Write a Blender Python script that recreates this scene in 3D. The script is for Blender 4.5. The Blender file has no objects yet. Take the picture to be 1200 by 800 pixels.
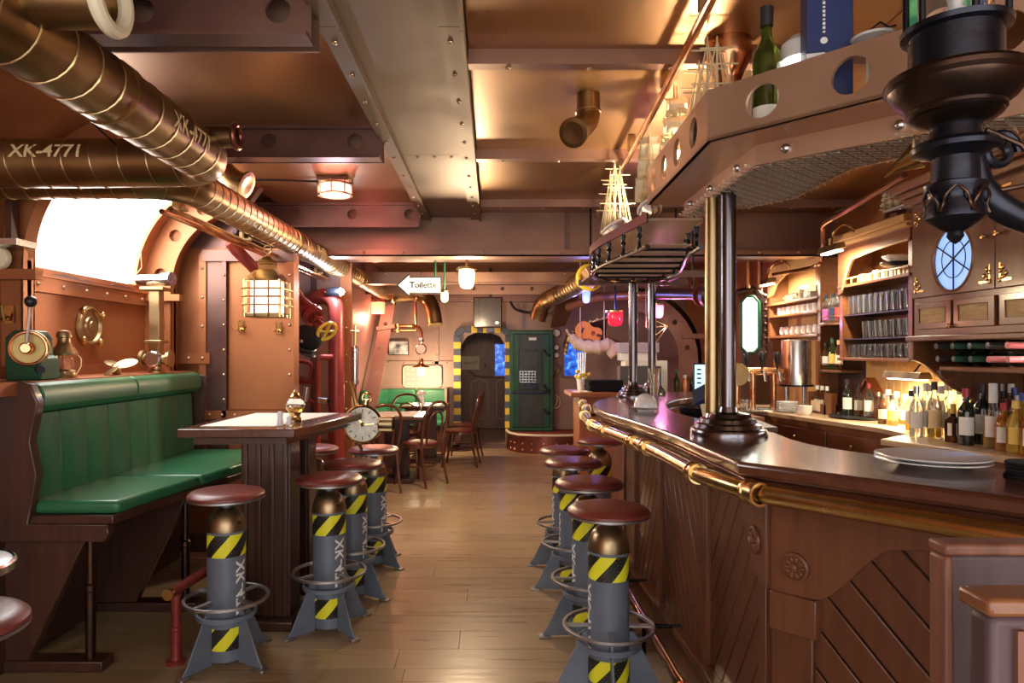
import bpy, math, random
from mathutils import Vector, Matrix
from mathutils.geometry import tessellate_polygon
random.seed(7)
PI = math.pi
SC = bpy.context.scene
COL = SC.collection

# ---------------------------------------------------------------- camera, world, exposure
HZ = 1.44                      # eye height
cam = bpy.data.cameras.new('camera')
cam.lens = 24.0; cam.sensor_width = 36.0
cam.shift_x = 22 / 1200; cam.shift_y = 13 / 1200
cam.clip_start = 0.05; cam.clip_end = 100
camo = bpy.data.objects.new('camera', cam)
camo.location = (0, 0, HZ); camo.rotation_euler = (PI / 2, 0, 0)
COL.objects.link(camo); SC.camera = camo

world = bpy.data.worlds.new('daylight'); SC.world = world
world.use_nodes = True
wb = world.node_tree.nodes['Background']
wb.inputs[0].default_value = (1.0, 0.965, 0.92, 1)
wb.inputs[1].default_value = 2.0

SC.view_settings.view_transform = 'Standard'
SC.view_settings.look = 'None'
SC.view_settings.exposure = 0.8
SC.view_settings.gamma = 1.0
SC.view_settings.use_curve_mapping = False

def lamp(kind, loc, energy, col=(1, .82, .6), size=.1, rot=None, spot=None, blend=.6, sy=None, name='lamp_light'):
    d = bpy.data.lights.new(name, kind); d.energy = energy; d.color = col
    if kind == 'AREA':
        d.size = size
        if sy: d.shape = 'RECTANGLE'; d.size_y = sy
    else: d.shadow_soft_size = size
    if kind == 'SPOT': d.spot_size = math.radians(spot or 90); d.spot_blend = blend
    o = bpy.data.objects.new(name, d); o.location = loc
    if rot: o.rotation_euler = [math.radians(a) for a in rot]
    COL.objects.link(o); return o

WARM = (1, .78, .52); WHITE = (1, .93, .82)

# ---------------------------------------------------------------- materials
def mat(name, col, rough=.5, metal=0., col2=None, scale=3., stretch=(1, 1, 1), contrast=.5, bump=0., bscale=60.,
        coat=0., trans=0., ior=1.45, emit=None, estr=0., alpha=1., kind='noise', sheen=0., rvar=0., detail=5., spec=None, worldco=False):
    m = bpy.data.materials.new(name); m.use_nodes = True
    nt = m.node_tree; b = nt.nodes['Principled BSDF']; I = b.inputs
    I['Base Color'].default_value = (*col, 1); I['Roughness'].default_value = rough; I['Metallic'].default_value = metal
    I['Coat Weight'].default_value = coat; I['Coat Roughness'].default_value = .12
    I['Transmission Weight'].default_value = trans; I['IOR'].default_value = ior; I['Alpha'].default_value = alpha
    if spec is not None: I['Specular IOR Level'].default_value = spec
    if emit: I['Emission Color'].default_value = (*emit, 1); I['Emission Strength'].default_value = estr
    def N(t): return nt.nodes.new(t)
    L = nt.links.new
    if col2 or bump or rvar:
        if worldco:
            g = N('ShaderNodeNewGeometry'); src = g.outputs['Position']
        else:
            tc = N('ShaderNodeTexCoord'); src = tc.outputs['Object']
        mp = N('ShaderNodeMapping'); mp.inputs['Scale'].default_value = stretch; L(src, mp.inputs['Vector'])
        no = N('ShaderNodeTexNoise'); no.inputs['Scale'].default_value = scale; no.inputs['Detail'].default_value = detail
        no.inputs['Distortion'].default_value = .6 if kind != 'noise' else .1
        L(mp.outputs[0], no.inputs['Vector'])
        if col2:
            r = N('ShaderNodeValToRGB'); r.color_ramp.elements[0].position = .5 - contrast * .4
            r.color_ramp.elements[1].position = .5 + contrast * .4
            r.color_ramp.elements[0].color = (*col2, 1); r.color_ramp.elements[1].color = (*col, 1)
            L(no.outputs['Fac'], r.inputs['Fac']); L(r.outputs[0], I['Base Color'])
        if rvar:
            mr = N('ShaderNodeMapRange'); mr.inputs['To Min'].default_value = rough - rvar; mr.inputs['To Max'].default_value = rough + rvar
            mr.inputs['From Min'].default_value = .3; mr.inputs['From Max'].default_value = .7
            L(no.outputs['Fac'], mr.inputs['Value']); L(mr.outputs[0], I['Roughness'])
        if bump:
            n2 = N('ShaderNodeTexNoise'); n2.inputs['Scale'].default_value = bscale; n2.inputs['Detail'].default_value = 4
            L(mp.outputs[0], n2.inputs['Vector'])
            bp = N('ShaderNodeBump'); bp.inputs['Strength'].default_value = bump; bp.inputs['Distance'].default_value = .01
            L(n2.outputs['Fac'], bp.inputs['Height']); L(bp.outputs[0], I['Normal'])
    return m

X = {}
def mk(name, *a, **k): X[name] = mat(name, *a, **k)
mk('copper_wall', (.47, .18, .062), .45, .4, col2=(.27, .09, .04), scale=2.2, contrast=.8, rvar=.08, worldco=True)
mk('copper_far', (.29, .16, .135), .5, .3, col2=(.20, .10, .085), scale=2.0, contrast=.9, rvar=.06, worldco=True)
mk('copper_ceiling', (.43, .23, .09), .36, .75, col2=(.21, .095, .045), scale=1.6, contrast=.8, rvar=.1, stretch=(1, .6, 1), worldco=True)
mk('ceiling_dark', (.25, .13, .065), .36, .75, col2=(.10, .045, .03), scale=1.4, contrast=.9, rvar=.1, worldco=True)
mk('ceiling_cover', (.23, .155, .10), .55, .35, col2=(.16, .10, .07), scale=2.0, contrast=.8, rvar=.08, worldco=True)
mk('beam', (.20, .115, .09), .38, .7, col2=(.13, .065, .06), scale=3., rvar=.1, worldco=True)
mk('beam_mauve', (.34, .195, .135), .4, .6, col2=(.22, .115, .085), scale=2., rvar=.1, worldco=True)
mk('fascia', (.54, .33, .215), .36, .45, col2=(.42, .23, .14), scale=3.5, contrast=.8, rvar=.08, worldco=True)
mk('rivet', (.62, .46, .3), .3, .9)
mk('duct', (.40, .265, .12), .36, .95, col2=(.17, .095, .045), scale=4., contrast=.9, rvar=.1, worldco=True)
mk('duct_red', (.34, .10, .065), .34, .8, col2=(.17, .06, .045), scale=4., contrast=.9, rvar=.08, worldco=True)
mk('seam', (.46, .33, .17), .34, .95)
mk('brass', (.72, .52, .24), .22, 1., col2=(.5, .33, .13), scale=12, contrast=.8, rvar=.06)
mk('brass_dull', (.50, .38, .2), .36, 1., col2=(.3, .2, .1), scale=10, contrast=.8, rvar=.08)
mk('copper_shine', (.70, .36, .19), .2, 1., col2=(.5, .22, .1), scale=8, rvar=.05)
mk('steel', (.62, .63, .66), .25, 1., rvar=.05, scale=9)
mk('steel_dark', (.16, .15, .17), .2, 1., rvar=.06, scale=9)
mk('grey_paint', (.17, .205, .265), .42, .15, col2=(.12, .14, .19), scale=9, contrast=.7, bump=.08)
mk('ring_metal', (.48, .47, .47), .36, .9, col2=(.28, .27, .28), scale=14)
mk('dome', (.42, .30, .17), .34, .95, col2=(.24, .17, .1), scale=14, contrast=.9, rvar=.1)
mk('tape_yellow', (.80, .77, .03), .4)
mk('tape_black', (.018, .017, .016), .35)
mk('stencil', (.82, .82, .78), .5)
mk('stencil_gold', (.85, .66, .36), .45)
mk('leather_red', (.21, .042, .03), .36, col2=(.14, .026, .02), scale=5, bump=.1, bscale=140)
mk('leather_green', (.036, .185, .082), .34, col2=(.017, .108, .05), scale=3.5, contrast=.9, bump=.1, bscale=140)
mk('wood_dark', (.085, .032, .020), .36, col2=(.035, .013, .009), scale=4, stretch=(9, 9, .7), contrast=.9, coat=.3)
mk('wood_top', (.13, .042, .022), .26, col2=(.062, .02, .012), scale=5, stretch=(8, .7, 8), contrast=.9, coat=.7)
mk('wood_bar', (.165, .056, .024), .36, col2=(.075, .024, .011), scale=5, stretch=(7, 7, .7), contrast=.9, coat=.15)
mk('wood_bar2', (.205, .074, .034), .36, col2=(.11, .036, .016), scale=5, stretch=(7, 7, .7), contrast=.9, coat=.15)
mk('wood_shelf', (.28, .108, .04), .36, col2=(.165, .056, .022), scale=5, stretch=(6, .7, 6), contrast=.9, coat=.3)
mk('wood_cab', (.20, .072, .026), .38, col2=(.115, .038, .015), scale=5, stretch=(7, 7, .8), contrast=.9, coat=.2)
mk('wood_light', (.66, .42, .17), .4, col2=(.5, .29, .11), scale=5, stretch=(8, 8, .7), contrast=.9)
mk('wood_orange', (.46, .165, .06), .36, col2=(.33, .10, .04), scale=5, stretch=(7, 7, .7), coat=.3)
mk('worktop', (.60, .44, .28), .28, col2=(.5, .34, .2), scale=6, stretch=(7, 1, 7), coat=.3)
mk('chair_wood', (.12, .042, .018), .3, col2=(.06, .02, .01), scale=6, coat=.5)
mk('iron', (.036, .038, .052), .3, .8, col2=(.018, .018, .026), scale=10, bump=.12, bscale=35, rvar=.06)
mk('iron_bronze', (.12, .062, .038), .32, .9, col2=(.03, .022, .022), scale=7, contrast=.6, bump=.1, bscale=35)
mk('pipe_red', (.30, .045, .035), .34, .2, col2=(.2, .03, .026), scale=6, rvar=.06)
mk('green_paint', (.016, .092, .04), .42, .2, col2=(.009, .05, .022), scale=6)
mk('door_dark', (.045, .05, .042), .42, .4, col2=(.026, .03, .026), scale=8)
mk('white_china', (.80, .79, .80), .18, coat=.4)
mk('white_paint', (.80, .78, .74), .5)
mk('cream', (.78, .68, .48), .6)
mk('paper', (.78, .74, .66), .7)
mk('paper_gold', (.80, .55, .12), .5)
mk('black_plastic', (.016, .016, .018), .35)
mk('black_felt', (.02, .02, .022), .9, spec=.1)
mk('yellow_paint', (.78, .60, .05), .38)
mk('stripe_blue', (.085, .10, .15), .5)
mk('stripe_yellow', (.78, .58, .07), .5)
mk('glass', (.97, .99, .99), .02, trans=.975, ior=1.38)
mk('glass_green', (.12, .17, .03), .03, trans=.85, ior=1.45)
mk('glass_dark', (.012, .018, .012), .06, spec=.7)
mk('glass_brown', (.10, .035, .012), .05, trans=.5)
mk('amber', (.75, .30, .04), .05, trans=.75, ior=1.35)
mk('gold_liquid', (.90, .62, .10), .05, trans=.75, ior=1.35)
mk('clear_liquid', (.86, .9, .9), .03, trans=.9, ior=1.35)
mk('cap_red', (.42, .05, .06), .35, .2)
mk('cap_pink', (.72, .22, .24), .4)
mk('cap_blue', (.06, .09, .34), .35)
mk('cap_white', (.8, .8, .78), .4)
mk('cap_dark', (.03, .032, .035), .35)
mk('cap_green', (.03, .10, .07), .35)
mk('navy', (.018, .032, .12), .45)
mk('green_box', (.02, .22, .10), .4, col2=(.16, .5, .2), scale=22, contrast=.3)
mk('rope', (.62, .5, .3), .8)
mk('canvas_cloth', (.66, .56, .36), .8, col2=(.5, .4, .22), scale=9, bump=.3, bscale=30)
mk('carpet_red', (.30, .06, .04), .9, col2=(.22, .04, .03), scale=30)
mk('guitar_wood', (.70, .25, .06), .3, coat=.5)
mk('rim_burgundy', (.20, .055, .055), .34, .4)
mk('frost', (.93, .95, .95), .5, emit=(1, .98, .95), estr=7.0)
mk('lit_white', (.9, .9, .9), .5, emit=(1, .96, .88), estr=9.)
mk('lit_soft', (.9, .9, .9), .5, emit=(1, .96, .9), estr=2.2)
mk('lantern_glass', (.9, .9, .9), .3, emit=(1, .95, .86), estr=.75)
mk('frost_shelf', (.95, .9, .74), .4, trans=.85, ior=1.1)
mk('lit_mirror', (.9, .95, .92), .3, emit=(.92, 1, .96), estr=1.5)
mk('lit_warm', (1, .8, .55), .5, emit=(1, .66, .34), estr=5.)
mk('lit_red', (.9, .2, .15), .4, emit=(1, .2, .08), estr=2.0)
mk('lit_pink', (.9, .5, .5), .4, emit=(1, .50, .45), estr=2.0)
mk('lit_blue', (.2, .25, 1), .4, emit=(.05, .07, 1), estr=5.)
mk('lit_magenta', (1, .3, .7), .4, emit=(1, .14, .5), estr=2.4)
mk('lit_green', (.8, .95, .5), .4, emit=(.8, 1, .45), estr=3.)
mk('red_glass', (.6, .02, .04), .2, emit=(.8, .02, .05), estr=.5)
mk('blue_glass', (.12, .25, .62), .25, emit=(.22, .42, 1), estr=1.1)
mk('blue_pale', (.3, .5, .8), .25, emit=(.30, .52, 1), estr=.55)
mk('cane', (.62, .46, .22), .6, col2=(.35, .22, .08), scale=60, stretch=(.3, .3, 3), contrast=.5)
mk('screen_blue', (.5, .7, .85), .3, emit=(.5, .75, .95), estr=.7)
mk('hex_blue', (.035, .06, .13), .4, col2=(.02, .03, .075), scale=6)
mk('copper_coil', (.55, .24, .12), .3, .9)
mk('flower', (.8, .6, .1), .6)
mk('lilac_glass', (.55, .46, .62), .15, alpha=.75)
mk('floor_base', (.05, .03, .02), .7)
# floor planks
def plank_mat(name, a, b):
    m = mat(name, a, .33, col2=b, scale=3.0, stretch=(.7, 9, 1), contrast=.9, bump=.05, bscale=9, rvar=.08, coat=.15, worldco=True)
    nt = m.node_tree; b_ = nt.nodes['Principled BSDF']
    ramp = [n for n in nt.nodes if n.type == 'VALTORGB'][0]
    oi = nt.nodes.new('ShaderNodeObjectInfo'); hs = nt.nodes.new('ShaderNodeHueSaturation')
    mr = nt.nodes.new('ShaderNodeMapRange'); mr.inputs['To Min'].default_value = .86; mr.inputs['To Max'].default_value = 1.12
    nt.links.new(oi.outputs['Random'], mr.inputs['Value']); nt.links.new(mr.outputs[0], hs.inputs['Value'])
    nt.links.new(ramp.outputs[0], hs.inputs['Color']); nt.links.new(hs.outputs[0], b_.inputs['Base Color'])
    X[name] = m
plank_mat('plank', (.40, .29, .165), (.315, .22, .122))

# ---------------------------------------------------------------- mesh helpers
OFF = {}; KIDS = {}
class MB:
    def __init__(s, M=None): s.v = []; s.f = []; s.s = []; s.M = M
    def add(s, vs, fs, smooth=False):
        o = len(s.v)
        if s.M is not None: vs = [s.M @ Vector(p) for p in vs]
        s.v += [tuple(p) for p in vs]; s.f += [tuple(i + o for i in f) for f in fs]; s.s += [smooth] * len(fs)
        return s
    def b(s, x0, x1, y0, y1, z0, z1):
        return s.add([(x0, y0, z0), (x1, y0, z0), (x1, y1, z0), (x0, y1, z0), (x0, y0, z1), (x1, y0, z1), (x1, y1, z1), (x0, y1, z1)],
                     [(3, 2, 1, 0), (4, 5, 6, 7), (0, 1, 5, 4), (1, 2, 6, 5), (2, 3, 7, 6), (3, 0, 4, 7)])
    def box(s, c, size, R=None):
        hx, hy, hz = [a / 2 for a in size]; c = Vector(c)
        vs = [Vector((a, b, d)) for d in (-hz, hz) for a, b in ((-hx, -hy), (hx, -hy), (hx, hy), (-hx, hy))]
        if R is not None: vs = [R @ p for p in vs]
        return s.add([p + c for p in vs], [(3, 2, 1, 0), (4, 5, 6, 7), (0, 1, 5, 4), (1, 2, 6, 5), (2, 3, 7, 6), (3, 0, 4, 7)])
    def ext(s, pts, vec, smooth=False):
        n = len(pts); vec = Vector(vec); a = [Vector(p) for p in pts]
        nrm = Vector((0, 0, 0))
        for i in range(n): nrm += a[i].cross(a[(i + 1) % n])
        if nrm.dot(vec) < 0: a.reverse()
        s.add(a + [p + vec for p in a], [])
        o = len(s.v) - 2 * n
        s.f += [tuple(o + i for i in reversed(range(n))), tuple(o + n + i for i in range(n))]; s.s += [False, False]
        for i in range(n):
            j = (i + 1) % n
            s.f.append((o + i, o + j, o + n + j, o + n + i)); s.s.append(smooth)
        return s
    def prism(s, poly, z0, z1): return s.ext([(x, y, z0) for x, y in poly], (0, 0, z1 - z0))
    def tube(s, pts, r, n=10, closed=False, caps=True):
        pts = [Vector(p) for p in pts]; m = len(pts)
        rs = r if isinstance(r, (list, tuple)) else [r] * m
        rings = []; up = None
        for i in range(m):
            if closed: t = pts[(i + 1) % m] - pts[i - 1]
            else: t = pts[min(i + 1, m - 1)] - pts[max(i - 1, 0)]
            if t.length < 1e-9: t = Vector((0, 0, 1))
            t.normalize()
            if up is None:
                up = t.orthogonal().normalized()
                if abs(t.z) < .9: up = (Vector((0, 0, 1)) - t * t.z).normalized()
            else:
                up = up - t * up.dot(t)
                up = up.normalized() if up.length > 1e-6 else t.orthogonal().normalized()
            w = t.cross(up)
            rings.append([pts[i] + (up * math.cos(2 * PI * k / n) + w * math.sin(2 * PI * k / n)) * rs[i] for k in range(n)])
        vs = [p for R in rings for p in R]; fs = []
        for i in range(m if closed else m - 1):
            j = (i + 1) % m
            for k in range(n):
                l = (k + 1) % n; fs.append((i * n + k, i * n + l, j * n + l, j * n + k))
        s.add(vs, fs, True)
        if caps and not closed:
            o = len(s.v) - len(vs)
            s.f += [tuple(o + k for k in reversed(range(n))), tuple(o + (m - 1) * n + k for k in range(n))]; s.s += [False, False]
        return s
    def lathe(s, prof, o=(0, 0, 0), R=None, n=20, a0=0., a1=2 * PI, flat=False):
        o = Vector(o); full = abs(a1 - a0 - 2 * PI) < 1e-6; k = n if full else n + 1
        vs = []
        for r, z in prof:
            for i in range(k):
                a = a0 + (a1 - a0) * i / n
                p = Vector((r * math.cos(a), r * math.sin(a), z))
                vs.append((R @ p if R is not None else p) + o)
        fs = []
        for j in range(len(prof) - 1):
            for i in range(n):
                l = (i + 1) % k
                fs.append((j * k + i, j * k + l, (j + 1) * k + l, (j + 1) * k + i))
        return s.add(vs, fs, not flat)
    def cyl(s, a, b, r, n=16): return s.tube([a, b], r, n)
    def ball(s, c, r, n=12, sc=(1, 1, 1), R=None):
        c = Vector(c); m = max(6, n // 2 + 2)
        vs = []; fs = []
        for j in range(m + 1):
            th = PI * j / m
            for i in range(n):
                p = Vector((r * sc[0] * math.sin(th) * math.cos(2 * PI * i / n), r * sc[1] * math.sin(th) * math.sin(2 * PI * i / n), r * sc[2] * math.cos(th)))
                vs.append((R @ p if R is not None else p) + c)
        for j in range(m):
            for i in range(n):
                l = (i + 1) % n; fs.append((j * n + i, (j + 1) * n + i, (j + 1) * n + l, j * n + l))
        return s.add(vs, fs, True)
    def torus(s, c, Rm, r, R=None, n=28, m=8, a0=0, a1=2 * PI):
        c = Vector(c); full = abs(a1 - a0 - 2 * PI) < 1e-6
        pts = []
        for i in range(n if full else n + 1):
            a = a0 + (a1 - a0) * i / n
            p = Vector((Rm * math.cos(a), Rm * math.sin(a), 0)); pts.append((R @ p if R is not None else p) + c)
        return s.tube(pts, r, m, closed=full)
    def band(s, c, r0, r1, h, n=32, R=None):  # flat ring of rectangular section
        return s.lathe([(r0, -h / 2), (r1, -h / 2), (r1, h / 2), (r0, h / 2), (r0, -h / 2)], c, R, n, flat=True)
    def holed(s, outer, holes, fr, th):  # plate with holes; outer/holes in 2-D, fr(u,v,w)->3-D
        loops = [outer] + holes; flat = [p for l in loops for p in l]
        tri = tessellate_polygon([[Vector((p[0], p[1], 0)) for p in l] for l in loops])
        n = len(flat)
        vs = [fr(p[0], p[1], 0) for p in flat] + [fr(p[0], p[1], th) for p in flat]
        fs = []
        for t in tri:
            a, b, c = t
            A, B, C = flat[a], flat[b], flat[c]
            if (B[0] - A[0]) * (C[1] - A[1]) - (B[1] - A[1]) * (C[0] - A[0]) < 0: a, c = c, a
            fs.append((c, b, a)); fs.append((a + n, b + n, c + n))
        o = 0
        for l in loops:
            k = len(l)
            for i in range(k):
                j = (i + 1) % k; fs.append((o + i, o + j, o + j + n, o + i + n))
            o += k
        return s.add(vs, fs)
    def build(s, name, m, parent=None, bevel=0., seg=2):
        me = bpy.data.meshes.new(name)
        vs = s.v
        off = Vector((0, 0, 0))
        if parent is not None: off = OFF.get(parent.name, Vector((0, 0, 0)))
        else:
            xs, ys, zs = zip(*vs)
            off = Vector(((min(xs) + max(xs)) / 2, (min(ys) + max(ys)) / 2, min(zs)))
        me.from_pydata([(a - off.x, b - off.y, c - off.z) for a, b, c in vs], [], s.f)
        me.polygons.foreach_set('use_smooth', s.s)
        me.validate(); me.update()
        me.set_sharp_from_angle(angle=.62)
        me.materials.append(X[m] if isinstance(m, str) else m)
        o = bpy.data.objects.new(name, me); COL.objects.link(o)
        if parent is not None: o.parent = parent; KIDS.setdefault(parent.name, []).append(o)
        else: o.location = off
        OFF[o.name] = off
        if bevel:
            bv = o.modifiers.new('bevel', 'BEVEL'); bv.width = bevel; bv.segments = seg; bv.limit_method = 'ANGLE'; bv.angle_limit = .7
        return o

def tag(o, label=None, cat=None, group=None, kind=None):
    if label: o['label'] = label
    if cat: o['category'] = cat
    if group: o['group'] = group
    if kind: o['kind'] = kind
    return o
def thing(name, loc, label, cat, group=None):
    o = bpy.data.objects.new(name, None); o.location = loc; COL.objects.link(o)
    o.empty_display_size = .05
    OFF[o.name] = Vector(loc)
    return tag(o, label, cat, group)
def stuff(o): o['kind'] = 'stuff'; return o
def struct(o): o['kind'] = 'structure'; return o
def copy_tree(o, parent=None):
    c = o.copy(); COL.objects.link(c)
    if parent is not None: c.parent = parent; KIDS.setdefault(parent.name, []).append(c)
    for ch in list(KIDS.get(o.name, [])): copy_tree(ch, c)
    return c
def place(root, loc, rz=0., sc=None):
    root.location = loc; root.rotation_euler = (0, 0, rz)
    if sc: root.scale = (sc, sc, sc)
    return root
def at(px, py, d): return Vector(((px - 578) * d / 800, d, HZ - (py - 413) * d / 800))   # a photo pixel at depth d
def circ(cx, cy, r, n=20, sy=1.): return [(cx + r * math.cos(2 * PI * i / n), cy + r * sy * math.sin(2 * PI * i / n)) for i in range(n)]
def RX(a): return Matrix.Rotation(a, 3, 'X')
def RY(a): return Matrix.Rotation(a, 3, 'Y')
def RZ(a): return Matrix.Rotation(a, 3, 'Z')
def toward(d):  # rotation taking +Z to direction d
    return Vector(d).normalized().to_track_quat('Z', 'Y').to_matrix()
def spline(P, n=8, closed=False):
    P = [Vector(p) for p in P]; out = []; m = len(P)
    for i in range(m if closed else m - 1):
        p0 = P[(i - 1) % m] if closed or i > 0 else P[i]; p1 = P[i]; p2 = P[(i + 1) % m]
        p3 = P[(i + 2) % m] if closed or i + 2 < m else p2
        for k in range(n):
            t = k / n
            out.append(.5 * ((2 * p1) + (p2 - p0) * t + (2 * p0 - 5 * p1 + 4 * p2 - p3) * t * t + (3 * p1 - p0 - 3 * p2 + p3) * t ** 3))
    if not closed: out.append(P[-1])
    return out
_txt = {}
def text_mesh(body, size, bold=False):
    """triangulated flat lettering, centred on the origin: verts (x, y), faces"""
    key = (body, size, bold)
    if key in _txt: return _txt[key]
    cu = bpy.data.curves.new('lettering', 'FONT'); cu.body = body; cu.size = size; cu.align_x = 'CENTER'; cu.align_y = 'CENTER'
    cu.resolution_u = 3
    if bold: cu.offset = size * .022
    o = bpy.data.objects.new('lettering', cu); COL.objects.link(o)
    dg = bpy.context.evaluated_depsgraph_get(); dg.update()
    me = bpy.data.meshes.new_from_object(o.evaluated_get(dg))
    import bmesh
    bm = bmesh.new(); bm.from_mesh(me); bmesh.ops.triangulate(bm, faces=bm.faces)
    bmesh.ops.subdivide_edges(bm, edges=[e for e in bm.edges if e.calc_length() > size * .3], cuts=2)
    bmesh.ops.triangulate(bm, faces=bm.faces)
    V = [(v.co.x, v.co.y) for v in bm.verts]; bm.verts.index_update()
    F = [tuple(v.index for v in f.verts) for f in bm.faces]; bm.free()
    bpy.data.objects.remove(o); bpy.data.curves.remove(cu); bpy.data.meshes.remove(me)
    _txt[key] = (V, F); return V, F
def text_on(fr, body, size, m, parent, name='lettering', bold=False):
    V, F = text_mesh(body, size, bold)
    return MB().add([fr(x, y) for x, y in V], F).build(name, m, parent)
# ================================================================ THE SETTING
CZ = 2.65                                    # ceiling height
def rivets(parent, pts, r=.009, d=(0, -1, 0), name='rivet_row', m='rivet'):
    b = MB(); R = toward(d)
    for p in pts: b.lathe([(r, 0), (r * .85, r * .45), (r * .45, r * .75), (0.0005, r * .85)], p, R, 8)
    return stuff(b.build(name, m, parent))
def line(a, b, n): a = Vector(a); b = Vector(b); return [a.lerp(b, i / (n - 1)) for i in range(n)]

# floor of cross-laid planks
floor = struct(MB().b(-2.6, 3.1, -1.6, 13.0, -.12, -.022).build('floor', 'floor_base'))
PW = .21; y = 5.0 - 20 * PW; row = 0; rnd = random.Random(3)
while y < 10.38:
    y1 = min(y + PW, 10.4)
    x = -2.45; cuts = [x]; x += rnd.uniform(.5, 2.3)
    while x < 2.6: cuts.append(x); x += rnd.choice((1.9, 2.2, 2.5))
    cuts.append(2.95)
    for a, b in zip(cuts, cuts[1:]):
        MB().b(a + .0012, b - .0012, y + .0012, y1 - .0012, -.022, rnd.uniform(-.0006, .0)).build('plank', 'plank', floor)
    y = y1
tr = struct(MB().b(-.62, .30, 10.4, 12.6, -.022, .05).build('trim_1', 'plank'))
g = MB()
for i in range(22): g.b(-.48 + i * .03, -.465 + i * .03, 10.30, 10.40, 0, .05)
stuff(g.build('grating_bars', 'beam', tr)); MB().b(-.5, .2, 10.28, 10.30, 0, .05).build('nosing', 'beam', tr)

# ceiling: sheet panels between beams
ceil = struct(MB().b(-2.6, 3.1, -1.6, 10.5, CZ + .02, CZ + .1).build('ceiling', 'beam'))
for ys, m in (((-1.6, 0.9, 2.25, 3.65, 5.53, 5.9), 'copper_ceiling'),):
    for a, b in zip(ys, ys[1:]):
        MB().b(-1.75, -.6, a + .004, b - .004, CZ, CZ + .02).build('ceiling_panel', m, ceil)
for a, b in zip((-1.6, 1.38, 2.73, 4.07, 5.4), (1.38, 2.73, 4.07, 5.4, 5.9)):
    for xa, xb in ((-.10, 1.45), (1.45, 2.95)):
        MB().b(xa + .003, xb - .003, a + .003, b - .003, CZ, CZ + .02).build('ceiling_panel', 'copper_ceiling', ceil)
MB().b(-2.6, 2.95, 5.9, 10.45, CZ, CZ + .02).build('ceiling_panel', 'copper_ceiling', ceil)
for a, b in ((-1.6, 1.5), (1.5, 4.02), (4.02, 5.88)):
    MB().b(-.56, -.15, a + .002, b - .002, 2.605, 2.625).build('cover_plate', 'ceiling_cover', ceil)
for x0, x1 in ((-.615, -.535), (-.195, -.105)):
    for a, b in ((-1.6, 2.4), (2.4, 4.3), (4.3, 5.9)):
        st = MB().b(x0, x1, a + .002, b - .002, 2.585, CZ).b(x1 - .012, x1, a + .002, b - .002, 2.57, 2.585).build('cover_strip', 'ceiling_cover', ceil)
        rivets(st, [((x0 + x1) / 2 - .008, a + .12 + .3 * i, 2.585) for i in range(int((b - a) / .3))], .011, (0, 0, -1))
rivets(ceil, [(-.35, 4.06, 2.605), (-.25, 4.06, 2.605), (-.45, 4.06, 2.605)], .01, (0, 0, -1))
# deep left beams with round holes
for yb, z0, hs in ((2.25, 2.475, (-1.16, -.71, -1.6)), (3.65, 2.48, (-1.20, -.74, -1.62)), (5.53, 2.46, (-1.60, -1.14, -.68))):
    fr = lambda u, v, w, yb=yb: (u, yb + w, v)
    bm = MB().holed([(-2.0, z0), (-.6, z0), (-.6, CZ), (-2.0, CZ)], [circ(h, (z0 + CZ) / 2 + .005, .042) for h in hs], fr, .012)
    bm.b(-2.0, -.6, yb - .06, yb + .03, z0 - .014, z0).b(-2.0, -.6, yb - .03, yb, CZ - .02, CZ)
    q = bm.build('beam', 'beam', ceil)
    MB().b(-2.0, -.6, yb + .10, yb + .11, z0, CZ).build('backing_plate', 'beam_mauve', q)
for yb in (1.38, 2.73, 4.07, 5.4):
    q = MB().b(-.10, 2.95, yb - .01, yb + .01, 2.60, CZ).b(-.10, 2.95, yb - .01, yb + .05, 2.59, 2.60).build('cross_strip', 'beam_mauve', ceil)
    rivets(q, [(.06 + .33 * i, yb + .032, 2.59) for i in range(9)], .011, (0, 0, -1))
# transom across the room
q = MB().b(-2.6, 2.95, 5.9, 5.98, 2.255, CZ).build('transom', 'beam_mauve', ceil)
MB().b(-2.6, 2.95, 5.70, 5.9, 2.245, 2.257).b(-2.6, 2.95, 5.70, 5.712, 2.245, 2.30).build('transom_flange', 'beam_mauve', q)
MB().b(.62, .66, 5.87, 5.9, 2.26, CZ).b(1.95, 1.99, 5.87, 5.9, 2.26, CZ).build('stiffener', 'beam', q)
rivets(q, [(-2.4 + .33 * i, 5.699, 2.275) for i in range(16)], .012)
MB().b(-2.6, 2.95, 6.3, 6.5, 2.30, 2.36).build('beam', 'beam', ceil)
q = MB().b(-1.9, 1.0, 7.60, 7.66, 2.205, 2.335).b(-1.9, 1.0, 7.5, 7.66, 2.195, 2.205).build('beam', 'beam_mauve', ceil)
rivets(q, [(-1.6 + .4 * i, 7.598, 2.32) for i in range(7)], .012)
fr = lambda u, v, w: (u, 8.8 + w, v)
q = MB().holed([(-1.9, 2.19), (1.0, 2.19), (1.0, 2.33), (-1.9, 2.33)], [circ(h, 2.265, .026, 14) for h in (-.62, -.25, .12, .5)], fr, .02).build('beam', 'beam_mauve', ceil)
MB().b(-1.9, 1.0, 9.9, 10.0, 2.18, 2.30).build('beam', 'beam', ceil)

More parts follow.
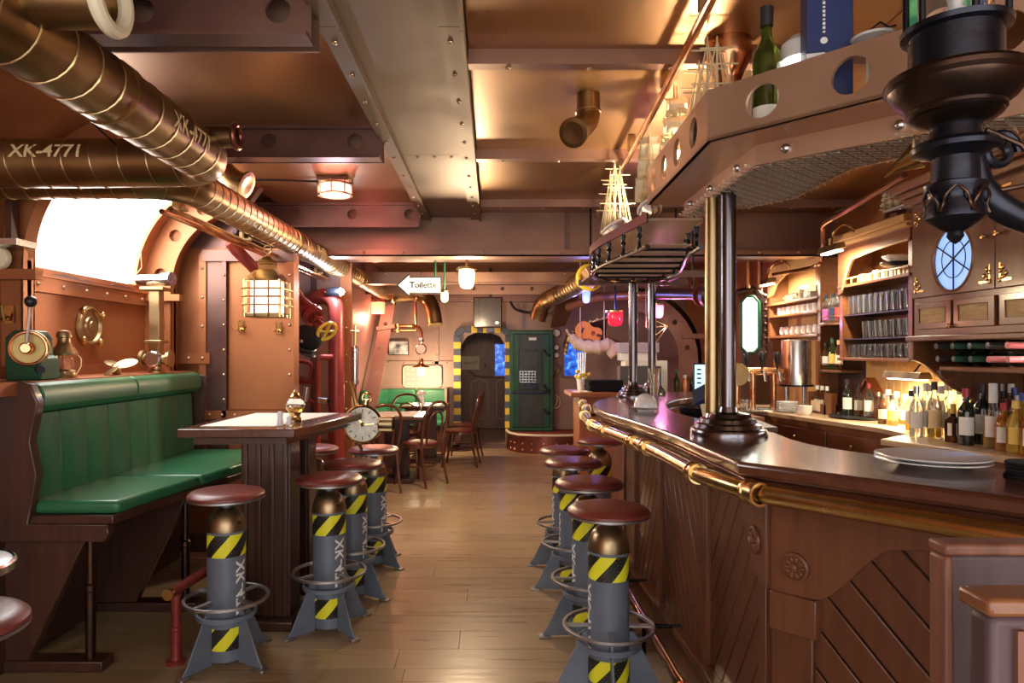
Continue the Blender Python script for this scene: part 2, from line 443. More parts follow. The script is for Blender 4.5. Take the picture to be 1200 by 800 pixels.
# ---- left hull wall, bay with the window
AC = (-1.7, 1.9); AR = .75
def arcpts(a0, a1, R, n): return [(AC[0] - R * math.cos(math.radians(a0 + (a1 - a0) * i / n)), AC[1] + R * math.sin(math.radians(a0 + (a1 - a0) * i / n))) for i in range(n + 1)]
def arcshell(y0, y1, a0, a1, R0=AR, R1=AR + .06, n=18):
    inn = arcpts(a0, a1, R0, n); out = arcpts(a0, a1, R1, n)
    poly = inn + out[::-1]
    b = MB(); vs = []; k = n + 1
    for yy in (y0, y1):
        vs += [(x, yy, z) for x, z in inn] + [(x, yy, z) for x, z in out]
    fs = []
    for i in range(n):
        fs += [(i, i + 1, i + 1 + 2 * k, i + 2 * k)[::-1], (k + i, k + i + 1, 3 * k + i + 1, 3 * k + i),
               (i, i + 1, k + i + 1, k + i), (2 * k + i, 2 * k + i + 1, 3 * k + i + 1, 3 * k + i)[::-1]]
    fs += [(0, k, 3 * k, 2 * k), (n, k + n, 3 * k + n, 2 * k + n)[::-1]]
    b.add(vs, fs, True); return b
wl = struct(MB().b(-2.53, -2.45, -1.6, 5.02, 0, 1.9).build('wall_left', 'copper_wall'))
for y0, y1, a0, a1 in ((-1.6, 1.9, 0, 90), (1.9, 3.46, 0, 90), (4.70, 5.02, 0, 90), (3.46, 4.70, 74, 90)):
    arcshell(y0, y1, a0, a1).build('hull_plate', 'copper_wall', wl)
MB().b(-2.45, -2.415, 3.46, 4.86, 1.765, 1.845).b(-2.45, -2.40, 3.46, 4.86, 1.845, 1.857).build('wall_rail', 'copper_wall', wl)
rivets(wl, line((-2.415, 3.62, 1.805), (-2.415, 4.7, 1.805), 6), .013, (1, 0, 0))
w1 = struct(arcshell(3.47, 4.69, 1, 73.5, AR + .012, AR + .022, 16).build('window_1', 'frost'))
fb = MB()
for yy in (3.46, 4.66):
    for p in (arcshell(yy, yy + .04, 0, 74, AR - .012, AR + .01, 16),): fb.add(p.v, p.f, True)
fb.build('window_frame', 'copper_wall', w1)
e = MB(); rr = random.Random(4); zz = 1.857
pts = [(-2.447, 3.5 + i * .06, 1.868 + rr.uniform(-.004, .016)) for i in range(20)]
for p, q2 in zip(pts, pts[1:]): e.ext([(p[0], p[1], 1.855), (q2[0], q2[1], 1.855), (q2[0], q2[1], q2[2]), (p[0], p[1], p[2])], (.012, 0, 0))
e.build('torn_sealant', 'beam', w1)
# flange ribs with round holes
def flange(yb, Ri, zb, holes_v, holes_a, rim=True):
    n = 16
    out = [(-2.45, zb)] + arcpts(0, 84, AR, n); inn = [(AC[0] - Ri, zb)] + arcpts(0, 84, Ri, n)
    poly = out + inn[::-1]
    xm = -2.45 + (AR - Ri) / 2; Rm = (AR + Ri) / 2
    H = [circ(xm, z, .043) for z in holes_v] + [circ(AC[0] - Rm * math.cos(math.radians(a)), AC[1] + Rm * math.sin(math.radians(a)), .043) for a in holes_a]
    f = MB().holed(poly, H, lambda u, v, w: (u, yb + w, v), .03).build('rib_flange', 'copper_wall', wl)
    k = MB(); p = [(x, yb - .03, z) for x, z in inn]; q_ = [(x, yb + .06, z) for x, z in inn]
    vs = p + q_; m = len(p); k.add(vs, [(i, i + 1, m + i + 1, m + i) for i in range(m - 1)], True)
    k.add([(x - .012 if i < 2 else x, y, z) for i, (x, y, z) in enumerate(vs)], [(m + i, m + i + 1, i + 1, i) for i in range(m - 1)], True)
    k.build('rib_edge', 'copper_wall', f)
    bk = MB().holed([(a, b) for a, b in poly], [], lambda u, v, w: (u, yb + .045 + w, v), .01).build('rib_backing', 'copper_wall', f)
    return f
flange(4.80, .545, 1.26, (1.40, 1.62), (8, 34, 58))
flange(3.40, .62, 1.26, (), ())
MB().b(-2.45, -2.18, 4.74, 4.80, 1.80, 1.845).b(-2.45, -2.24, 3.34, 3.40, 1.80, 1.85).build('rail_end', 'copper_wall', wl)
MB().b(-2.28, -2.05, 4.93, 4.96, 1.36, 1.44).build('tie_plate', 'copper_wall', wl); rivets(wl, [(-2.10, 4.93, 1.40), (-2.2, 4.93, 1.40)], .013)
# ledge behind the bench
lg = struct(MB().b(-2.45, -2.105, 2.9, 4.80, 1.25, 1.31).build('trim_2', 'copper_wall'))
MB().b(-2.45, -2.43, 2.9, 4.8, 1.31, 1.37).build('upstand', 'copper_wall', lg)
MB().b(-2.45, -2.2, 2.9, 4.8, .0, 1.25).build('wainscot', 'wood_dark', lg)

# ---- bulkhead facing the room at the end of the first bay
bk = struct(MB().b(-2.45, -1.44, 4.98, 5.06, 0, 2.2).build('wall_bulkhead', 'copper_wall'))
MB().holed([(-2.45, 2.2), (-1.95, 2.2), (-1.88, 2.4), (-1.7, CZ), (-2.45, CZ)], [], lambda u, v, w: (u, 4.98 + w, v), .08).build('upper_plate', 'beam', bk)
MB().b(-2.13, -2.08, 4.94, 4.98, .5, 2.16).build('cover_strip', 'copper_wall', bk)
MB().b(-2.08, -1.96, 4.955, 4.98, .5, 2.16).build('pilaster', 'beam', bk)
MB().b(-1.96, -1.93, 4.93, 4.98, .5, 2.10).build('cover_strip', 'beam', bk)
MB().b(-2.1, -1.44, 4.92, 4.98, 2.10, 2.18).build('head_channel', 'beam', bk)
MB().b(-1.50, -1.44, 4.93, 4.98, .5, 2.10).build('cover_strip', 'copper_wall', bk)
MB().b(-2.13, -1.44, 4.93, 4.98, .96, 1.02).build('sill_strip', 'copper_wall', bk)
MB().b(-1.92, -1.51, 4.965, 4.98, 1.03, 2.09).build('panel', 'copper_wall', bk)
rivets(bk, line((-2.105, 4.94, 1.0), (-2.105, 4.94, 2.05), 6), .012)
rivets(bk, line((-1.945, 4.93, 1.1), (-1.945, 4.93, 2.0), 6), .011)
rivets(bk, line((-1.47, 4.93, 1.1), (-1.47, 4.93, 2.0), 6), .011)
rivets(bk, line((-2.05, 4.93, .99), (-1.5, 4.93, .99), 7), .011)

# ---- second bulkhead with the red pipework
b2 = struct(MB().b(-2.45, -1.40, 6.60, 6.68, 0, CZ).build('wall_pipe_bulkhead', 'copper_far'))
MB().b(-1.47, -1.36, 6.56, 6.60, 0, 2.3).build('cover_strip', 'copper_wall', b2)
MB().b(-1.75, -1.71, 6.57, 6.60, 0, 2.3).build('cover_strip', 'beam', b2)
MB().b(-1.70, -1.48, 6.585, 6.60, .6, 2.2).build('panel', 'copper_far', b2); MB().b(-2.2, -1.76, 6.585, 6.60, .6, 2.2).build('panel', 'copper_far', b2)
rivets(b2, line((-1.415, 6.56, .9), (-1.415, 6.56, 2.2), 6), .012)
s2 = struct(MB().b(-2.53, -2.45, 5.02, 10.5, 0, CZ).build('wall_left_aft', 'copper_far'))
# leaning hull side beside the corner bench
hl = struct(MB().ext([(-2.02, 6.68, .3), (-1.66, 6.68, 2.0), (-1.62, 6.68, 2.65), (-2.4, 6.68, 2.65), (-2.4, 6.68, .0), (-2.02, 6.68, 0)], (0, 3.72, 0)).build('wall_hull', 'copper_far'))
f = MB().holed([(-1.88, .55), (-1.68, .55), (-1.40, 2.12), (-1.58, 2.12)], [circ(-1.54, 1.85, .03, 12), circ(-1.61, 1.5, .03, 12), circ(-1.68, 1.15, .03, 12)], lambda u, v, w: (u, 9.75 + w, v), .03).build('rib_flange', 'copper_far', hl)
MB().box((-1.53, 9.73, 1.80), (.26, .06, .05), RY(-.15)).build('rib_cleat', 'copper_far', f)

# ---- back wall with a low doorway
wb_ = MB().holed([(-2.4, 0), (-.49, 0), (-.49, 1.55), (-.40, 1.69), (-.28, 1.74), (-.02, 1.74), (.10, 1.69), (.19, 1.55), (.19, 0), (2.95, 0), (2.95, CZ), (-2.4, CZ)], [], lambda u, v, w: (u, 10.4 + w, v), .1).build('wall_back', 'copper_far')
struct(wb_)
X['back_pale'] = mat('back_pale', (.40, .285, .225), .5, .2, col2=(.31, .195, .16), scale=1.6, contrast=.9, worldco=True)
wb_.data.materials[0] = X['back_pale']
for x in (-.86, .42): MB().b(x - .03, x + .03, 10.37, 10.4, .9, 2.3).build('cover_strip', X['back_pale'], wb_)
MB().b(-1.9, -.6, 10.37, 10.4, 1.26, 1.31).b(-1.9, -.6, 10.37, 10.4, .92, .97).build('wall_band', X['back_pale'], wb_)
MB().b(.90, 1.0, 10.34, 10.4, .3, 2.2).build('cover_strip', 'copper_far', wb_)
rivets(wb_, line((-.86, 10.37, 1.0), (-.86, 10.37, 2.2), 7), .014); rivets(wb_, line((-1.8, 10.37, 1.285), (-.7, 10.37, 1.285), 6), .014)
rivets(wb_, line((.42, 10.37, 1.85), (.42, 10.37, 2.3), 3), .014)
# warning-striped door surround
ds = struct(MB().b(-.60, -.49, 10.33, 10.40, .05, .30).build('trim_3', 'copper_far'))
def stripe_run(p0, p1, n, w, start):
    p0 = Vector(p0); p1 = Vector(p1)
    for i in range(n):
        a = p0.lerp(p1, i / n); b = p0.lerp(p1, (i + 1) / n); c = (a + b) / 2
        vert = abs(p1.z - p0.z) > abs(p1.x - p0.x)
        L = (b - a).length
        sz = (w, .07, L) if vert else (L, .07, w)
        MB().box((c.x, 10.365, c.z), sz).build('stripe_block', 'stripe_yellow' if (i + start) % 2 else 'stripe_blue', ds, .004)
stripe_run((-.545, 0, .30), (-.545, 0, 1.70), 14, .11, 1); stripe_run((.235, 0, .30), (.235, 0, 1.70), 14, .11, 1)
stripe_run((-.42, 0, 1.79), (.11, 0, 1.79), 6, .10, 0)
for sx, cx, r in ((-1, -.47, .75), (1, .16, -.75)): MB().box((cx - .035 * (1 if sx < 0 else -1), 10.365, 1.755), (.15, .07, .10), RY(-r if sx < 0 else -r)).build('stripe_block', 'stripe_blue', ds, .004)
# vestibule beyond the doorway, with its panelled door
vs_ = struct(MB().b(-.72, -.64, 10.5, 12.5, 0, 1.95).build('wall_vestibule_left', 'copper_far'))
struct(MB().b(.34, .42, 10.5, 12.5, 0, 1.95).build('wall_vestibule_right', 'copper_far'))
struct(MB().b(-.72, .42, 10.5, 12.5, 1.95, 2.0).build('ceiling_vestibule', 'copper_far'))
struct(MB().b(-.72, .42, 12.5, 12.58, 0, 2.0).build('wall_vestibule_back', 'copper_far'))
X['door_brown'] = mat('door_brown', (.22, .12, .10), .42, .1, col2=(.15, .075, .062), scale=4, stretch=(5, 5, .8))
X['door_trim'] = mat('door_trim', (.31, .19, .16), .4, .1)
d1 = struct(MB().b(-.62, .30, 12.44, 12.5, .06, 1.86).build('door_1', X['door_brown']))
for x0, x1 in ((-.42, -.08), (.04, .26)):
    MB().holed([(x0, .22), (x1, .22), (x1, .92), ((x0 + x1) / 2, .98), (x0, .92)], [[(x0 + .035, .255), (x1 - .035, .255), (x1 - .035, .89), ((x0 + x1) / 2, .94), (x0 + .035, .89)]], lambda u, v, w: (u, 12.41 + w, v), .03).build('door_moulding', X['door_trim'], d1, .006)
pts = [(-.6, 12.43, 1.12), (-.45, 12.43, 1.14), (-.38, 12.43, 1.06), (-.25, 12.43, 1.0), (.30, 12.43, 1.0)]
MB().tube(spline(pts, 5), .02, 8).build('door_moulding', X['door_trim'], d1)
for x in (-.15, .02): MB().tube([(x, 12.44, 1.19), (x, 12.39, 1.19), (x, 12.37, 1.24)], .012, 8).build('coat_hook', 'brass_dull', d1)

# ---- right hull wall
wr = struct(MB().b(2.95, 3.05, -1.6, 10.5, 0, CZ).build('wall_right', 'copper_wall'))
MB().b(2.88, 2.95, 5.98, 6.1, 0, CZ).build('pilaster', 'copper_wall', wr)
# curved ribs of the far right side
def rrib(yb, cx, R0, R1, m, th):
    out = [(cx + R1, .2)] + [(cx + R1 * math.cos(math.radians(a)), 1.35 + R1 * math.sin(math.radians(a))) for a in range(0, 91, 9)]
    inn = [(cx + R0, .2)] + [(cx + R0 * math.cos(math.radians(a)), 1.35 + R0 * math.sin(math.radians(a))) for a in range(0, 91, 9)]
    Rm = (R0 + R1) / 2
    H = [circ(cx + Rm * math.cos(math.radians(a)), 1.35 + Rm * math.sin(math.radians(a)), .035, 12) for a in (12, 40, 66)] + [circ(cx + Rm, 1.1, .035, 12)] if m == 'beam_mauve' else []
    return MB().holed(out + inn[::-1], H, lambda u, v, w: (u, yb + w, v), th).build('hull_rib', m, wr)
rrib(8.7, 1.75, .62, .86, 'beam_mauve', .04)
q = MB(); n = 14; vs = []
for yy, R in ((8.75, .88), (9.5, .88)):
    vs += [(1.75 + R, yy, .2)] + [(1.75 + R * math.cos(math.radians(a)), yy, 1.35 + R * math.sin(math.radians(a))) for a in [90 * i / n for i in range(n + 1)]]
k = n + 2
q.add(vs, [(i, i + 1, k + i + 1, k + i) for i in range(k - 1)], True)
q.add([(x + .04, y, z + .04) for x, y, z in vs], [(k + i, k + i + 1, i + 1, i) for i in range(k - 1)], True)
q.build('hull_plate', 'duct', wr)
MB().b(2.4, 2.75, 8.66, 8.72, 1.62, 1.68).build('rib_cleat', 'beam_mauve', wr)
# baseboard/plinth of the left side
struct(MB().b(-2.45, -1.44, 4.93, 4.98, 0, .12).build('baseboard_left', 'wood_dark'))
# ================================================================ THE BAR
def clip(poly, a, b, c):  # keep a*x+b*y<=c
    out = []
    for i in range(len(poly)):
        p, q = poly[i], poly[(i + 1) % len(poly)]
        dp = a * p[0] + b * p[1] - c; dq = a * q[0] + b * q[1] - c
        if dp <= 0: out.append(p)
        if (dp < 0 < dq) or (dq < 0 < dp):
            t = dp / (dp - dq); out.append((p[0] + (q[0] - p[0]) * t, p[1] + (q[1] - p[1]) * t))
    return out
OUT = [(1.62, .97), (.72, 2.0)] + [tuple(p[:2]) for p in spline([(.72, 2.0, 0), (.71, 2.4, 0), (.70, 2.78, 0), (.66, 3.2, 0), (.60, 3.7, 0), (.60, 4.05, 0), (.65, 4.4, 0), (.78, 4.8, 0), (1.0, 5.2, 0), (1.3, 5.48, 0), (1.8, 5.65, 0)], 5)][1:]
INN = [tuple(p[:2]) for p in spline([(1.8, 5.05, 0), (1.45, 4.88, 0), (1.17, 4.5, 0), (1.03, 4.0, 0), (.99, 3.55, 0), (1.05, 3.1, 0), (1.13, 2.8, 0), (1.11, 2.5, 0), (1.15, 2.26, 0), (1.3, 2.02, 0)], 5)] + [(1.95, 1.28)]
def inset(path, d):
    out = []
    for i, p in enumerate(path):
        a = Vector(path[max(0, i - 1)]); b = Vector(path[min(len(path) - 1, i + 1)])
        t = (b - a).normalized(); out.append((p[0] + t.y * d, p[1] - t.x * d))
    return out
ct = thing('bar_countertop', (1.0, 3.0, 1.06), 'long curved glossy dark wood bar countertop on the panelled bar', 'countertop')
MB().prism(OUT + INN, 1.075, 1.12).build('top_board', 'wood_top', ct, .012, 3)
o2 = inset(OUT, .022)
MB().prism(o2 + INN, 1.04, 1.075).build('edge_moulding', 'wood_top', ct, .008)
MB().prism(inset(OUT, .05) + inset(INN, .01), 1.0, 1.04).build('apron', 'wood_bar', ct)

bar = thing('panelled_bar', (.9, 3.0, 0), 'dark wood bar of diagonal boards between upright posts', 'bar')
BP = [(1.72, 1.20), (.88, 2.12), (.90, 2.80), (.88, 3.50), (.86, 4.02), (.90, 4.55), (1.12, 5.1)]
def boards(p0, p1, z0, z1, sgn, w, m, skip=None, a=1.0):
    p0 = Vector((*p0, 0)); p1 = Vector((*p1, 0)); t = (p1 - p0); L = t.length; t.normalize(); nr = Vector((t.y, -t.x, 0))
    if nr.x > 0: nr = -nr
    if abs(nr.x) < .2 and nr.y > 0: nr = -nr
    dx, dy = math.cos(a), math.sin(a) * sgn          # board direction
    nx, ny = -dy, dx
    vals = [nx * u + ny * v for u in (0, L) for v in (z0, z1)]
    s = min(vals) - w * .3
    while s < max(vals):
        poly = clip(clip([(0.012, z0), (L - .012, z0), (L - .012, z1), (0.012, z1)], -nx, -ny, -(s + .003)), nx, ny, s + w - .003)
        if len(poly) > 2:
            A = sum(poly[i][0] * poly[(i + 1) % len(poly)][1] - poly[(i + 1) % len(poly)][0] * poly[i][1] for i in range(len(poly))) / 2
            if abs(A) > .0006:
                pts = [p0 + t * u + Vector((0, 0, v)) for u, v in poly]
                MB().ext(pts, nr * .016).build('board', m, bar, .0035, 1)
        s += w
    MB().ext([p0 + Vector((0, 0, z0)), p1 + Vector((0, 0, z0)), p1 + Vector((0, 0, 1.04)), p0 + Vector((0, 0, 1.04))], -nr * .04).build('backing_panel', 'wood_dark', bar)
boards(BP[0], BP[1], .17, 1.02, 1, .088, 'wood_bar', a=.8)
boards(BP[1], BP[2], .17, 1.02, -1, .088, 'wood_bar', a=.95)
boards(BP[2], BP[3], .17, 1.02, 1, .075, 'wood_bar', a=1.05)
boards(BP[3], BP[4], .17, 1.02, -1, .075, 'wood_bar', a=1.1)
boards(BP[4], BP[5], .17, 1.02, 1, .075, 'wood_bar', a=1.15)
MB().ext([(.90, 4.55, .0), (1.12, 5.1, 0), (1.12, 5.1, 1.04), (.90, 4.55, 1.04)], (-.03, .012, 0)).build('end_panel', 'wood_orange', bar)  # bar's end face coloured orange to carry the warm light falling on it
for i in range(2, 6):
    p = BP[i]; MB().box((p[0] - .012, p[1], .53), (.045, .05, 1.02)).build('post', 'wood_bar2', bar, .004)
for a, b in zip(BP[1:], BP[2:]):
    A = Vector((*a, 0)); B = Vector((*b, 0)); t = (B - A).normalized(); nr = Vector((-t.y, t.x, 0)); nr = nr if nr.x < 0 else -nr
    MB().ext([A, B, B + Vector((0, 0, .14)), A + Vector((0, 0, .14))], nr * .045).build('plinth', 'wood_bar2', bar, .004)
    MB().ext([A + Vector((0, 0, .14)), B + Vector((0, 0, .14)), B + Vector((0, 0, .17)), A + Vector((0, 0, .17))], nr * .06).build('plinth_cap', 'wood_bar2', bar, .006)
# carved brackets at the corner nearest the entrance
t1 = (Vector(BP[0]) - Vector(BP[1])); L1 = t1.length; t1.normalize(); n1 = Vector((-t1.y, t1.x)); n1 = n1 if n1.y < 0 else -n1
def f1(u, v, w): p = Vector(BP[1]) + t1 * u + n1 * (.016 + w); return (p.x, p.y, v)
cur = [(0, .71), (.12, .715)] + [(.12 + .24 * i / 10, .715 + .195 * (.5 - .5 * math.cos(PI * i / 10))) for i in range(1, 11)] + [(.44, .925), (L1, .925), (L1, 1.04), (0, 1.04)]
bp1 = MB().holed(cur, [], f1, .024).build('carved_bracket', 'wood_bar2', bar, .004)
t2 = (Vector(BP[2]) - Vector(BP[1])).normalized(); n2 = Vector((-t2.y, t2.x)); n2 = n2 if n2.x < 0 else -n2
def f2(u, v, w): p = Vector(BP[1]) + t2 * u + n2 * (.016 + w); return (p.x, p.y, v)
cur2 = [(-.012, .71), (.07, .73)] + [(.07 + .20 * i / 8, .73 + .25 * (.5 - .5 * math.cos(PI * i / 8))) for i in range(1, 9)] + [(.30, 1.04), (-.012, 1.04)]
bp2 = MB().holed(cur2, [], f2, .024).build('carved_bracket', 'wood_bar2', bar, .004)
for f, u, z, par in ((f1, .075, .80, bp1), (f2, .07, .84, bp2)):
    c = Vector(f(u, z, .026)); nn = (Vector(f(u, z, .1)) - Vector(f(u, z, 0))).normalized(); R = toward(nn)
    r = MB().lathe([(.045, 0), (.043, .008), (.036, .010), (.034, .004), (.012, .004), (.011, .012), (.0005, .015)], c, R, 24)
    for k in range(10):
        a = 2 * PI * k / 10; r.ball(c + R @ Vector((.024 * math.cos(a), .024 * math.sin(a), .004)), .007, 8, (1.5, .8, .9), R @ RZ(a))
    r.build('rosette', 'wood_bar2', par)
MB().ext([f1(0, 0, -.02), f1(.125, 0, -.02), f1(.125, .60, -.02), f1(0, .60, -.02)], Vector((n1.x, n1.y, 0)) * .04).build('corner_post', 'wood_bar', bar, .004)
MB().ext([f1(0, .60, -.02), f1(.14, .60, -.02), f1(.14, .715, -.02), f1(0, .715, -.02)], Vector((n1.x, n1.y, 0)) * .055).build('post_capital', 'wood_bar2', bar, .004)
MB().ext([f2(0, 0, -.02), f2(.06, 0, -.02), f2(.06, .72, -.02), f2(0, .72, -.02)], Vector((n2.x, n2.y, 0)) * .04).build('corner_post', 'wood_bar', bar, .004)

# brass hand rail with collars
hr = thing('hand_rail', (.7, 3.0, 1.0), 'polished brass hand rail running below the bar counter edge', 'rail')
RP = [(1.60, .92, 1.045), (.735, 1.925, 1.045), (.668, 2.2, 1.045)] + spline([(.668, 2.2, 1.045), (.655, 2.7, 1.045), (.61, 3.15, 1.045), (.55, 3.6, 1.045), (.545, 3.95, 1.045), (.59, 4.4, 1.045), (.655, 4.8, 1.045), (.70, 5.35, 1.045)], 5)[1:]
MB().tube(RP, .027, 16).build('rail_tube', 'brass', hr)
RPv = [Vector(p) for p in RP]
for (x, y) in ((.757, 1.90), (.66, 2.25), (.645, 2.85), (.63, 3.02), (.57, 3.45), (.546, 3.75), (.575, 4.3), (.66, 4.82), (.70, 5.33)):
    i = min(range(len(RPv) - 1), key=lambda i: ((RPv[i] + RPv[i + 1]) / 2 - Vector((x, y, 1.045))).length)
    a, b = RPv[i], RPv[i + 1]; t = (b - a).normalized(); s_ = max(0, min((b - a).length, (Vector((x, y, 1.045)) - a).dot(t))); c = a + t * s_
    MB().lathe([(.027, -.03), (.034, -.03), (.036, -.022), (.036, -.016), (.032, -.012), (.032, .012), (.036, .016), (.036, .022), (.034, .03), (.027, .03)], c, toward(t), 18).build('collar', 'brass', hr)
for i in (4, 10, 18, 26):
    p = RPv[min(i, len(RPv) - 1)]; MB().tube([p, p + Vector((.06, .01, .0)), p + Vector((.13, .01, .0))], .010, 8).build('bracket', 'brass', hr)
# copper foot rail
fr_ = thing('foot_rail', (.72, 3.2, 0), 'copper foot rail on black brackets along the bar base', 'rail')
fp = [(.70, 2.1, .2), (.70, 3.0, .2), (.705, 3.6, .2), (.69, 4.1, .2), (.72, 4.6, .2)]
MB().tube(fp, .02, 12).build('rail_tube', 'copper_shine', fr_)
for yy in (2.55, 3.17, 3.8, 4.38):
    MB().tube([(.70, yy, .2), (.76, yy, .17), (.87, yy, .17)], .010, 8).tube([(.70, yy, .18), (.70, yy, .0)], .010, 8).build('bracket', 'iron', fr_)
    MB().cyl((.70, yy - .02, .2), (.70, yy + .02, .2), .025, 12).build('clamp', 'copper_shine', fr_)

# columns standing on the counter
def column(x, y, r, rb, ztop, label, twin=False):
    c = thing('bar_column', (x, y, 1.12), label, 'column')
    MB().lathe([(rb, 0), (rb, .018), (rb * .97, .026), (rb * .9, .03), (rb * .86, .044), (rb * .76, .05), (rb * .72, .064), (rb * .6, .07), (rb * .55, .084), (r * 1.25, .09), (r * 1.1, .11), (r, .11)], (x, y, 1.12), None, 32).build('base', 'steel_dark', c)
    MB().cyl((x, y, 1.2), (x, y, ztop), r, 20).build('pole', 'steel_dark', c)
    if twin: MB().cyl((x - .048, y + .045, 1.2), (x - .048, y + .045, 2.05), .027, 20).build('back_pole', 'brass_dull', c)
    return c
c1 = column(.915, 2.66, .031, .145, 2.6, 'thick double column of dark steel and brass pipe on a stepped round base', True)
MB().lathe([(.036, 2.44), (.05, 2.44), (.052, 2.5), (.06, 2.53), (.085, 2.57), (.09, 2.6), (.088, CZ)], (.915, 2.66, 0), None, 24).build('capital', 'copper_shine', c1)
column(1.0, 4.88, .031, .115, 1.95, 'slim dark steel column beside the white domed bell')
column(1.22, 5.25, .03, .105, 1.97, 'slim dark steel column in front of the white storage boxes')

# ---------------------------------------------------------------- canopy shelf over the bar
CO = [(1.66, 1.13), (.69, 2.2), (.71, 3.14)]
CI = [(.98, 3.14), (1.02, 3.0), (1.215, 2.76), (1.22, 2.31), (1.48, 1.907), (2.1, 1.4)]
cs = thing('overhead_shelf', (1.0, 2.3, 2.03), 'copper overhead bar shelf with round holes in its fascia', 'shelf')
def fasc(p, q, z0, z1, holes, th, name, m):
    p = Vector(p); q = Vector(q); t = (q - p); L = t.length; t.normalize(); n = Vector((t.y, -t.x)); n = -n if n.x > 0 else n
    fr = lambda u, v, w: (p.x + t.x * u - n.x * w, p.y + t.y * u - n.y * w, v)
    return MB().holed([(0, z0), (L, z0), (L, z1), (0, z1)], [circ(u, (z0 + z1) / 2, r, 28) for u, r in holes], fr, th).build(name, m, cs)
LN = (Vector(CO[0]) - Vector(CO[1])).length
def unear(px):  # distance from the corner to where the near fascia shows at this column
    k = (px - 578) / 800; d = (Vector(CO[0]) - Vector(CO[1])).normalized()
    return (k * CO[1][1] - CO[1][0]) / (d.x - k * d.y)
fasc(CO[1], CO[0], 2.12, 2.285, [(unear(893), .052), (unear(997), .052), (unear(1175), .052)], .014, 'fascia', 'fascia')
fasc(CO[1], CO[2], 2.12, 2.285, [(.17, .052), (.40, .052), (.62, .052), (.82, .052)], .014, 'fascia', 'fascia')
sh = MB().prism(CO + CI, 2.12, 2.13).build('shelf_plate', 'fascia', cs)
co2 = [(1.83, 1.30), (.86, 2.24), (.865, 3.1)]
fasc(co2[1], co2[0], 2.055, 2.12, [], .012, 'lower_fascia', 'fascia'); fasc(co2[1], co2[2], 2.055, 2.12, [], .012, 'lower_fascia', 'fascia')
tn = (Vector(co2[0]) - Vector(co2[1])).normalized(); nn = Vector((-tn.y, tn.x)); nn = nn if nn.y < 0 else -nn
for u in (.10, .42, .74): c = Vector(co2[1]) + tn * u; MB().ball((c.x + nn.x * .004, c.y + nn.y * .004, 2.088), .016, 12).build('bolt', 'steel', cs)
for yy in (2.4, 2.7, 2.98): MB().ball((.858, yy, 2.088), .014, 12).build('bolt', 'steel', cs)
lip = MB()
for a, b in zip(CI, CI[1:]): lip.ext([(a[0], a[1], 2.06), (b[0], b[1], 2.06), (b[0], b[1], 2.16), (a[0], a[1], 2.16)], (-.01, -.004, 0))
lip.build('inner_lip', 'fascia', cs)
# woven mesh underside
mp = co2 + CI
def inside(x, y, poly):
    c = False
    for i in range(len(poly)):
        (x1, y1), (x2, y2) = poly[i], poly[i - 1]
        if (y1 > y) != (y2 > y) and x < (x2 - x1) * (y - y1) / (y2 - y1) + x1: c = not c
    return c
me_ = MB(); px, py_ = .062, .027
for j in range(int(2.0 / py_)):
    for i in range(int(1.3 / px)):
        x = .78 + i * px + (px / 2 if j % 2 else 0); y = 1.2 + j * py_
        if inside(x, y, mp) and inside(x + px / 2, y + py_, mp):
            for s_ in (-1, 1):
                a = Vector((x, y, 2.058 + .006 * s_)); b = Vector((x + s_ * px / 2, y + py_, 2.056 - .006 * s_)); w = Vector((.001 * s_, .0042, .003))
                me_.add([a - w, a + w, b + w, b - w, a - w + Vector((0, 0, .006)), a + w + Vector((0, 0, .006)), b + w + Vector((0, 0, .006)), b - w + Vector((0, 0, .006))], [(3, 2, 1, 0), (4, 5, 6, 7), (0, 1, 5, 4), (2, 3, 7, 6)])
X['mesh_metal'] = mat('mesh_metal', (.78, .72, .62), .35, .35)
stuff(me_.build('mesh_underside', X['mesh_metal'], cs))

# curved rack for hanging glasses at the end of the shelf
X['rack_plate'] = mat('rack_plate', (.72, .68, .58), .3, .5, col2=(.45, .36, .24), scale=9)
gr = thing('glass_rack', (.85, 3.9, 1.93), 'curved burgundy-rimmed hanging glass rack with turned spindles', 'rack')
RO = [tuple(p[:2]) for p in spline([(.71, 3.16, 0), (.655, 3.5, 0), (.60, 3.9, 0), (.60, 4.25, 0), (.67, 4.55, 0), (.82, 4.75, 0), (1.02, 4.78, 0), (1.16, 4.6, 0), (1.16, 4.2, 0), (1.08, 3.8, 0), (1.0, 3.45, 0), (.98, 3.16, 0)], 5)]
ins = [(p[0] * .94 + .88 * .06, p[1] * .985 + 3.95 * .015) for p in RO]
k = MB(); n = len(RO); vs = [(x, y, z) for z in (2.045, 2.09) for x, y in RO] + [(x, y, z) for z in (2.045, 2.09) for x, y in ins]
fs = []
for i in range(n - 1): fs += [(i, i + 1, n + i + 1, n + i), (2 * n + i + 1, 2 * n + i, 3 * n + i, 3 * n + i + 1), (n + i, n + i + 1, 3 * n + i + 1, 3 * n + i), (i + 1, i, 2 * n + i, 2 * n + i + 1)]
k.add(vs, fs).build('rim', 'rim_burgundy', gr)
MB().prism(ins, 2.055, 2.065).build('shelf_plate', 'frost_shelf', gr)
low = [(.88 + (x - .88) * .93, 3.95 + (y - 3.95) * .96, 1.935) for x, y in RO]
MB().tube(low, .012, 8).build('lower_ring', 'steel_dark', gr)
for i in range(2, n - 2, 3):
    x, y, z = low[i]
    MB().lathe([(.006, 0), (.014, .006), (.016, .016), (.008, .028), (.007, .06), (.015, .072), (.008, .084), (.012, .1), (.012, .115)], (x, y, 1.93), None, 10).build('spindle', 'iron', gr)
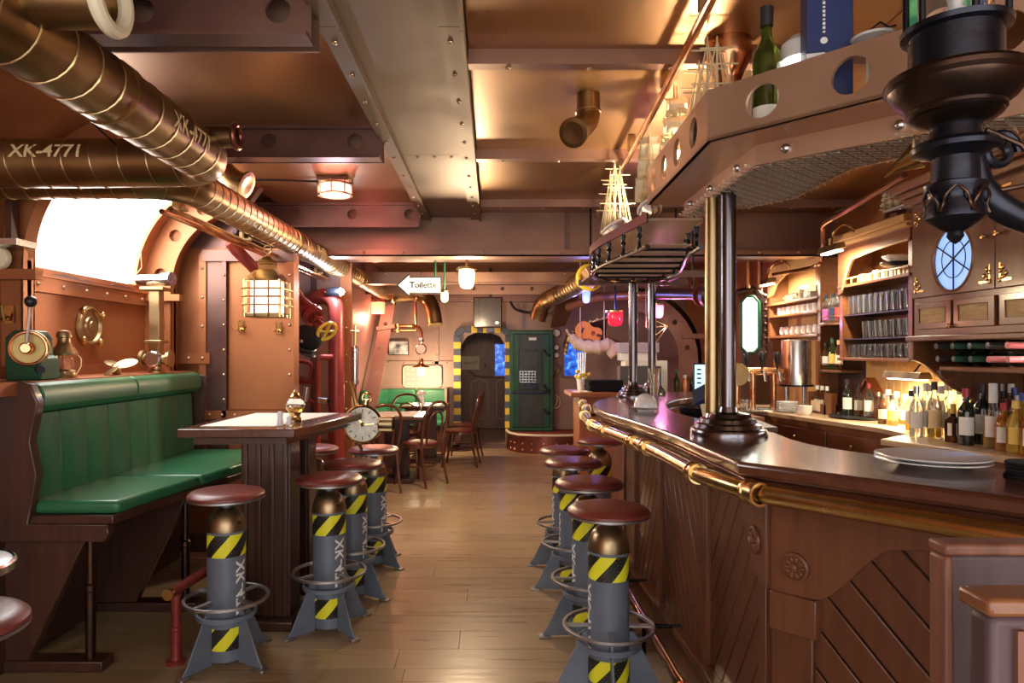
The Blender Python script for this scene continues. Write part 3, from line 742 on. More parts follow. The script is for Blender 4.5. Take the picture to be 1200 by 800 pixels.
for j, yy in enumerate((3.35, 3.6, 3.85, 4.1, 4.35, 4.58)):
    xs = [x for x, y, z in low if abs(y - yy) < .14]
    a, b = min(xs) + .04, max(xs) - .04
    MB().b(a, b, yy - .075, yy + .06, 1.955, 1.962).build('glass_plate', 'frost_shelf', gr, .002)
    MB().cyl((a - .03, yy, 1.945), (b + .03, yy, 1.945), .007, 8).build('cross_bar', 'iron', gr)
# dark slatted shelf behind the rack
sl = thing('slatted_shelf', (1.2, 5.4, 2.0), 'dark slatted shelf hanging behind the curved glass rack', 'shelf')
for i in range(10): MB().b(.72 + i * .075, .755 + i * .075, 5.0, 5.6, 2.01, 2.03).build('slat', 'beam', sl)
MB().b(.70, 1.6, 4.98, 5.0, 1.99, 2.04).build('rail', 'beam', sl); MB().b(.70, 1.6, 5.6, 5.62, 1.99, 2.04).build('rail', 'beam', sl)
for x in (.8, 1.5): MB().cyl((x, 5.61, 2.0), (x, 5.61, CZ), .008, 8).build('hanger_rod', 'iron', sl)

# ================================================================ STOOLS
def make_stool():
    t = thing('bar_stool', (0, 0, 0), '', 'stool')
    MB().lathe([(.0005, .802), (.08, .802), (.13, .799), (.158, .792), (.172, .78), (.174, .771), (.166, .764), (.15, .762)], n=36).build('seat', 'leather_red', t)
    MB().lathe([(.173, .768), (.173, .759), (.165, .755), (.0005, .755)], n=36).build('seat_rim', 'ring_metal', t)
    MB().lathe([(.032, .757), (.032, .748), (.024, .742), (.024, .70), (.03, .695)], n=16).build('post', 'grey_paint', t)
    MB().lathe([(.0005, .722), (.03, .717), (.055, .704), (.074, .68), (.084, .65), (.087, .625), (.087, .612)], n=28).build('dome', 'dome', t)
    MB().lathe([(.089, .614), (.089, .606), (.085, .604), (.085, .022), (.0005, .02)], n=56).build('cylinder', 'grey_paint', t)
    for z0, z1, r in ((.50, .602, .0858), (.075, .175, .0858)):
        tp = MB().lathe([(r, z0), (r, z1)], n=56).build('warning_tape', 'tape_yellow', t)
        k = MB()
        for j in range(4):
            a = 2 * PI * j / 4; w = .80; sk = 1.05; n = 8; vs = []
            for i in range(n + 1):
                v = i / n
                for u in range(4):
                    aa = a + sk * v + w * u / 3; vs.append(((r + .0016) * math.cos(aa), (r + .0016) * math.sin(aa), z0 + (z1 - z0) * v))
            k.add(vs, [(i * 4 + u, i * 4 + u + 1, i * 4 + u + 5, i * 4 + u + 4) for i in range(n) for u in range(3)], True)
        k.build('black_stripes', 'tape_black', tp)
    V, F = text_mesh('XK-4771', .078, True)
    a0 = -.62
    MB().add([(.0862 * math.cos(a0 - y / .0862), .0862 * math.sin(a0 - y / .0862), .335 - x) for x, y in V], F).build('lettering', 'stencil', t)
    MB().band((0, 0, .295), .178, .193, .014, 40).build('foot_ring', 'ring_metal', t, .002)
    for k in range(4):
        a = PI / 4 + k * PI / 2; R = RZ(a)
        MB().box(R @ Vector((.132, 0, .295)), (.094, .022, .01), R).build('ring_strut', 'ring_metal', t)
        fin = [(.083, .27), (.105, .27), (.215, .045), (.235, .02), (.235, .008), (.083, .008)]
        MB().ext([R @ Vector((x, -.004, z)) for x, z in fin], R @ Vector((0, .008, 0))).build('fin_leg', 'grey_paint', t, .002, 1)
        MB().box(R @ Vector((.228, 0, .006)), (.06, .045, .012), R).build('foot_pad', 'ring_metal', t, .003, 1)
    MB().band((0, 0, .225), .124, .136, .022, 40).build('lower_ring', 'grey_paint', t, .002)
    return t
st0 = make_stool()
LB = 'grey gas-cylinder stool with red seat, '
spots = [(.485, 2.87, -2.4, LB + 'by the bar at the carved corner bracket'), (.487, 3.47, -2.3, LB + 'second along the bar from the carved bracket'),
         (.485, 4.12, -2.5, LB + 'third along the bar from the carved bracket'), (.486, 4.62, -2.35, LB + 'fourth along the bar from the carved bracket'),
         (.80, 5.12, -2.2, LB + 'behind the bend of the bar'),
         (-1.25, 3.2, .28, LB + 'between green bench and red foot rail'), (-.86, 3.58, .0, LB + 'beside the near end of the high table'),
         (-.836, 4.06, .35, LB + 'middle one along the high table side'), (-.815, 4.66, .2, LB + 'next to the big brass clock'),
         (-1.24, 4.70, .6, LB + 'behind the high table by the red pipe'), (-1.33, 1.66, .2, LB + 'beside the small round metal table')]
for i, (x, y, a, lab) in enumerate(spots):
    s_ = st0 if i == 0 else copy_tree(st0)
    place(s_, (x, y, 0), a); tag(s_, lab, 'stool', 'gas-cylinder bar stools')

# ================================================================ LEFT SIDE FURNITURE
tb = thing('high_table', (-1.2, 3.9, 0), 'tall dark wood table with panelled pedestals beside the green bench', 'table')
TT = [(-1.61, 3.47), (-1.01, 3.47), (-.85, 4.42), (-1.62, 4.42)]
MB().prism(TT, 1.005, 1.05).build('tabletop', 'wood_top', tb, .006)
MB().prism([(-1.55, 3.53), (-1.07, 3.53), (-.93, 4.36), (-1.55, 4.36)], .965, 1.005).build('frieze', 'wood_dark', tb)
for x0, x1, y0, y1 in ((-1.33, -1.07, 3.60, 3.78), (-1.38, -1.11, 4.12, 4.28)):
    pd = MB().b(x0, x1, y0, y1, .05, .965).build('pedestal', 'wood_dark', tb, .004)
    for k in range(4):
        u = x0 + .012 + k * (x1 - x0 - .05) / 3; MB().b(u, u + .026, y0 - .016, y0, .05, .965).build('pilaster_strip', 'wood_dark', pd, .005)
MB().b(-1.40, -1.035, 3.52, 3.84, 0, .05).build('base_board', 'wood_dark', tb, .008)
MB().b(-1.44, -1.07, 4.05, 4.34, 0, .05).build('base_board', 'wood_dark', tb, .008)
tag(MB().prism([(-1.545, 3.60), (-1.16, 3.60), (-.99, 4.38), (-1.52, 4.38)], 1.05, 1.053).build('table_runner', 'paper'), 'cream paper runner lying on the tall dark table', 'runner')
def shaker(x, y, h, lab, m):
    o = thing('shaker', (x, y, 1.053), lab, 'shaker')
    MB().lathe([(.0005, 0), (.017, 0), (.018, .004), (.015, h * .5), (.013, h * .7), (.016, h * .72)], (x, y, 1.053), None, 16).build('body', m, o)
    MB().lathe([(.016, h * .72), (.015, h * .9), (.009, h), (.0005, h)], (x, y, 1.053), None, 16).build('cap', 'white_china', o)
shaker(-1.13, 3.62, .075, 'tall white salt shaker on the tall table runner', 'white_china'); shaker(-1.09, 3.645, .05, 'short white pepper shaker beside the tall one', 'white_china')
ol = thing('oil_lamp', (-1.12, 3.86, 1.053), 'small brass and glass oil lamp on the tall dark table', 'lamp')
p = (-1.12, 3.86, 1.053)
MB().lathe([(.0005, 0), (.038, 0), (.04, .008), (.032, .02), (.03, .035), (.036, .05)], p, None, 20).build('base', 'brass', ol)
MB().lathe([(.036, .05), (.05, .07), (.054, .09), (.048, .11), (.03, .125), (.026, .13)], p, None, 20).build('glass_bowl', 'glass', ol)
MB().lathe([(.03, .045), (.032, .06), (.04, .08), (.0005, .082)], p, None, 16).build('oil', 'gold_liquid', ol)
MB().lathe([(.03, .128), (.032, .14), (.02, .15), (.016, .165), (.008, .17), (.0005, .178)], p, None, 16).build('top_cap', 'brass', ol)

bn = thing('green_bench', (-1.95, 3.8, 0), 'green leather bar bench with fluted back and dark wood ends', 'bench')
fl = lambda y: -1.68 + (y - 3.06) * .155       # front edge of the seat
for y0, y1 in ((3.06, 3.70), (3.71, 4.72)):
    MB().prism([(fl(y0), y0), (fl(y1), y1), (-2.11, y1), (-2.11, y0)], .715, .775).build('seat_cushion', 'leather_green', bn, .022, 4)
MB().prism([(fl(3.04) - .01, 3.04), (fl(4.74) - .01, 4.74), (-2.13, 4.74), (-2.13, 3.04)], .675, .715).build('seat_board', 'wood_dark', bn, .005)
N = 8; ys = [3.09 + (4.74 - 3.09) * i / N for i in range(N + 1)]
for a, b in zip(ys, ys[1:]):
    prof = []
    for i in range(7): v = i / 6; prof.append((-2.055 + .012 * math.sin(PI * v) - .02, a + (b - a) * v))
    MB().ext([(x, y, .77) for x, y in prof] + [(-2.11, b, .77), (-2.11, a, .77)], (-.02, 0, .395), True).build('back_channel', 'leather_green', bn, .006)
for a, b in ((3.08, 3.90), (3.905, 4.76)):
    sec = [(-2.105, 1.165), (-2.055, 1.17), (-2.03, 1.20), (-2.028, 1.25), (-2.045, 1.29), (-2.075, 1.305), (-2.105, 1.30)]
    MB().ext([(x, a, z) for x, z in sec], (0, b - a, 0), True).build('head_roll', 'leather_green', bn, .01, 3)
MB().b(-2.15, -2.105, 3.06, 4.78, .7, 1.25).build('back_board', 'wood_dark', bn)
endp = [(-2.42, .60), (-1.72, .60), (-1.70, .64), (-1.71, .675), (-2.06, .68), (-2.04, .78), (-2.02, .9), (-2.05, 1.05), (-2.03, 1.14), (-2.015, 1.22), (-2.05, 1.30), (-2.10, 1.315), (-2.42, 1.305)]
MB().holed(endp, [], lambda u, v, w: (u, 3.02 + w, v), .05).build('end_panel', 'wood_dark', bn, .006)
MB().holed([(-2.2, .7), (-2.05, .7), (-2.0, 1.28), (-2.2, 1.30)], [], lambda u, v, w: (u, 4.765 + w, v), .03).build('end_panel', 'wood_dark', bn, .006)
for y0, xo in ((3.08, 0), (3.80, .11)):
    MB().holed([(-2.42, .05), (-2.10 + xo, .05), (-1.80 + xo, .675), (-2.42, .675)], [], lambda u, v, w: (u, y0 + w, v), .05).build('support_panel', 'wood_dark', bn, .004)
    MB().b(-2.42, -1.76 + xo, y0 - .01, y0 + .09, 0, .05).build('base_runner', 'wood_dark', bn, .006)
    px = -1.84 + xo
    MB().lathe([(.022, .05), (.022, .35), (.026, .355), (.026, .38), (.017, .39), (.017, .68)], (px, y0 + .04, 0), None, 14).build('support_post', 'iron_bronze', bn)
# red foot rail by the bench
rr_ = thing('red_foot_rail', (-1.47, 3.2, 0), 'red pipe foot rail with brass end cap beside the bench', 'rail')
MB().tube([(-1.475, 3.12, .34), (-1.44, 3.5, .34), (-1.40, 3.9, .34), (-1.38, 4.2, .34)], .024, 14).build('rail_tube', 'pipe_red', rr_)
MB().cyl((-1.477, 3.095, .34), (-1.475, 3.12, .34), .026, 14).build('end_cap', 'brass', rr_)
for x, y in ((-1.472, 3.17), (-1.385, 4.15)):
    MB().lathe([(.045, 0), (.045, .012), (.026, .02), (.024, .03), (.024, .15), (.028, .155), (.028, .17), (.022, .175), (.022, .33)], (x, y, 0), None, 16).build('post', 'pipe_red', rr_)
# small round metal table and its rim at the very left
rt = thing('round_table', (-1.26, 1.55, 0), 'small round metal-rimmed bar table beside the nearest stool', 'table')
c = (-1.33, 1.62, 0)
rt.location = (-1.585, 1.95, 0); OFF[rt.name] = Vector((-1.585, 1.95, 0)); c = (-1.585, 1.95, 0)
MB().lathe([(.0005, .83), (.17, .83), (.178, .825), (.18, .81), (.175, .80), (.0005, .80)], c, None, 36).build('tabletop', 'ring_metal', rt)
MB().lathe([(.178, .832), (.186, .825), (.186, .805), (.178, .80)], c, None, 36).build('rim', 'steel', rt)
MB().lathe([(.17, 0), (.17, .02), (.05, .04), (.03, .06), (.03, .80)], c, None, 20).build('pedestal', 'iron', rt)
# ================================================================ DUCTS AND PIPES
def duct(name, label, pts, r, m, seam_step=.11, seam='seam', n=20, joints=()):
    t = thing(name, tuple(pts[0]), label, 'pipe')
    MB().tube(pts, r, n).build('duct_tube', m, t)
    k = MB(); P = [Vector(p) for p in pts]; acc = 0.; nxt = seam_step
    for a, b in zip(P, P[1:]):
        L = (b - a).length; d = (b - a).normalized() if L else None
        while L and nxt <= acc + L:
            c = a + d * (nxt - acc); R = toward(d) @ RX(.10)
            k.torus(c, r * 1.004, .0032, R, 24, 5); nxt += seam_step
        acc += L
    stuff(k.build('seam_rings', seam, t))
    for i, w in joints:
        a = P[i]; d = (P[min(i + 1, len(P) - 1)] - P[max(i - 1, 0)]).normalized()
        MB().lathe([(r, -w / 2), (r * 1.06, -w / 2), (r * 1.06, w / 2), (r, w / 2)], a, toward(d), 24).build('joint_collar', m, t)
    return t
def bend(c, R, a0, a1, plane, n=8):  # arc points, plane = (u, v)
    u, v = Vector(plane[0]), Vector(plane[1]); c = Vector(c)
    return [c + u * R * math.cos(a0 + (a1 - a0) * i / n) + v * R * math.sin(a0 + (a1 - a0) * i / n) for i in range(n + 1)]
AX, AZ = -1.235, 2.275
bz = 2.27
ptsA = [(-2.2, .95, 2.45), (-1.75, 1.2, 2.36), (-1.42, 1.38, 2.30), (AX - .03, 1.58, AZ), (AX, 1.8, AZ), (AX, 2.2, AZ), (AX, 2.6, AZ)] + [(AX, 2.85, AZ)] + \
       [tuple(p) for p in bend((AX - .14, 2.86, AZ), .14, 0, PI / 2, ((1, 0, 0), (0, 1, 0)), 6)] + [(-1.8, 3.0, bz), (-2.45, 3.0, bz)]
dA = duct('ventilation_duct', 'fat brass spiral duct bending back into the left wall under the ceiling', ptsA, .105, 'duct', .12, joints=((5, .05), (3, .06)))
def on_tube(cx, cz, r, y0, ang, flip=1):   # lettering along +Y on a tube at angle ang (0 = +X, pi/2 = up)
    return lambda x, y: (cx + r * math.cos(ang + y / r), y0 - flip * x, cz + r * math.sin(ang + y / r))
text_on(on_tube(AX, AZ, .1065, 2.58, -.05, -1), 'XK-4771', .085, 'stencil_gold', dA, bold=True)
V, F = text_mesh('XK-4771', .085, True)
MB().add([(-1.90 + x, 3.0 - .1065 * math.cos(y / .1065 + .25), bz + .1065 * math.sin(y / .1065 + .25)) for x, y in V], F).build('lettering', 'stencil_gold', dA)
for yy, zz, r, L, rm, cm in ((1.72, 2.33, .072, .25, .02, 'cream'), (2.86, 2.345, .046, .14, .012, 'duct_red')):
    s_ = MB().lathe([(r, 0), (r, L), (r * .8, L), (r * .8, L - .03)], (AX + .02, yy, zz), RY(PI / 2), 22).build('branch_stub', 'duct', dA)
    MB().torus((AX + .02 + L, yy, zz), r * 1.02, rm, RY(PI / 2), 28, 10).build('stub_flange', cm, s_)
    MB().lathe([(r * .8, L - .03), (.0005, L - .03)], (AX + .02, yy, zz), RY(PI / 2), 20).build('stub_inside', 'brass_dull', s_)
# long duct C
CX, CZ2, CR = -1.47, 2.25, .09
ptsC = [(-2.45, 3.2, CZ2), (-1.9, 3.2, CZ2), (-1.65, 3.2, CZ2)] + [tuple(p) for p in bend((-1.65, 3.38, CZ2), .18, -PI / 2, 0, ((1, 0, 0), (0, 1, 0)), 6)][1:] + [(CX, 4.1, CZ2), (CX, 5.0, CZ2), (CX, 6.2, CZ2), (CX, 7.4, CZ2), (CX, 8.8, CZ2), (CX, 9.4, CZ2)]
dC = duct('long_duct', 'long copper spiral duct running along the left wall to the back', ptsC, CR, 'duct', .10, joints=((10, .07), (12, .08), (13, .08)))
text_on(on_tube(CX, CZ2, .0925, 5.5, .1, -1), 'XK-4771', .08, 'stencil_gold', dC)
cd = thing('copper_conduit', (-1.56, 3.3, 2.1), 'pair of thin copper conduits under the long duct', 'pipe')
for dx, dz in ((0, 0), (-.045, -.012)): MB().tube([(-1.56 + dx, 3.3, 2.135 + dz), (-1.56 + dx, 6.5, 2.135 + dz)], .014, 10).build('conduit', 'copper_shine', cd)
for yy in (3.4, 4.3, 5.2, 6.1): MB().b(-1.63, -1.53, yy, yy + .03, 2.147, 2.16).b(-1.60, -1.58, yy, yy + .03, 2.16, 2.20).build('clip', 'brass_dull', cd)
wv = tag(MB().tube([(-1.66, 2.1, 2.6), (-1.63, 2.5, 2.43), (-1.6, 2.95, 2.31)], .004, 6).build('hanger_wire', 'iron'), 'thin black wire hanging beside the fat brass duct', 'wire')
# brass elbows
def elbow(name, label, pts, r, m='duct', fl=1.28, parent=None):
    t = thing(name, tuple(pts[0]), label, 'pipe')
    P = spline(pts, 6); MB().tube(P, r, 20).build('elbow_tube', m, t)
    d = (P[-1] - P[-2]).normalized()
    MB().lathe([(r, -.012), (r * fl, -.008), (r * fl, .006), (r * .9, .008)], P[-1], toward(d), 24).build('mouth_flange', m, t)
    MB().lathe([(r * .9, .0085), (.0005, .004)], P[-1], toward(d), 20).build('mouth', m, t)
    j = len(P) // 3; d = (P[j + 1] - P[j]).normalized()
    MB().torus(P[j], r * 1.01, .006, toward(d), 24, 6).build('weld_ring', 'seam', t)
    return t
elbow('ceiling_vent_pipe', 'bent brass vent pipe coming out of the copper ceiling', [(.445, 3.20, 2.65), (.445, 3.20, 2.585), (.44, 3.19, 2.53), (.40, 3.13, 2.47), (.36, 3.06, 2.425)], .055, fl=1.22)
elbow('ceiling_vent_pipe', 'short flanged brass elbow above the long left duct', [(-1.62, 3.95, 2.62), (-1.58, 3.95, 2.52), (-1.50, 3.93, 2.44), (-1.42, 3.92, 2.40)], .062, fl=1.3)
q = elbow('back_vent_pipe', 'bent brass vent pipe hanging behind the arrow sign', [at(462, 346, 9.3), at(484, 344, 9.3), at(500, 350, 9.3), at(507, 362, 9.25), at(510, 380, 9.2)], .10, fl=1.02)
MB().torus(at(462, 346, 9.3), .125, .02, RY(PI / 2), 24, 8).build('flange_ring', 'brass', q)
q = duct('ribbed_duct', 'ribbed brass duct with a yellow ring at its mouth', [at(690, 326, 6.9), at(668, 338, 7.8), at(650, 347, 8.4), at(641, 351, 8.6), at(634, 360, 8.7), at(630, 374, 8.75)], .105, 'duct', .13)
MB().torus(at(691, 325, 6.85), .115, .026, toward(at(691, 325, 6.85) - at(668, 338, 7.8)), 28, 10).build('yellow_ring', 'yellow_paint', q)
tag(MB().box(at(703, 318, 6.7), (.30, .5, .2), RY(-.55)).build('duct_box', 'fascia', None, .006), 'tilted copper duct box beside the yellow ring', 'box')
tag(MB().ext([at(655, 345, 9.2), at(678, 345, 9.2), at(662, 382, 9.4), at(645, 384, 9.4)], (0, .1, .02)).build('ceiling_chute', 'ceiling_dark'), 'dark sloping metal chute under the back ceiling beam', 'chute')
tag(MB().tube(spline([at(598, 353, 9.6), at(604, 362, 9.6), at(618, 366, 9.6), at(632, 364, 9.5), at(645, 358, 9.4)], 6), .018, 8).build('black_cable', 'black_plastic'), 'loose black cable drooping above the green door', 'cable')
# ceiling conduits on the bar side
cp = thing('ceiling_conduit', (.7, 2.0, 2.5), 'copper conduit pipe running under the ceiling along the bar shelf', 'pipe')
MB().tube([(.66, 1.5, 2.56), (.69, 2.1, 2.56), (.73, 2.9, 2.555), (.78, 4.1, 2.55), (.84, 5.6, 2.55)], .016, 10).build('conduit', 'copper_shine', cp)
for x, y in ((.697, 2.25), (.73, 2.9), (.77, 3.8)): MB().b(x - .02, x + .02, y - .012, y + .012, 2.565, CZ).build('clip', 'brass_dull', cp)
c2 = thing('ceiling_conduit', (2.4, 5.0, 2.3), 'bent copper conduit crossing to the glass cabinet', 'pipe')
MB().tube(spline([at(1060, 205, 3.6), at(990, 248, 4.4), at(966, 262, 4.9), at(964, 272, 5.1), at(964, 298, 5.4), at(955, 312, 5.6), at(905, 322, 5.8)], 5), .016, 10).build('conduit', 'copper_shine', c2)

# ================================================================ RED PIPEWORK AND LANTERN
rp = thing('red_riser_pipe', (-1.43, 6.2, 0), 'thick red riser pipe with curved top beside the bulkhead', 'pipe')
MB().tube([(-1.82, 6.56, 1.92)] + spline([(-1.72, 6.45, 1.94), (-1.56, 6.32, 1.96), (-1.45, 6.25, 1.88), (-1.43, 6.22, 1.72)], 5) + [(-1.43, 6.22, .0)], .072, 20).build('pipe_tube', 'pipe_red', rp)
MB().lathe([(.10, 0), (.10, .03), (.072, .035)], (-1.43, 6.22, 0), None, 20).build('floor_flange', 'pipe_red', rp)
r2 = thing('red_branch_pipe', (-1.6, 6.0, .9), 'thin red pipe with steel stop valves beside the thick red riser', 'pipe')
X1 = (372 - 578) * 6.1 / 800
MB().tube([(-1.45, 6.15, 1.40), (X1 + .03, 6.1, 1.40), (X1, 6.1, 1.36), (X1, 6.1, .55)], .026, 12).build('pipe_tube', 'pipe_red', r2)
MB().tube(spline([at(346, 423, 6.1), at(358, 424, 6.1), at(365, 428, 6.1), at(364, 440, 6.1), at(360, 446, 6.1), at(347, 441, 6.1)], 4), .02, 10).build('bent_pipe', 'pipe_red', r2)
MB().tube([at(347, 448, 6.1), at(372, 448, 6.1)], .016, 10).tube([at(362, 468, 6.1), at(368, 472, 6.1), at(372, 473, 6.1)], .02, 10).build('cross_pipe', 'pipe_red', r2)
MB().tube([at(360, 453, 6.05), at(357, 470, 6.05)], [.03, .034], 12).build('valve_body', 'steel', r2)
MB().tube([at(373, 469, 6.0), at(384, 470, 6.0)], .032, 12).build('valve_body', 'steel', r2)
MB().torus(at(386, 470, 6.0), .03, .008, RY(PI / 2), 16, 6).build('handwheel', 'iron', r2)
rv = thing('red_wheel_valve', (-1.6, 5.6, 1.6), 'red stop valve with a yellow handwheel', 'valve')
va, vb, vc, vd = at(344, 349, 5.75), at(356, 358, 5.6), at(367, 370, 5.5), at(383, 388, 5.4)
ax = (vd - vc).normalized(); R = toward(ax)
MB().lathe([(.0005, 0), (.085, 0), (.085, .03), (.05, .03), (.05, .06)], at(344, 349, 5.75), toward((.75, -.6, .1)), 24).build('wall_flange', 'beam_mauve', rv)
rivets(rv, [at(344, 349, 5.72) + toward((.75, -.6, .1)) @ Vector((.066 * math.cos(a), .066 * math.sin(a), .02)) for a in [k * PI / 3 for k in range(6)]], .01, (.75, -.6, .1), 'flange_bolts', 'iron')
MB().tube(spline([va, vb, vc], 5), .062, 18).build('valve_body', 'pipe_red', rv)
MB().lathe([(.06, -.02), (.088, -.02), (.088, .02), (.06, .02)], vc, R, 22).lathe([(.055, -.02), (.078, -.02), (.078, .0), (.055, .0)], vc - ax * .05, R, 22).build('bonnet_flange', 'pipe_red', rv)
for k in range(3):
    o_ = R @ Vector((.04 * math.cos(k * 2.1), .04 * math.sin(k * 2.1), 0)); MB().cyl(vc + o_, vd - ax * .03 + o_ * .6, .009, 8).build('yoke_rod', 'pipe_red', rv)
MB().cyl(vc, vd, .012, 8).torus(vc + ax * .07, .04, .008, R, 20, 6).build('stem', 'pipe_red', rv)
MB().torus(vd, .082, .013, R, 28, 8).cyl(vd - R @ Vector((.08, 0, 0)), vd + R @ Vector((.08, 0, 0)), .01, 8).cyl(vd - R @ Vector((0, .08, 0)), vd + R @ Vector((0, .08, 0)), .01, 8).build('handwheel', 'yellow_paint', rv)
cpk = thing('peaked_cap', tuple(at(361, 402, 5.35)), 'black peaked captain cap hanging on the yellow-wheeled valve', 'cap')
c0 = at(360, 396, 5.40); R = RY(.5) @ RX(.35)
MB().ball(c0, .118, 20, (1, .8, .85), R).build('crown', 'black_felt', cpk)
MB().torus(c0 + R @ Vector((0, -.01, -.06)), .095, .018, R, 28, 8).build('band', 'black_plastic', cpk)
MB().ball(c0 + R @ Vector((.05, -.05, -.085)), .085, 16, (1, .8, .22), R).build('visor', 'black_plastic', cpk)
MB().ball(c0 + R @ Vector((-.005, -.092, .0)), .016, 10).build('badge', 'steel', cpk)
MB().tube([c0 + R @ Vector((.08, 0, -.03)), vc + Vector((0, 0, -.02)), vc + Vector((0, 0, .02))], .006, 6).build('chin_strap', 'black_plastic', cpk)
tag(MB().tube([at(268, 284, 4.55), at(277, 293, 4.6), at(292, 308, 4.7), at(312, 332, 4.85)], [.03, .042, .04, .034], 14).build('red_strut_pipe', 'pipe_red'), 'short red pipe slanting down from the long duct behind the lantern', 'pipe')
sp = thing('fire_pump', tuple(at(416, 452, 6.45)), 'slim silver hand pump mounted on the bulkhead edge', 'pump')
a = at(416, 450, 6.45); MB().lathe([(.0005, 0), (.035, 0), (.036, .01), (.036, .04), (.032, .045), (.032, .30), (.037, .305), (.037, .34), (.02, .36), (.012, .37)], a, None, 18).build('cylinder', 'steel', sp)
MB().cyl(a + Vector((0, 0, .36)), a + Vector((0, 0, .56)), .012, 10).cyl(a + Vector((-.04, 0, .5)), a + Vector((.04, 0, .5)), .01, 8).build('handle', 'brass_dull', sp)
MB().tube([a, a + Vector((.0, 0, -.08)), a + Vector((.02, 0, -.3))], [.018, .012, .012], 10).build('hose', 'pipe_red', sp)

ln = thing('ship_lantern', (-1.42, 4.3, 1.66), 'square caged brass ship lantern hanging from the long duct', 'lantern')
lc = Vector((-1.42, 4.3, 1.66)); W, H = .108, .20
MB().b(lc.x - W, lc.x + W, lc.y - W, lc.y + W, lc.z, lc.z + .025).build('base', 'brass_dull', ln, .005)
gl = MB().box(lc + Vector((0, 0, .125)), (W * 1.5, W * 1.5, H), RZ(PI / 4 * 0)).build('glass_body', 'lantern_glass', ln)
MB().lathe([(.155, .225), (.15, .235), (.10, .285), (.065, .30), (.06, .33), (.064, .335), (.06, .36), (.03, .385), (.012, .39), (.012, .41)], lc, RZ(PI / 4), 4, flat=True).build('roof', 'brass', ln)
g = MB()
for s1 in (-1, 1):
    for s2 in (-1, 1): g.cyl(lc + Vector((s1 * W, s2 * W, .0)), lc + Vector((s1 * W, s2 * W, .23)), .008, 8)
for z in (.075, .125, .175):
    q_ = [lc + Vector((sx * (W + .012), sy * (W + .012), z)) for sx, sy in ((-1, -1), (1, -1), (1, 1), (-1, 1))]; g.tube(q_, .0055, 6, closed=True)
for s1 in (-.4, .4):
    for ax_ in (0, 1):
        for s2 in (-1, 1):
            o_ = Vector((s1 * W, s2 * (W + .012), 0)) if ax_ == 0 else Vector((s2 * (W + .012), s1 * W, 0)); g.cyl(lc + o_, lc + o_ + Vector((0, 0, .23)), .0055, 6)
g.build('cage', 'brass', ln)
MB().torus(lc + Vector((0, 0, .43)), .025, .005, RX(PI / 2), 18, 6).build('ring', 'brass', ln)
MB().tube([lc + Vector((0, 0, .45)), (-1.55, 4.32, 2.17)], .003, 5).tube([lc + Vector((0, 0, .45)), (-1.44, 4.5, 2.165)], .003, 5).build('hanging_wire', 'brass_dull', ln)

# ================================================================ ORNAMENTS ON THE LEDGE
LZ = 1.31
X['dial_brass'] = mat('dial_brass', (.62, .46, .17), .5, .25, col2=(.5, .35, .12), scale=14)
eg = thing('engine_telegraph', (-2.22, 3.25, LZ), 'green engine telegraph with brass dial and black-knobbed lever', 'telegraph')
MB().holed([(-2.29, LZ), (-2.12, LZ), (-2.12, LZ + .10), (-2.15, LZ + .12), (-2.155, LZ + .2), (-2.18, LZ + .235), (-2.25, LZ + .235), (-2.29, LZ + .2)], [], lambda u, v, w: (u, 3.20 + w, v), .14).build('body', 'green_paint', eg, .006)
dc = Vector((-2.165, 3.185, LZ + .15)); R = toward((.35, -1, 0))
MB().lathe([(.0005, .01), (.066, .01), (.066, .015), (.078, .018), (.082, .01), (.082, -.02)], dc, R, 32).build('dial', X['dial_brass'], eg)
MB().torus(dc + R @ Vector((0, 0, .012)), .075, .008, R, 32, 8).build('dial_rim', 'copper_shine', eg)
MB().lathe([(.03, .01), (.028, .05), (.02, .06), (.0005, .06)], dc, R, 18).build('hub', 'copper_shine', eg)
hb = dc + R @ Vector((0, 0, .045)); MB().cyl(hb, hb + Vector((.02, 0, .20)), .008, 10).build('lever', 'steel', eg)
MB().ball(hb + Vector((.021, 0, .215)), .027, 16).build('knob', 'black_plastic', eg)
MB().cyl((-2.13, 3.2, LZ + .05), (-2.10, 3.17, LZ + .05), .018, 10).build('bolt', 'iron', eg)
sl_ = thing('table_lantern', (-2.2, 3.5, LZ), 'nickel ship lantern with wire guard standing on the ledge', 'lantern')
o = (-2.2, 3.5, LZ)
MB().lathe([(.0005, 0), (.058, 0), (.06, .012), (.055, .02), (.055, .035), (.045, .045)], o, None, 24).build('base', 'brass_dull', sl_)
MB().lathe([(.036, .045), (.042, .06), (.042, .10), (.036, .118)], o, None, 20).build('glass_chimney', 'glass', sl_)
MB().lathe([(.062, .115), (.064, .125), (.05, .15), (.034, .175), (.030, .19), (.03, .205), (.036, .208), (.036, .225), (.028, .24), (.0005, .245)], o, None, 24).build('hood', 'brass_dull', sl_)
g = MB()
for k in range(4):
    a = k * PI / 2 + .5; g.tube([(o[0] + .055 * math.cos(a), o[1] + .055 * math.sin(a), LZ + .02), (o[0] + .075 * math.cos(a), o[1] + .075 * math.sin(a), LZ + .06), (o[0] + .075 * math.cos(a), o[1] + .075 * math.sin(a), LZ + .1), (o[0] + .055 * math.cos(a), o[1] + .055 * math.sin(a), LZ + .125)], .003, 6)
g.build('wire_guard', 'brass_dull', sl_)
pr = thing('ship_propeller', (-2.2, 3.98, LZ), 'small bronze ship propeller lying on the ledge', 'propeller')
pc = Vector((-2.2, 3.98, LZ + .03))
MB().lathe([(.0005, .035), (.02, .03), (.026, 0), (.024, -.03), (.0005, -.03)], pc, RX(.5), 16).build('hub', 'brass_dull', pr)
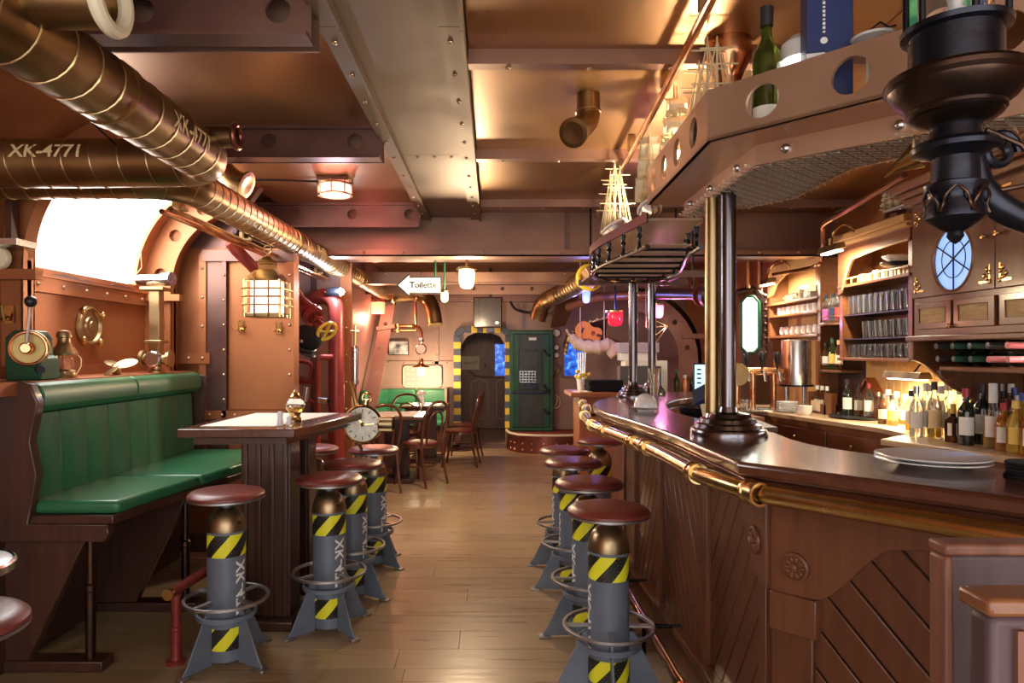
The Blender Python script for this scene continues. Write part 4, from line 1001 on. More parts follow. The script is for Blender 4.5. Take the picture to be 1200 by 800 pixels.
for k, (dx, dz, rot) in enumerate(((.02, .02, .9), (-.02, -.0, -1.3), (.03, .02, 2.2))):
    R = RX(.35) @ RZ(rot) @ RX(.35)
    MB().ball(pc + Vector((0, -.02, .018)) + R @ Vector((.072, 0, 0)), .065, 18, (1, .62, .06), R).build('blade', 'brass_dull', pr)
ph = thing('porthole', (-2.45, 4.12, 1.5), 'round brass porthole cover mounted on the copper wall', 'porthole')
R = RY(PI / 2); pc = Vector((-2.45, 4.12, 1.60))
MB().lathe([(.125, 0), (.125, .012), (.115, .022), (.095, .024), (.09, .016), (.06, .02), (.055, .03), (.03, .03), (.025, .036), (.0005, .036)], pc, R, 36).build('plate', 'brass_dull', ph)
MB().torus(pc + Vector((.022, 0, 0)), .107, .010, R, 36, 8).build('rim', 'brass_dull', ph)
for a in (.6, 2.4, 3.9, 5.4): p = pc + Vector((.03, .125 * math.cos(a), .125 * math.sin(a))); MB().ball(p, .02, 10, (1, .6, 1.2)).build('dog_clamp', 'brass', ph)
vv = thing('brass_valve', (-2.18, 4.42, LZ), 'nickel valve body with a round gauge and tall square neck on the ledge', 'valve')
o = Vector((-2.18, 4.42, LZ))
MB().lathe([(.05, 0), (.05, .012), (.03, .02), (.03, .06)], o, None, 18).build('foot', 'brass_dull', vv)
MB().cyl(o + Vector((-.085, 0, .09)), o + Vector((.085, 0, .09)), .035, 18).cyl(o + Vector((-.095, 0, .09)), o + Vector((-.075, 0, .09)), .055, 18).cyl(o + Vector((.075, 0, .09)), o + Vector((.095, 0, .09)), .055, 18).build('body', 'brass_dull', vv)
MB().lathe([(.0005, .02), (.042, .02), (.05, .014), (.052, 0), (.052, -.02)], o + Vector((0, -.045, .09)), RX(PI / 2), 28).build('gauge', 'steel', vv)
MB().b(o.x - .055, o.x + .055, o.y - .055, o.y + .055, LZ + .19, LZ + .21).build('flange', 'brass_dull', vv, .004)
MB().b(o.x - .034, o.x + .034, o.y - .034, o.y + .034, LZ + .12, LZ + .53).build('neck', 'brass_dull', vv, .004)
MB().b(o.x - .075, o.x + .075, o.y - .07, o.y + .07, LZ + .53, LZ + .55).build('top_plate', 'brass_dull', vv, .003)
tl = thing('signal_torch', (-2.18, 4.42, LZ + .55), 'silver signal torch lying on top of the brass valve', 'torch')
a = Vector((-2.30, 4.42, LZ + .60)); b = Vector((-2.05, 4.36, LZ + .60)); d = (b - a).normalized()
MB().tube([a, a + d * .02, a + d * .17, a + d * .20, b], [.03, .034, .034, .044, .044], 18).build('barrel', 'steel', tl)
MB().lathe([(.038, 0), (.0005, .004)], b + d * .001, toward(d), 18).build('lens', 'glass', tl)
MB().tube([a, a + Vector((-.02, 0, .02)), a + Vector((.03, -.01, .08)), a + Vector((.02, 0, .17))], .003, 6).build('wire', 'brass_dull', tl)
def hook(x, y, z, d, lab):
    t = thing('coat_hook', (x, y, z - .06), lab, 'hook'); d = Vector(d)
    s_ = d.cross(Vector((0, 0, 1)))
    MB().box((x + d.x * .005, y + d.y * .005, z), (abs(s_.x) * .04 + abs(d.x) * .01, abs(s_.y) * .04 + abs(d.y) * .01, .09)).build('plate', 'brass', t)
    b = Vector((x, y, z))
    for k in (-1, 0, 1): MB().tube([b + Vector((0, 0, -.01)), b + d * .04 + s_ * k * .03 + Vector((0, 0, -.03)), b + d * .06 + s_ * k * .055 + Vector((0, 0, .0 + (.04 if k == 0 else 0)))], .006, 8).build('prong', 'brass', t)
hook(-1.83, 4.965, 1.63, (0, -1, 0), 'brass three-pronged coat hook on the copper panel, left one'.replace(', left one', ' farther from the lantern'))
hook(-1.56, 4.965, 1.62, (0, -1, 0), 'brass three-pronged coat hook on the copper panel just below the lantern')
hook(-2.40, 3.39, 1.63, (0, -1, 0), 'brass coat hook on the near window rib above the engine telegraph')
ws = thing('wall_bracket', (-2.35, 3.3, 1.9), 'small wooden wall bracket with round cream disc beside the window', 'bracket')
MB().b(-2.36, -2.33, 3.30, 3.36, 1.98, 2.2).build('upright', 'wood_dark', ws); MB().b(-2.45, -2.25, 3.22, 3.37, 1.95, 1.98).build('shelf', 'steel', ws)
MB().lathe([(.0005, .01), (.05, .01), (.055, 0), (.055, -.02)], (-2.41, 3.32, 1.90), RX(PI / 2), 20).build('disc', 'cream', ws)
# brass clock on the table's far corner
X['dial_silver'] = mat('dial_silver', (.58, .54, .46), .4, .4, col2=(.36, .30, .22), scale=22, contrast=.6)
ck = thing('brass_clock', tuple(at(425, 520, 4.55)), 'big round brass ship clock with silver dial fixed to the table corner', 'clock')
c0 = at(425, 497, 4.5); R = toward((.12, -1, .05))
MB().lathe([(.115, -.05), (.128, -.045), (.130, .01), (.122, .022), (.112, .018)], c0, R, 36).build('case', 'brass', ck)
MB().lathe([(.114, .012), (.0005, .012)], c0, R, 36).build('dial', X['dial_silver'], ck)
k = MB()
for i in range(12):
    a = i * PI / 6; k.box(c0 + R @ Vector((.09 * math.cos(a), .09 * math.sin(a), .014)), (.022, .006, .003), R @ RZ(a))
k.build('hour_marks', 'iron', ck)
k = MB(); k.box(c0 + R @ Vector((-.02, .03, .016)), (.075, .012, .003), R @ RZ(2.15)); k.box(c0 + R @ Vector((.03, -.0, .017)), (.09, .008, .003), R @ RZ(.1)); k.lathe([(.014, .02), (.0005, .024)], c0, R, 14)
k.build('hands', 'brass', ck)
MB().cyl(c0 + Vector((.02, 0, .13)), c0 + Vector((.025, 0, .165)), .022, 14).torus(c0 + Vector((.028, 0, .175)), .03, .007, RX(PI / 2), 20, 6).build('crown', 'brass', ck)
MB().box(c0 + Vector((.15, .03, .0)), (.10, .08, .10)).cyl(c0 + Vector((.1, .03, 0)), c0 + Vector((.2, .03, 0)), .05, 16).build('side_drum', 'brass_dull', ck, .008)
MB().tube([c0 + Vector((-.04, .02, .1)), c0 + Vector((-.07, .04, .22)), c0 + Vector((-.085, .06, .28))], .016, 10).build('bracket_arm', 'brass', ck)
MB().tube([c0 + Vector((-.02, -.02, -.12)), c0 + Vector((-.02, .1, -.2)), (-.93, 4.3, .5)], .014, 8).build('stay', 'brass_dull', ck)
# ================================================================ CEILING LAMPS AND HANGING SIGNS
cl = thing('bulkhead_lamp', (-1.10, 4.75, 2.5), 'red-glowing caged bulkhead lamp on the dark ceiling', 'lamp')
MB().b(-1.21, -.99, 4.66, 4.84, 2.62, 2.65).build('base_plate', 'ceiling_dark', cl, .004)
MB().lathe([(.108, 2.61), (.112, 2.56), (.10, 2.53), (.0005, 2.52)], (-1.10, 4.75, 0), RZ(PI / 8), 8, flat=True).build('lens', 'lit_pink', cl)
k = MB(); k.torus((-1.10, 4.75, 2.535), .115, .007, None, 28, 6).torus((-1.10, 4.75, 2.605), .120, .008, None, 28, 6)
for i in range(8): a = i * PI / 4; k.cyl((-1.10 + .117 * math.cos(a), 4.75 + .117 * math.sin(a), 2.53), (-1.10 + .12 * math.cos(a), 4.75 + .12 * math.sin(a), 2.62), .006, 6)
k.build('guard', 'brass_dull', cl)
lamp('POINT', (-1.10, 4.75, 2.40), 7, (1, .32, .28), .1)
tag(MB().tube([(-1.22, 4.75, 2.63), (-1.5, 4.75, 2.64), (-1.75, 4.75, 2.64)], .006, 6).build('lamp_cable', 'iron'), 'thin cable from the red bulkhead lamp to the wall', 'cable')
def jar_lamp(loc, r, h, m, lab, base='brass_dull'):
    t = thing('jar_lamp', (loc[0], loc[1], loc[2] - h), lab, 'lamp')
    MB().lathe([(r * 1.3, .0), (r * 1.3, .02), (r * .9, .03)], loc, None, 18).build('cap', base, t)
    MB().lathe([(r * .92, 0), (r, -h * .15), (r * .95, -h * .7), (r * .75, -h * .92), (r * .4, -h), (.0005, -h)], loc, None, 18).build('jar', m, t)
    return t
p = at(547, 316, 6.25); t = jar_lamp(p, .072, .17, 'lit_warm', 'bright warm jar lamp under the beam beside the arrow sign'); MB()
lamp('POINT', (p.x, p.y, p.z - .25), 58, (1, .74, .46), .08)
MB().cyl(p + Vector((0, 0, .02)), (p.x, p.y, CZ), .012, 8).build('rod', 'brass_dull', t)
p = at(521, 343, 6.55); t = jar_lamp(p, .035, .09, 'lit_green', 'small greenish bulb lamp under the arrow sign')
MB().cyl(p + Vector((0, 0, .02)), (p.x, p.y, CZ), .010, 8).build('stem', 'green_paint', t)
p = at(443, 352, 9.3); t = thing('wall_lamp', (p.x, p.y, p.z - .25), 'orange-red glowing box lamp at the end of the long duct', 'lamp')
MB().box(p + Vector((0, 0, -.1)), (.17, .12, .16)).build('lens', 'lit_red', t, .01); MB().box(p + Vector((0, 0, .0)), (.21, .14, .05)).build('cap', 'duct_red', t, .006)
lamp('POINT', (p.x, p.y - .12, p.z - .28), 16, (1, .42, .25), .06)
p = at(399, 342, 6.2); t = thing('spot_lamp', (p.x - .1, p.y, p.z - .05), 'small black spotlight shining cold white beside the red riser', 'lamp')
MB().cyl(p + Vector((-.12, .02, 0)), p, .045, 16).build('housing', 'iron', t)
MB().lathe([(.04, .002), (.0005, .004)], p, RY(PI / 2) @ RX(.0), 16).ball(p + Vector((.01, -.01, 0)), .03, 10).build('lens', 'lit_white', t)
lamp('POINT', (p.x - .02, p.y - .10, p.z + .02), 14, (.75, .85, 1), .04)
# Toilette arrow sign
ar = thing('arrow_sign', (-.70, 6.4, 2.0), 'white arrow sign reading Toilette with black outline', 'sign')
def arrow(g): return [(-.225 - g * 1.4, 0), (-.118 + g * .2, .10 + g * 1.8), (-.118 + g * .2, .07 + g), (.165 + g, .07 + g), (.165 + g, -.07 - g), (-.118 + g * .2, -.07 - g), (-.118 + g * .2, -.10 - g * 1.8)]
so = at(495, 334, 6.4)
MB().holed(arrow(.008), [], lambda u, v, w: (so.x + u * 1.03, so.y + w, so.z + v), .02).build('outline', 'black_plastic', ar)
X['sign_white'] = mat('sign_white', (.72, .84, .74), .5)
MB().holed(arrow(-.003), [], lambda u, v, w: (so.x + u * 1.03, so.y - .004 + w, so.z + v), .006).build('panel', 'sign_white', ar)
text_on(lambda x, y: (so.x + x + .008, so.y - .0055, so.z + y), 'Toilette', .079, 'black_felt', ar, bold=True)
for dx in (.12,): MB().cyl((so.x + dx, so.y + .01, so.z + .08), (so.x + dx, so.y + .01, CZ), .010, 8).build('hanger', 'green_paint', ar)
# loudspeaker
lsp = thing('loudspeaker', tuple(at(571, 385, 9.8)), 'brown-black loudspeaker box hanging above the doorway', 'speaker')
a = at(555, 349, 9.8); b = at(588, 384, 9.8)
MB().b(a.x, b.x, 9.65, 9.98, b.z, a.z).build('cabinet', 'wood_dark', lsp, .012)
MB().b(a.x + .08, b.x - .01, 9.64, 9.652, b.z + .01, a.z - .01).build('grille', 'wood_dark', lsp, .004)
MB().b(b.x - .09, b.x - .05, 9.635, 9.642, b.z + .05, b.z + .08).build('badge', 'steel', lsp)
MB().b(-.10, .02, 9.75, 9.85, b.z - .06, b.z).b(-.06, -.02, 9.8, 9.84, a.z, CZ).build('mount', 'iron', lsp)

# ================================================================ BACK WALL FURNISHINGS
BY = 10.36
def bw(px, py): return at(px, py, BY)
pf = thing('framed_photo', tuple(bw(467, 417)), 'small framed black and white photo on the back wall', 'picture')
a = bw(455.5, 399); b = bw(479, 416)
MB().b(a.x, b.x, BY - .02, BY + .01, b.z, a.z).build('frame', 'wood_dark', pf, .003)
X['photo_print'] = mat('photo_print', (.82, .8, .76), .5, col2=(.08, .09, .11), scale=9, contrast=.35)
MB().b(a.x + .012, b.x - .012, BY - .026, BY - .02, b.z + .012, a.z - .012).build('print', X['photo_print'], pf)
pl = thing('wall_plaque', tuple(bw(495, 454)), 'cream relief plaque of small symbols behind the pendant lamp', 'plaque')
a = bw(473, 429); b = bw(517, 453); a.y = b.y = BY - .01
cc = []
for (cx, cz, s0) in ((b.x - .04, a.z - .04, 0), (a.x + .04, a.z - .04, PI / 2), (a.x + .04, b.z + .04, PI), (b.x - .04, b.z + .04, 1.5 * PI)):
    for i in range(5): cc.append((cx + .04 * math.cos(s0 + i * PI / 8), cz + .04 * math.sin(s0 + i * PI / 8)))
X['plaque_bg'] = mat('plaque_bg', (.42, .36, .34), .5)
MB().holed(cc, [], lambda u, v, w: (u, BY - .02 + w, v), .02).build('board', X['plaque_bg'], pl)
MB().tube([(x, BY - .022, z) for x, z in cc], .010, 6, closed=True).build('border', 'cream', pl)
k = MB(); rr = random.Random(2)
for i in range(7):
    for j in range(4): k.ball((a.x + .07 + i * (b.x - a.x - .14) / 6, BY - .02, b.z + .05 + j * (a.z - b.z - .1) / 3), .02, 8, (rr.uniform(.9, 1.5), .4, rr.uniform(.4, .8)))
stuff(k.build('relief_symbols', 'cream', pl))
# pendant lamp with gauge and copper pipes
pd = thing('pendant_lamp', tuple(at(493.5, 441, 9.6)), 'brass cone pendant lamp hanging from a pressure gauge', 'lamp')
c0 = at(493.5, 428, 9.6)
MB().lathe([(.135, -.025), (.13, -.018), (.06, .01), (.035, .03), (.03, .09), (.024, .1)], c0, None, 24).build('shade', 'brass', pd)
MB().lathe([(.035, -.01), (.05, -.04), (.05, -.1), (.03, -.14), (.0005, -.15)], c0, None, 16).build('bulb', 'lit_warm', pd)
g0 = at(493.5, 409, 9.58)
MB().lathe([(.0005, .03), (.065, .03), (.078, .022), (.08, -.02), (.0005, -.02)], g0, RX(PI / 2), 28).build('gauge', 'brass', pd)
MB().lathe([(.064, .032), (.0005, .034)], g0, RX(PI / 2), 24).build('gauge_face', 'white_paint', pd)
MB().tube([g0 + Vector((0, 0, .07)), g0 + Vector((0, 0, .16))], .02, 10).lathe([(.035, .1), (.04, .12), (.035, .15)], g0, None, 12).build('fitting', 'steel', pd)
lamp('POINT', tuple(c0 + Vector((0, -.05, -.25))), 36, (1, .75, .48), .07)
pp = thing('copper_pipes', tuple(at(470, 383, 9.7)), 'twin copper pipes along the back wall feeding the gauge lamp', 'pipe')
MB().tube([at(447, 382, 9.9), at(484, 382, 9.75), at(491, 384, 9.62), at(493.5, 389, 9.6), at(493.5, 396, 9.6)], .024, 10).build('pipe', 'copper_coil', pp)
MB().tube([at(447, 387, 9.9), at(488, 387, 9.8), at(487, 375, 9.8), at(486, 345, 9.8)], .022, 10).build('pipe', 'copper_coil', pp)
MB().box(at(466, 384.5, 9.82), (.03, .05, .12)).build('clip', 'brass_dull', pp)
# corner bench
cb = thing('corner_bench', (-1.3, 10.0, 0), 'green leather corner bench along the back wall', 'bench')
for i, (x0, x1) in enumerate(((-1.62, -1.16), (-1.15, -.70))):
    MB().b(x0, x1, 10.20, 10.33, .68, .90).build('head_roll', 'leather_green', cb, .03, 3)
for i in range(4): x0 = -1.62 + i * .23; MB().b(x0, x0 + .225, 10.22, 10.33, .44, .68).build('back_channel', 'leather_green', cb, .02, 3)
MB().b(-1.66, -.70, 9.82, 10.24, .38, .45).build('seat_cushion', 'leather_green', cb, .02, 3)
MB().b(-1.66, -.69, 9.86, 10.34, 0, .38).build('base', 'wood_dark', cb)
R = RZ(1.05)
MB().box((-1.74, 9.96, .79), (.55, .12, .22), R).build('head_roll', 'leather_green', cb, .03, 3)
for i in range(2): MB().box(Vector((-1.74, 9.96, .56)) + R @ Vector((-.13 + .26 * i, 0, 0)), (.255, .11, .24), R).build('back_channel', 'leather_green', cb, .02, 3)
MB().b(-.70, -.665, 9.86, 10.34, 0, .92).build('end_panel', 'copper_far', cb, .004)
# back tables
def cafe_table(x0, x1, y0, y1, lab, lab2):
    t = thing('cafe_table', ((x0 + x1) / 2, (y0 + y1) / 2, 0), lab, 'table'); cx, cy = (x0 + x1) / 2, (y0 + y1) / 2
    MB().b(x0, x1, y0, y1, .71, .745).build('tabletop', 'wood_top', t, .005)
    MB().b(x0 + .05, x1 - .05, y0 + .05, y1 - .05, .66, .71).build('frieze', 'wood_dark', t)
    MB().b(cx - .14, cx + .14, cy - .05, cy + .05, .05, .66).build('pedestal', 'wood_dark', t, .006); MB().b(cx - .2, cx + .2, cy - .25, cy + .25, 0, .05).build('base_board', 'wood_dark', t, .006)
    tag(MB().b(x0 + .1, x1 - .1, y0 + .08, y1 - .08, .745, .748).build('table_runner', 'paper'), lab2, 'runner')
cafe_table(-1.42, -.76, 7.4, 8.1, 'dark wooden cafe table set with bentwood chairs nearer the stools', 'cream runner on the cafe table nearer the stools')
cafe_table(-1.20, -.60, 8.85, 9.5, 'dark wooden cafe table in front of the green corner bench', 'cream runner on the table in front of the corner bench')
fg = thing('white_figurine', (-.96, 9.1, .748), 'small white figurine lamp on the table before the corner bench', 'figurine')
MB().lathe([(.0005, 0), (.06, 0), (.06, .02), (.03, .04), (.035, .10), (.02, .12)], (-.96, 9.1, .748), None, 16).build('body', 'white_china', fg)
MB().lathe([(.07, .13), (.068, .15), (.04, .18), (.0005, .19)], (-.96, 9.1, .748), None, 16).lathe([(.02, .12), (.07, .13)], (-.96, 9.1, .748), None, 16).build('shade', 'white_china', fg)
def make_chair():
    t = thing('bentwood_chair', (0, 0, 0), '', 'chair')
    MB().lathe([(.0005, .475), (.15, .473), (.185, .465), (.195, .452), (.19, .447)], n=28).build('seat', 'leather_red', t)
    MB().lathe([(.19, .447), (.205, .445), (.207, .415), (.19, .413), (.0005, .415)], n=28).build('seat_ring', 'chair_wood', t)
    for s_ in (-1, 1):
        MB().tube([(s_ * .15, .14, .42), (s_ * .17, .17, .22), (s_ * .19, .205, 0)], [.017, .015, .012], 10).build('front_leg', 'chair_wood', t)
        MB().tube([(s_ * .165, -.16, .46), (s_ * .17, -.19, .22), (s_ * .18, -.24, 0)], [.016, .016, .012], 10).build('back_leg', 'chair_wood', t)
    loop = spline([(-.165, -.16, .44), (-.185, -.20, .62), (-.18, -.235, .78), (-.11, -.26, .885), (0, -.265, .91), (.11, -.26, .885), (.18, -.235, .78), (.185, -.20, .62), (.165, -.16, .44)], 5)
    MB().tube(loop, .015, 10).build('back_loop', 'chair_wood', t)
    MB().tube(spline([(-.10, -.175, .45), (-.11, -.21, .62), (-.09, -.235, .75), (0, -.25, .80), (.09, -.235, .75), (.11, -.21, .62), (.10, -.175, .45)], 5), .011, 8).build('inner_loop', 'chair_wood', t)
    MB().torus((0, 0, .21), .165, .010, None, 28, 6).build('leg_ring', 'chair_wood', t)
    return t
ch0 = make_chair()
for i, (x, y, a, lab) in enumerate(((-1.22, 7.08, .55, 'bentwood chair with red seat and its back to the high table'), (-.80, 7.50, .95, 'bentwood chair with red seat at the side of the nearer cafe table'),
                                    (-.42, 8.72, PI / 2 - .1, 'bentwood chair with red seat nearest the doorway'), (-.40, 9.32, PI / 2 - .1, 'bentwood chair with red seat beside the striped door post'), (-1.1, 8.42, PI, 'bentwood chair with red seat between the two cafe tables'))):
    c = ch0 if i == 0 else copy_tree(ch0)
    place(c, (x, y, 0), a); tag(c, lab, 'chair', 'bentwood cafe chairs')
# door sign and aquarium window in the vestibule
sg = thing('paper_sign', (-.32, 12.41, 1.4), 'cream paper notice with black handwriting on the inner door', 'sign')
a = at(541, 417, 12.41); b = at(562, 433, 12.41); MB().b(a.x, b.x, 12.405, 12.42, b.z, a.z).build('sheet', 'cream', sg)
rr = random.Random(9); k = MB(); pts = [(a.x + .03 + i * .012, 12.402, (a.z + b.z) / 2 + rr.uniform(-.03, .035)) for i in range(int((b.x - a.x - .06) / .012))]
k.tube(pts, .004, 5); k.build('handwriting', 'black_plastic', sg)
def aquarium(a, b, y, m, lab):
    t = thing('aquarium_window', ((a.x + b.x) / 2, y, b.z), lab, 'aquarium')
    MB().holed([(a.x - .03, b.z - .03), (b.x + .03, b.z - .03), (b.x + .03, a.z + .03), (a.x - .03, a.z + .03)], [[(a.x, b.z), (b.x, b.z), (b.x, a.z), (a.x, a.z)]], lambda u, v, w: (u, y - .03 + w, v), .05).build('frame', 'copper_far', t)
    MB().b(a.x, b.x, y - .005, y + .005, b.z, a.z).build('glass_pane', m, t)
m = mat('aquarium_blue', (.02, .07, .3), .2); nt = m.node_tree; bs = nt.nodes['Principled BSDF']
tc = nt.nodes.new('ShaderNodeTexCoord'); no = nt.nodes.new('ShaderNodeTexNoise'); no.inputs['Scale'].default_value = 11; no.inputs['Detail'].default_value = 7
rp_ = nt.nodes.new('ShaderNodeValToRGB'); rp_.color_ramp.elements[0].position = .38; rp_.color_ramp.elements[0].color = (.004, .02, .16, 1); rp_.color_ramp.elements[1].position = .72; rp_.color_ramp.elements[1].color = (.35, .75, 1, 1)
e_ = rp_.color_ramp.elements.new(.55); e_.color = (.012, .12, .62, 1)
nt.links.new(tc.outputs['Object'], no.inputs['Vector']); nt.links.new(no.outputs['Fac'], rp_.inputs['Fac']); nt.links.new(rp_.outputs[0], bs.inputs['Emission Color']); bs.inputs['Emission Strength'].default_value = .9
X['aquarium_blue'] = m
aquarium(at(661, 402, 10.36), at(683, 440, 10.36), 10.36, 'aquarium_blue', 'deep blue aquarium window below the hanging boat')
aquarium(at(580, 403, 12.40), at(592.5, 440, 12.40), 12.40, 'aquarium_blue', 'bright blue aquarium window seen through the doorway')
# platform and green armoured door
pt = thing('door_platform', (.8, 10.1, 0), 'low red-carpeted platform with a riveted curved front', 'platform')
poly = [(.20, 10.38), (.24, 10.05), (.36, 9.82), (.6, 9.7), (.9, 9.68), (1.2, 9.74), (1.45, 9.82), (1.45, 10.38)]
MB().prism(poly, 0, .255).build('front_plate', 'duct_red', pt); MB().prism(poly, .255, .275).build('carpet', 'carpet_red', pt)
MB().tube([(x, y, .262) for x, y in poly[:-1]], .018, 8).build('rope_edge', 'cream', pt)
q = [(.26, 9.99), (.31, 9.87), (.42, 9.775), (.55, 9.705), (.72, 9.68), (.9, 9.665), (1.05, 9.69)]
rivets(pt, [(x, y, .14) for x, y in q] + [(x, y, .05) for x, y in q], .016)
gd = thing('armoured_door', (.56, 10.1, .275), 'open green armoured steel door with black fittings on the platform', 'door')
def gp(px, py): return at(px, py, 10.1)
a = gp(597, 387); b = gp(648, 502)
MB().holed([(a.x, .285), (b.x, .285), (b.x, a.z), (a.x, a.z)], [[(a.x + .06, .345), (b.x - .06, .345), (b.x - .06, a.z - .06), (a.x + .06, a.z - .06)]], lambda u, v, w: (u, 10.05 + w, v), .09).build('frame', 'green_paint', gd, .01)
MB().b(a.x + .06, b.x - .06, 10.08, 10.13, .345, a.z - .06).build('leaf', 'door_dark', gd)
MB().b(a.x + .06, a.x + .13, 10.06, 10.08, .345, a.z - .06).b(b.x - .13, b.x - .06, 10.06, 10.08, .345, a.z - .06).build('stile', 'green_paint', gd)
MB().b(a.x + .14, b.x - .17, 10.065, 10.08, .98, 1.48).build('centre_plate', 'door_dark', gd, .004); MB().b(a.x + .18, b.x - .22, 10.058, 10.066, 1.22, 1.46).build('upper_hatch', 'door_dark', gd, .003)
k = MB()
for i in range(6): k.b(a.x + .15 + i * .045, a.x + .156 + i * .045, 10.056, 10.064, 1.0, 1.17)
for i in range(5): k.b(a.x + .15, a.x + .39, 10.056, 10.064, 1.0 + i * .04, 1.006 + i * .04)
stuff(k.build('grid', 'steel', gd))
MB().b(a.x + .02, b.x - .04, 10.02, 10.05, .84, .88).b(a.x + .2, a.x + .42, 10.03, 10.06, .9, .98).build('lock_bar', 'iron', gd, .004)
MB().tube([gp(603, 489), gp(620, 493), gp(640, 487)], .018, 8).tube([gp(603, 494), gp(622, 486), gp(640, 494)], .014, 8).build('chain_bar', 'iron', gd)
for py in (410, 450, 478): MB().tube([gp(637, py) + Vector((0, -.06, 0)), gp(641, py + 6) + Vector((0, -.07, 0)), gp(645, py + 6) + Vector((0, -.06, 0))], .015, 8).build('dog_handle', 'iron', gd)
c = gp(624, 397); MB().b(c.x - .055, c.x + .055, 10.05, 10.08, c.z - .02, c.z + .02).build('name_plate', 'white_paint', gd)
MB().b(a.x + .2, a.x + .36, 10.072, 10.079, 1.2, 1.21).build('rib', 'iron', gd)
gg = [(652, 390, 5, 'large'), (652, 407, 3.4, 'small'), (652, 416, 3.4, 'lowest')]
for px, py, r, s_ in gg:
    c = at(px, py, 10.3); t = thing('wall_gauge', (c.x, 10.3, c.z - r * .013), s_ + ' round white wall gauge beside the green door', 'gauge')
    MB().lathe([(r * .0129, 0), (r * .0129, .03), (r * .011, .035), (r * .01, .03)], c, RX(PI / 2), 20).build('case', 'brass', t); MB().lathe([(r * .0105, .03), (.0005, .03)], c, RX(PI / 2), 20).build('face', 'white_paint', t)
tag(MB().tube(spline([at(652, 425, 10.3), at(656, 432, 10.3), at(652, 438, 10.3), at(648, 444, 10.28)], 5), .014, 8).build('gauge_pipe', 'brass_dull'), 'bent brass tube below the wall gauges', 'pipe')
tag(MB().tube(spline([at(651, 462, 10.3), at(656, 468, 10.25), at(655, 476, 10.25), at(649, 478, 10.28), at(653, 470, 10.27), at(651, 466, 10.28)], 5), .009, 6).build('rope_coil', 'rope'), 'pale rope loops hanging beside the green door', 'rope')
# hanging boat with guitar and canvas
bt = thing('hanging_boat', (1.25, 8.6, 1.5), 'small wooden boat hull hanging at an angle by the blue window', 'boat')
k = MB(); secs = []; A = at(663, 410, 8.6); n = 9
path = spline([at(662, 415, 8.7), at(668, 394, 8.7), at(685, 380, 8.6), at(712, 372, 8.5)], 4); low_ = spline([at(664, 386, 8.5) + Vector((0, 0, -.02)), at(672, 398, 8.4), at(690, 406, 8.3), at(716, 411, 8.2)], 4)
m_ = len(path); vs = []
for i in range(m_):
    p, q_ = path[i], low_[i]; mid = (p + q_) / 2 + Vector((0, .28, -.03))
    vs += [p, p.lerp(mid, .6), mid, q_.lerp(mid, .6), q_]
k.add(vs, [(i * 5 + j, i * 5 + j + 1, i * 5 + j + 6, i * 5 + j + 5) for i in range(m_ - 1) for j in range(4)], True)
k.add([Vector(v) + Vector((0, .015, .0)) for v in vs], [(i * 5 + j + 5, i * 5 + j + 6, i * 5 + j + 1, i * 5 + j) for i in range(m_ - 1) for j in range(4)], True)
k.build('hull', 'wood_dark', bt)
MB().tube(path, .022, 8).build('gunwale', 'wood_cab', bt); MB().tube(low_, .02, 8).build('gunwale', 'wood_cab', bt)
k = MB()
for P_ in (path, low_):
    for q_ in P_: k.ball(q_ + Vector((0, -.025, .01)), .018, 8)
stuff(k.build('rope_knots', 'rope', bt))
gt = thing('guitar', tuple(at(692, 395, 8.3)), 'orange acoustic guitar lying in the hanging boat', 'guitar')
g0 = at(690, 389, 8.25); R = RY(.32) @ RX(.2)
hwl = [(0, .0), (.012, .05), (.04, .088), (.08, .11), (.13, .106), (.18, .08), (.215, .074), (.26, .086), (.30, .08), (.325, .05), (.335, .0)]
ol_ = [(u - .17, v) for u, v in hwl] + [(u - .17, -v) for u, v in hwl[-2:0:-1]]
MB().holed(ol_, [circ(.055, 0, .03, 14)], lambda u, v, w: tuple(g0 + R @ Vector((u, w, v))), .07).build('body', 'guitar_wood', gt, .004)
MB().box(g0 + R @ Vector((.28, .0, 0)), (.36, .02, .03), R).box(g0 + R @ Vector((.47, 0, 0)), (.09, .018, .045), R).build('neck', 'wood_dark', gt)
MB().box(g0 + R @ Vector((-.08, -.006, 0)), (.02, .015, .06), R).build('bridge', 'wood_dark', gt)
MB().lathe([(.032, .072), (.0005, .072)], g0 + R @ Vector((.055, 0, 0)), R @ RX(-PI / 2), 14).build('soundhole_back', 'guitar_wood', gt)
cv = thing('canvas_bundle', tuple(at(700, 420, 8.2)), 'rolled cream canvas bundle hanging under the guitar', 'canvas')
MB().tube(spline([at(668, 394, 8.3), at(680, 404, 8.25), at(698, 407, 8.2), at(715, 404, 8.2), at(722, 412, 8.2)], 5), [.05 + .035 * math.sin(PI * i / 20) + .012 * math.sin(i * 1.9) for i in range(21)], 14).build('roll', 'canvas_cloth', cv)
for px in (680, 708): MB().cyl(at(px, 403, 8.22), (at(px, 403, 8.22).x, 8.22, CZ), .006, 6).build('strap', 'rope', cv)
MB().tube([at(716, 404, 8.2), at(718, 414, 8.2), at(714, 418, 8.2)], [.08, .075, .04], 12).build('loose_fold', 'canvas_cloth', cv)
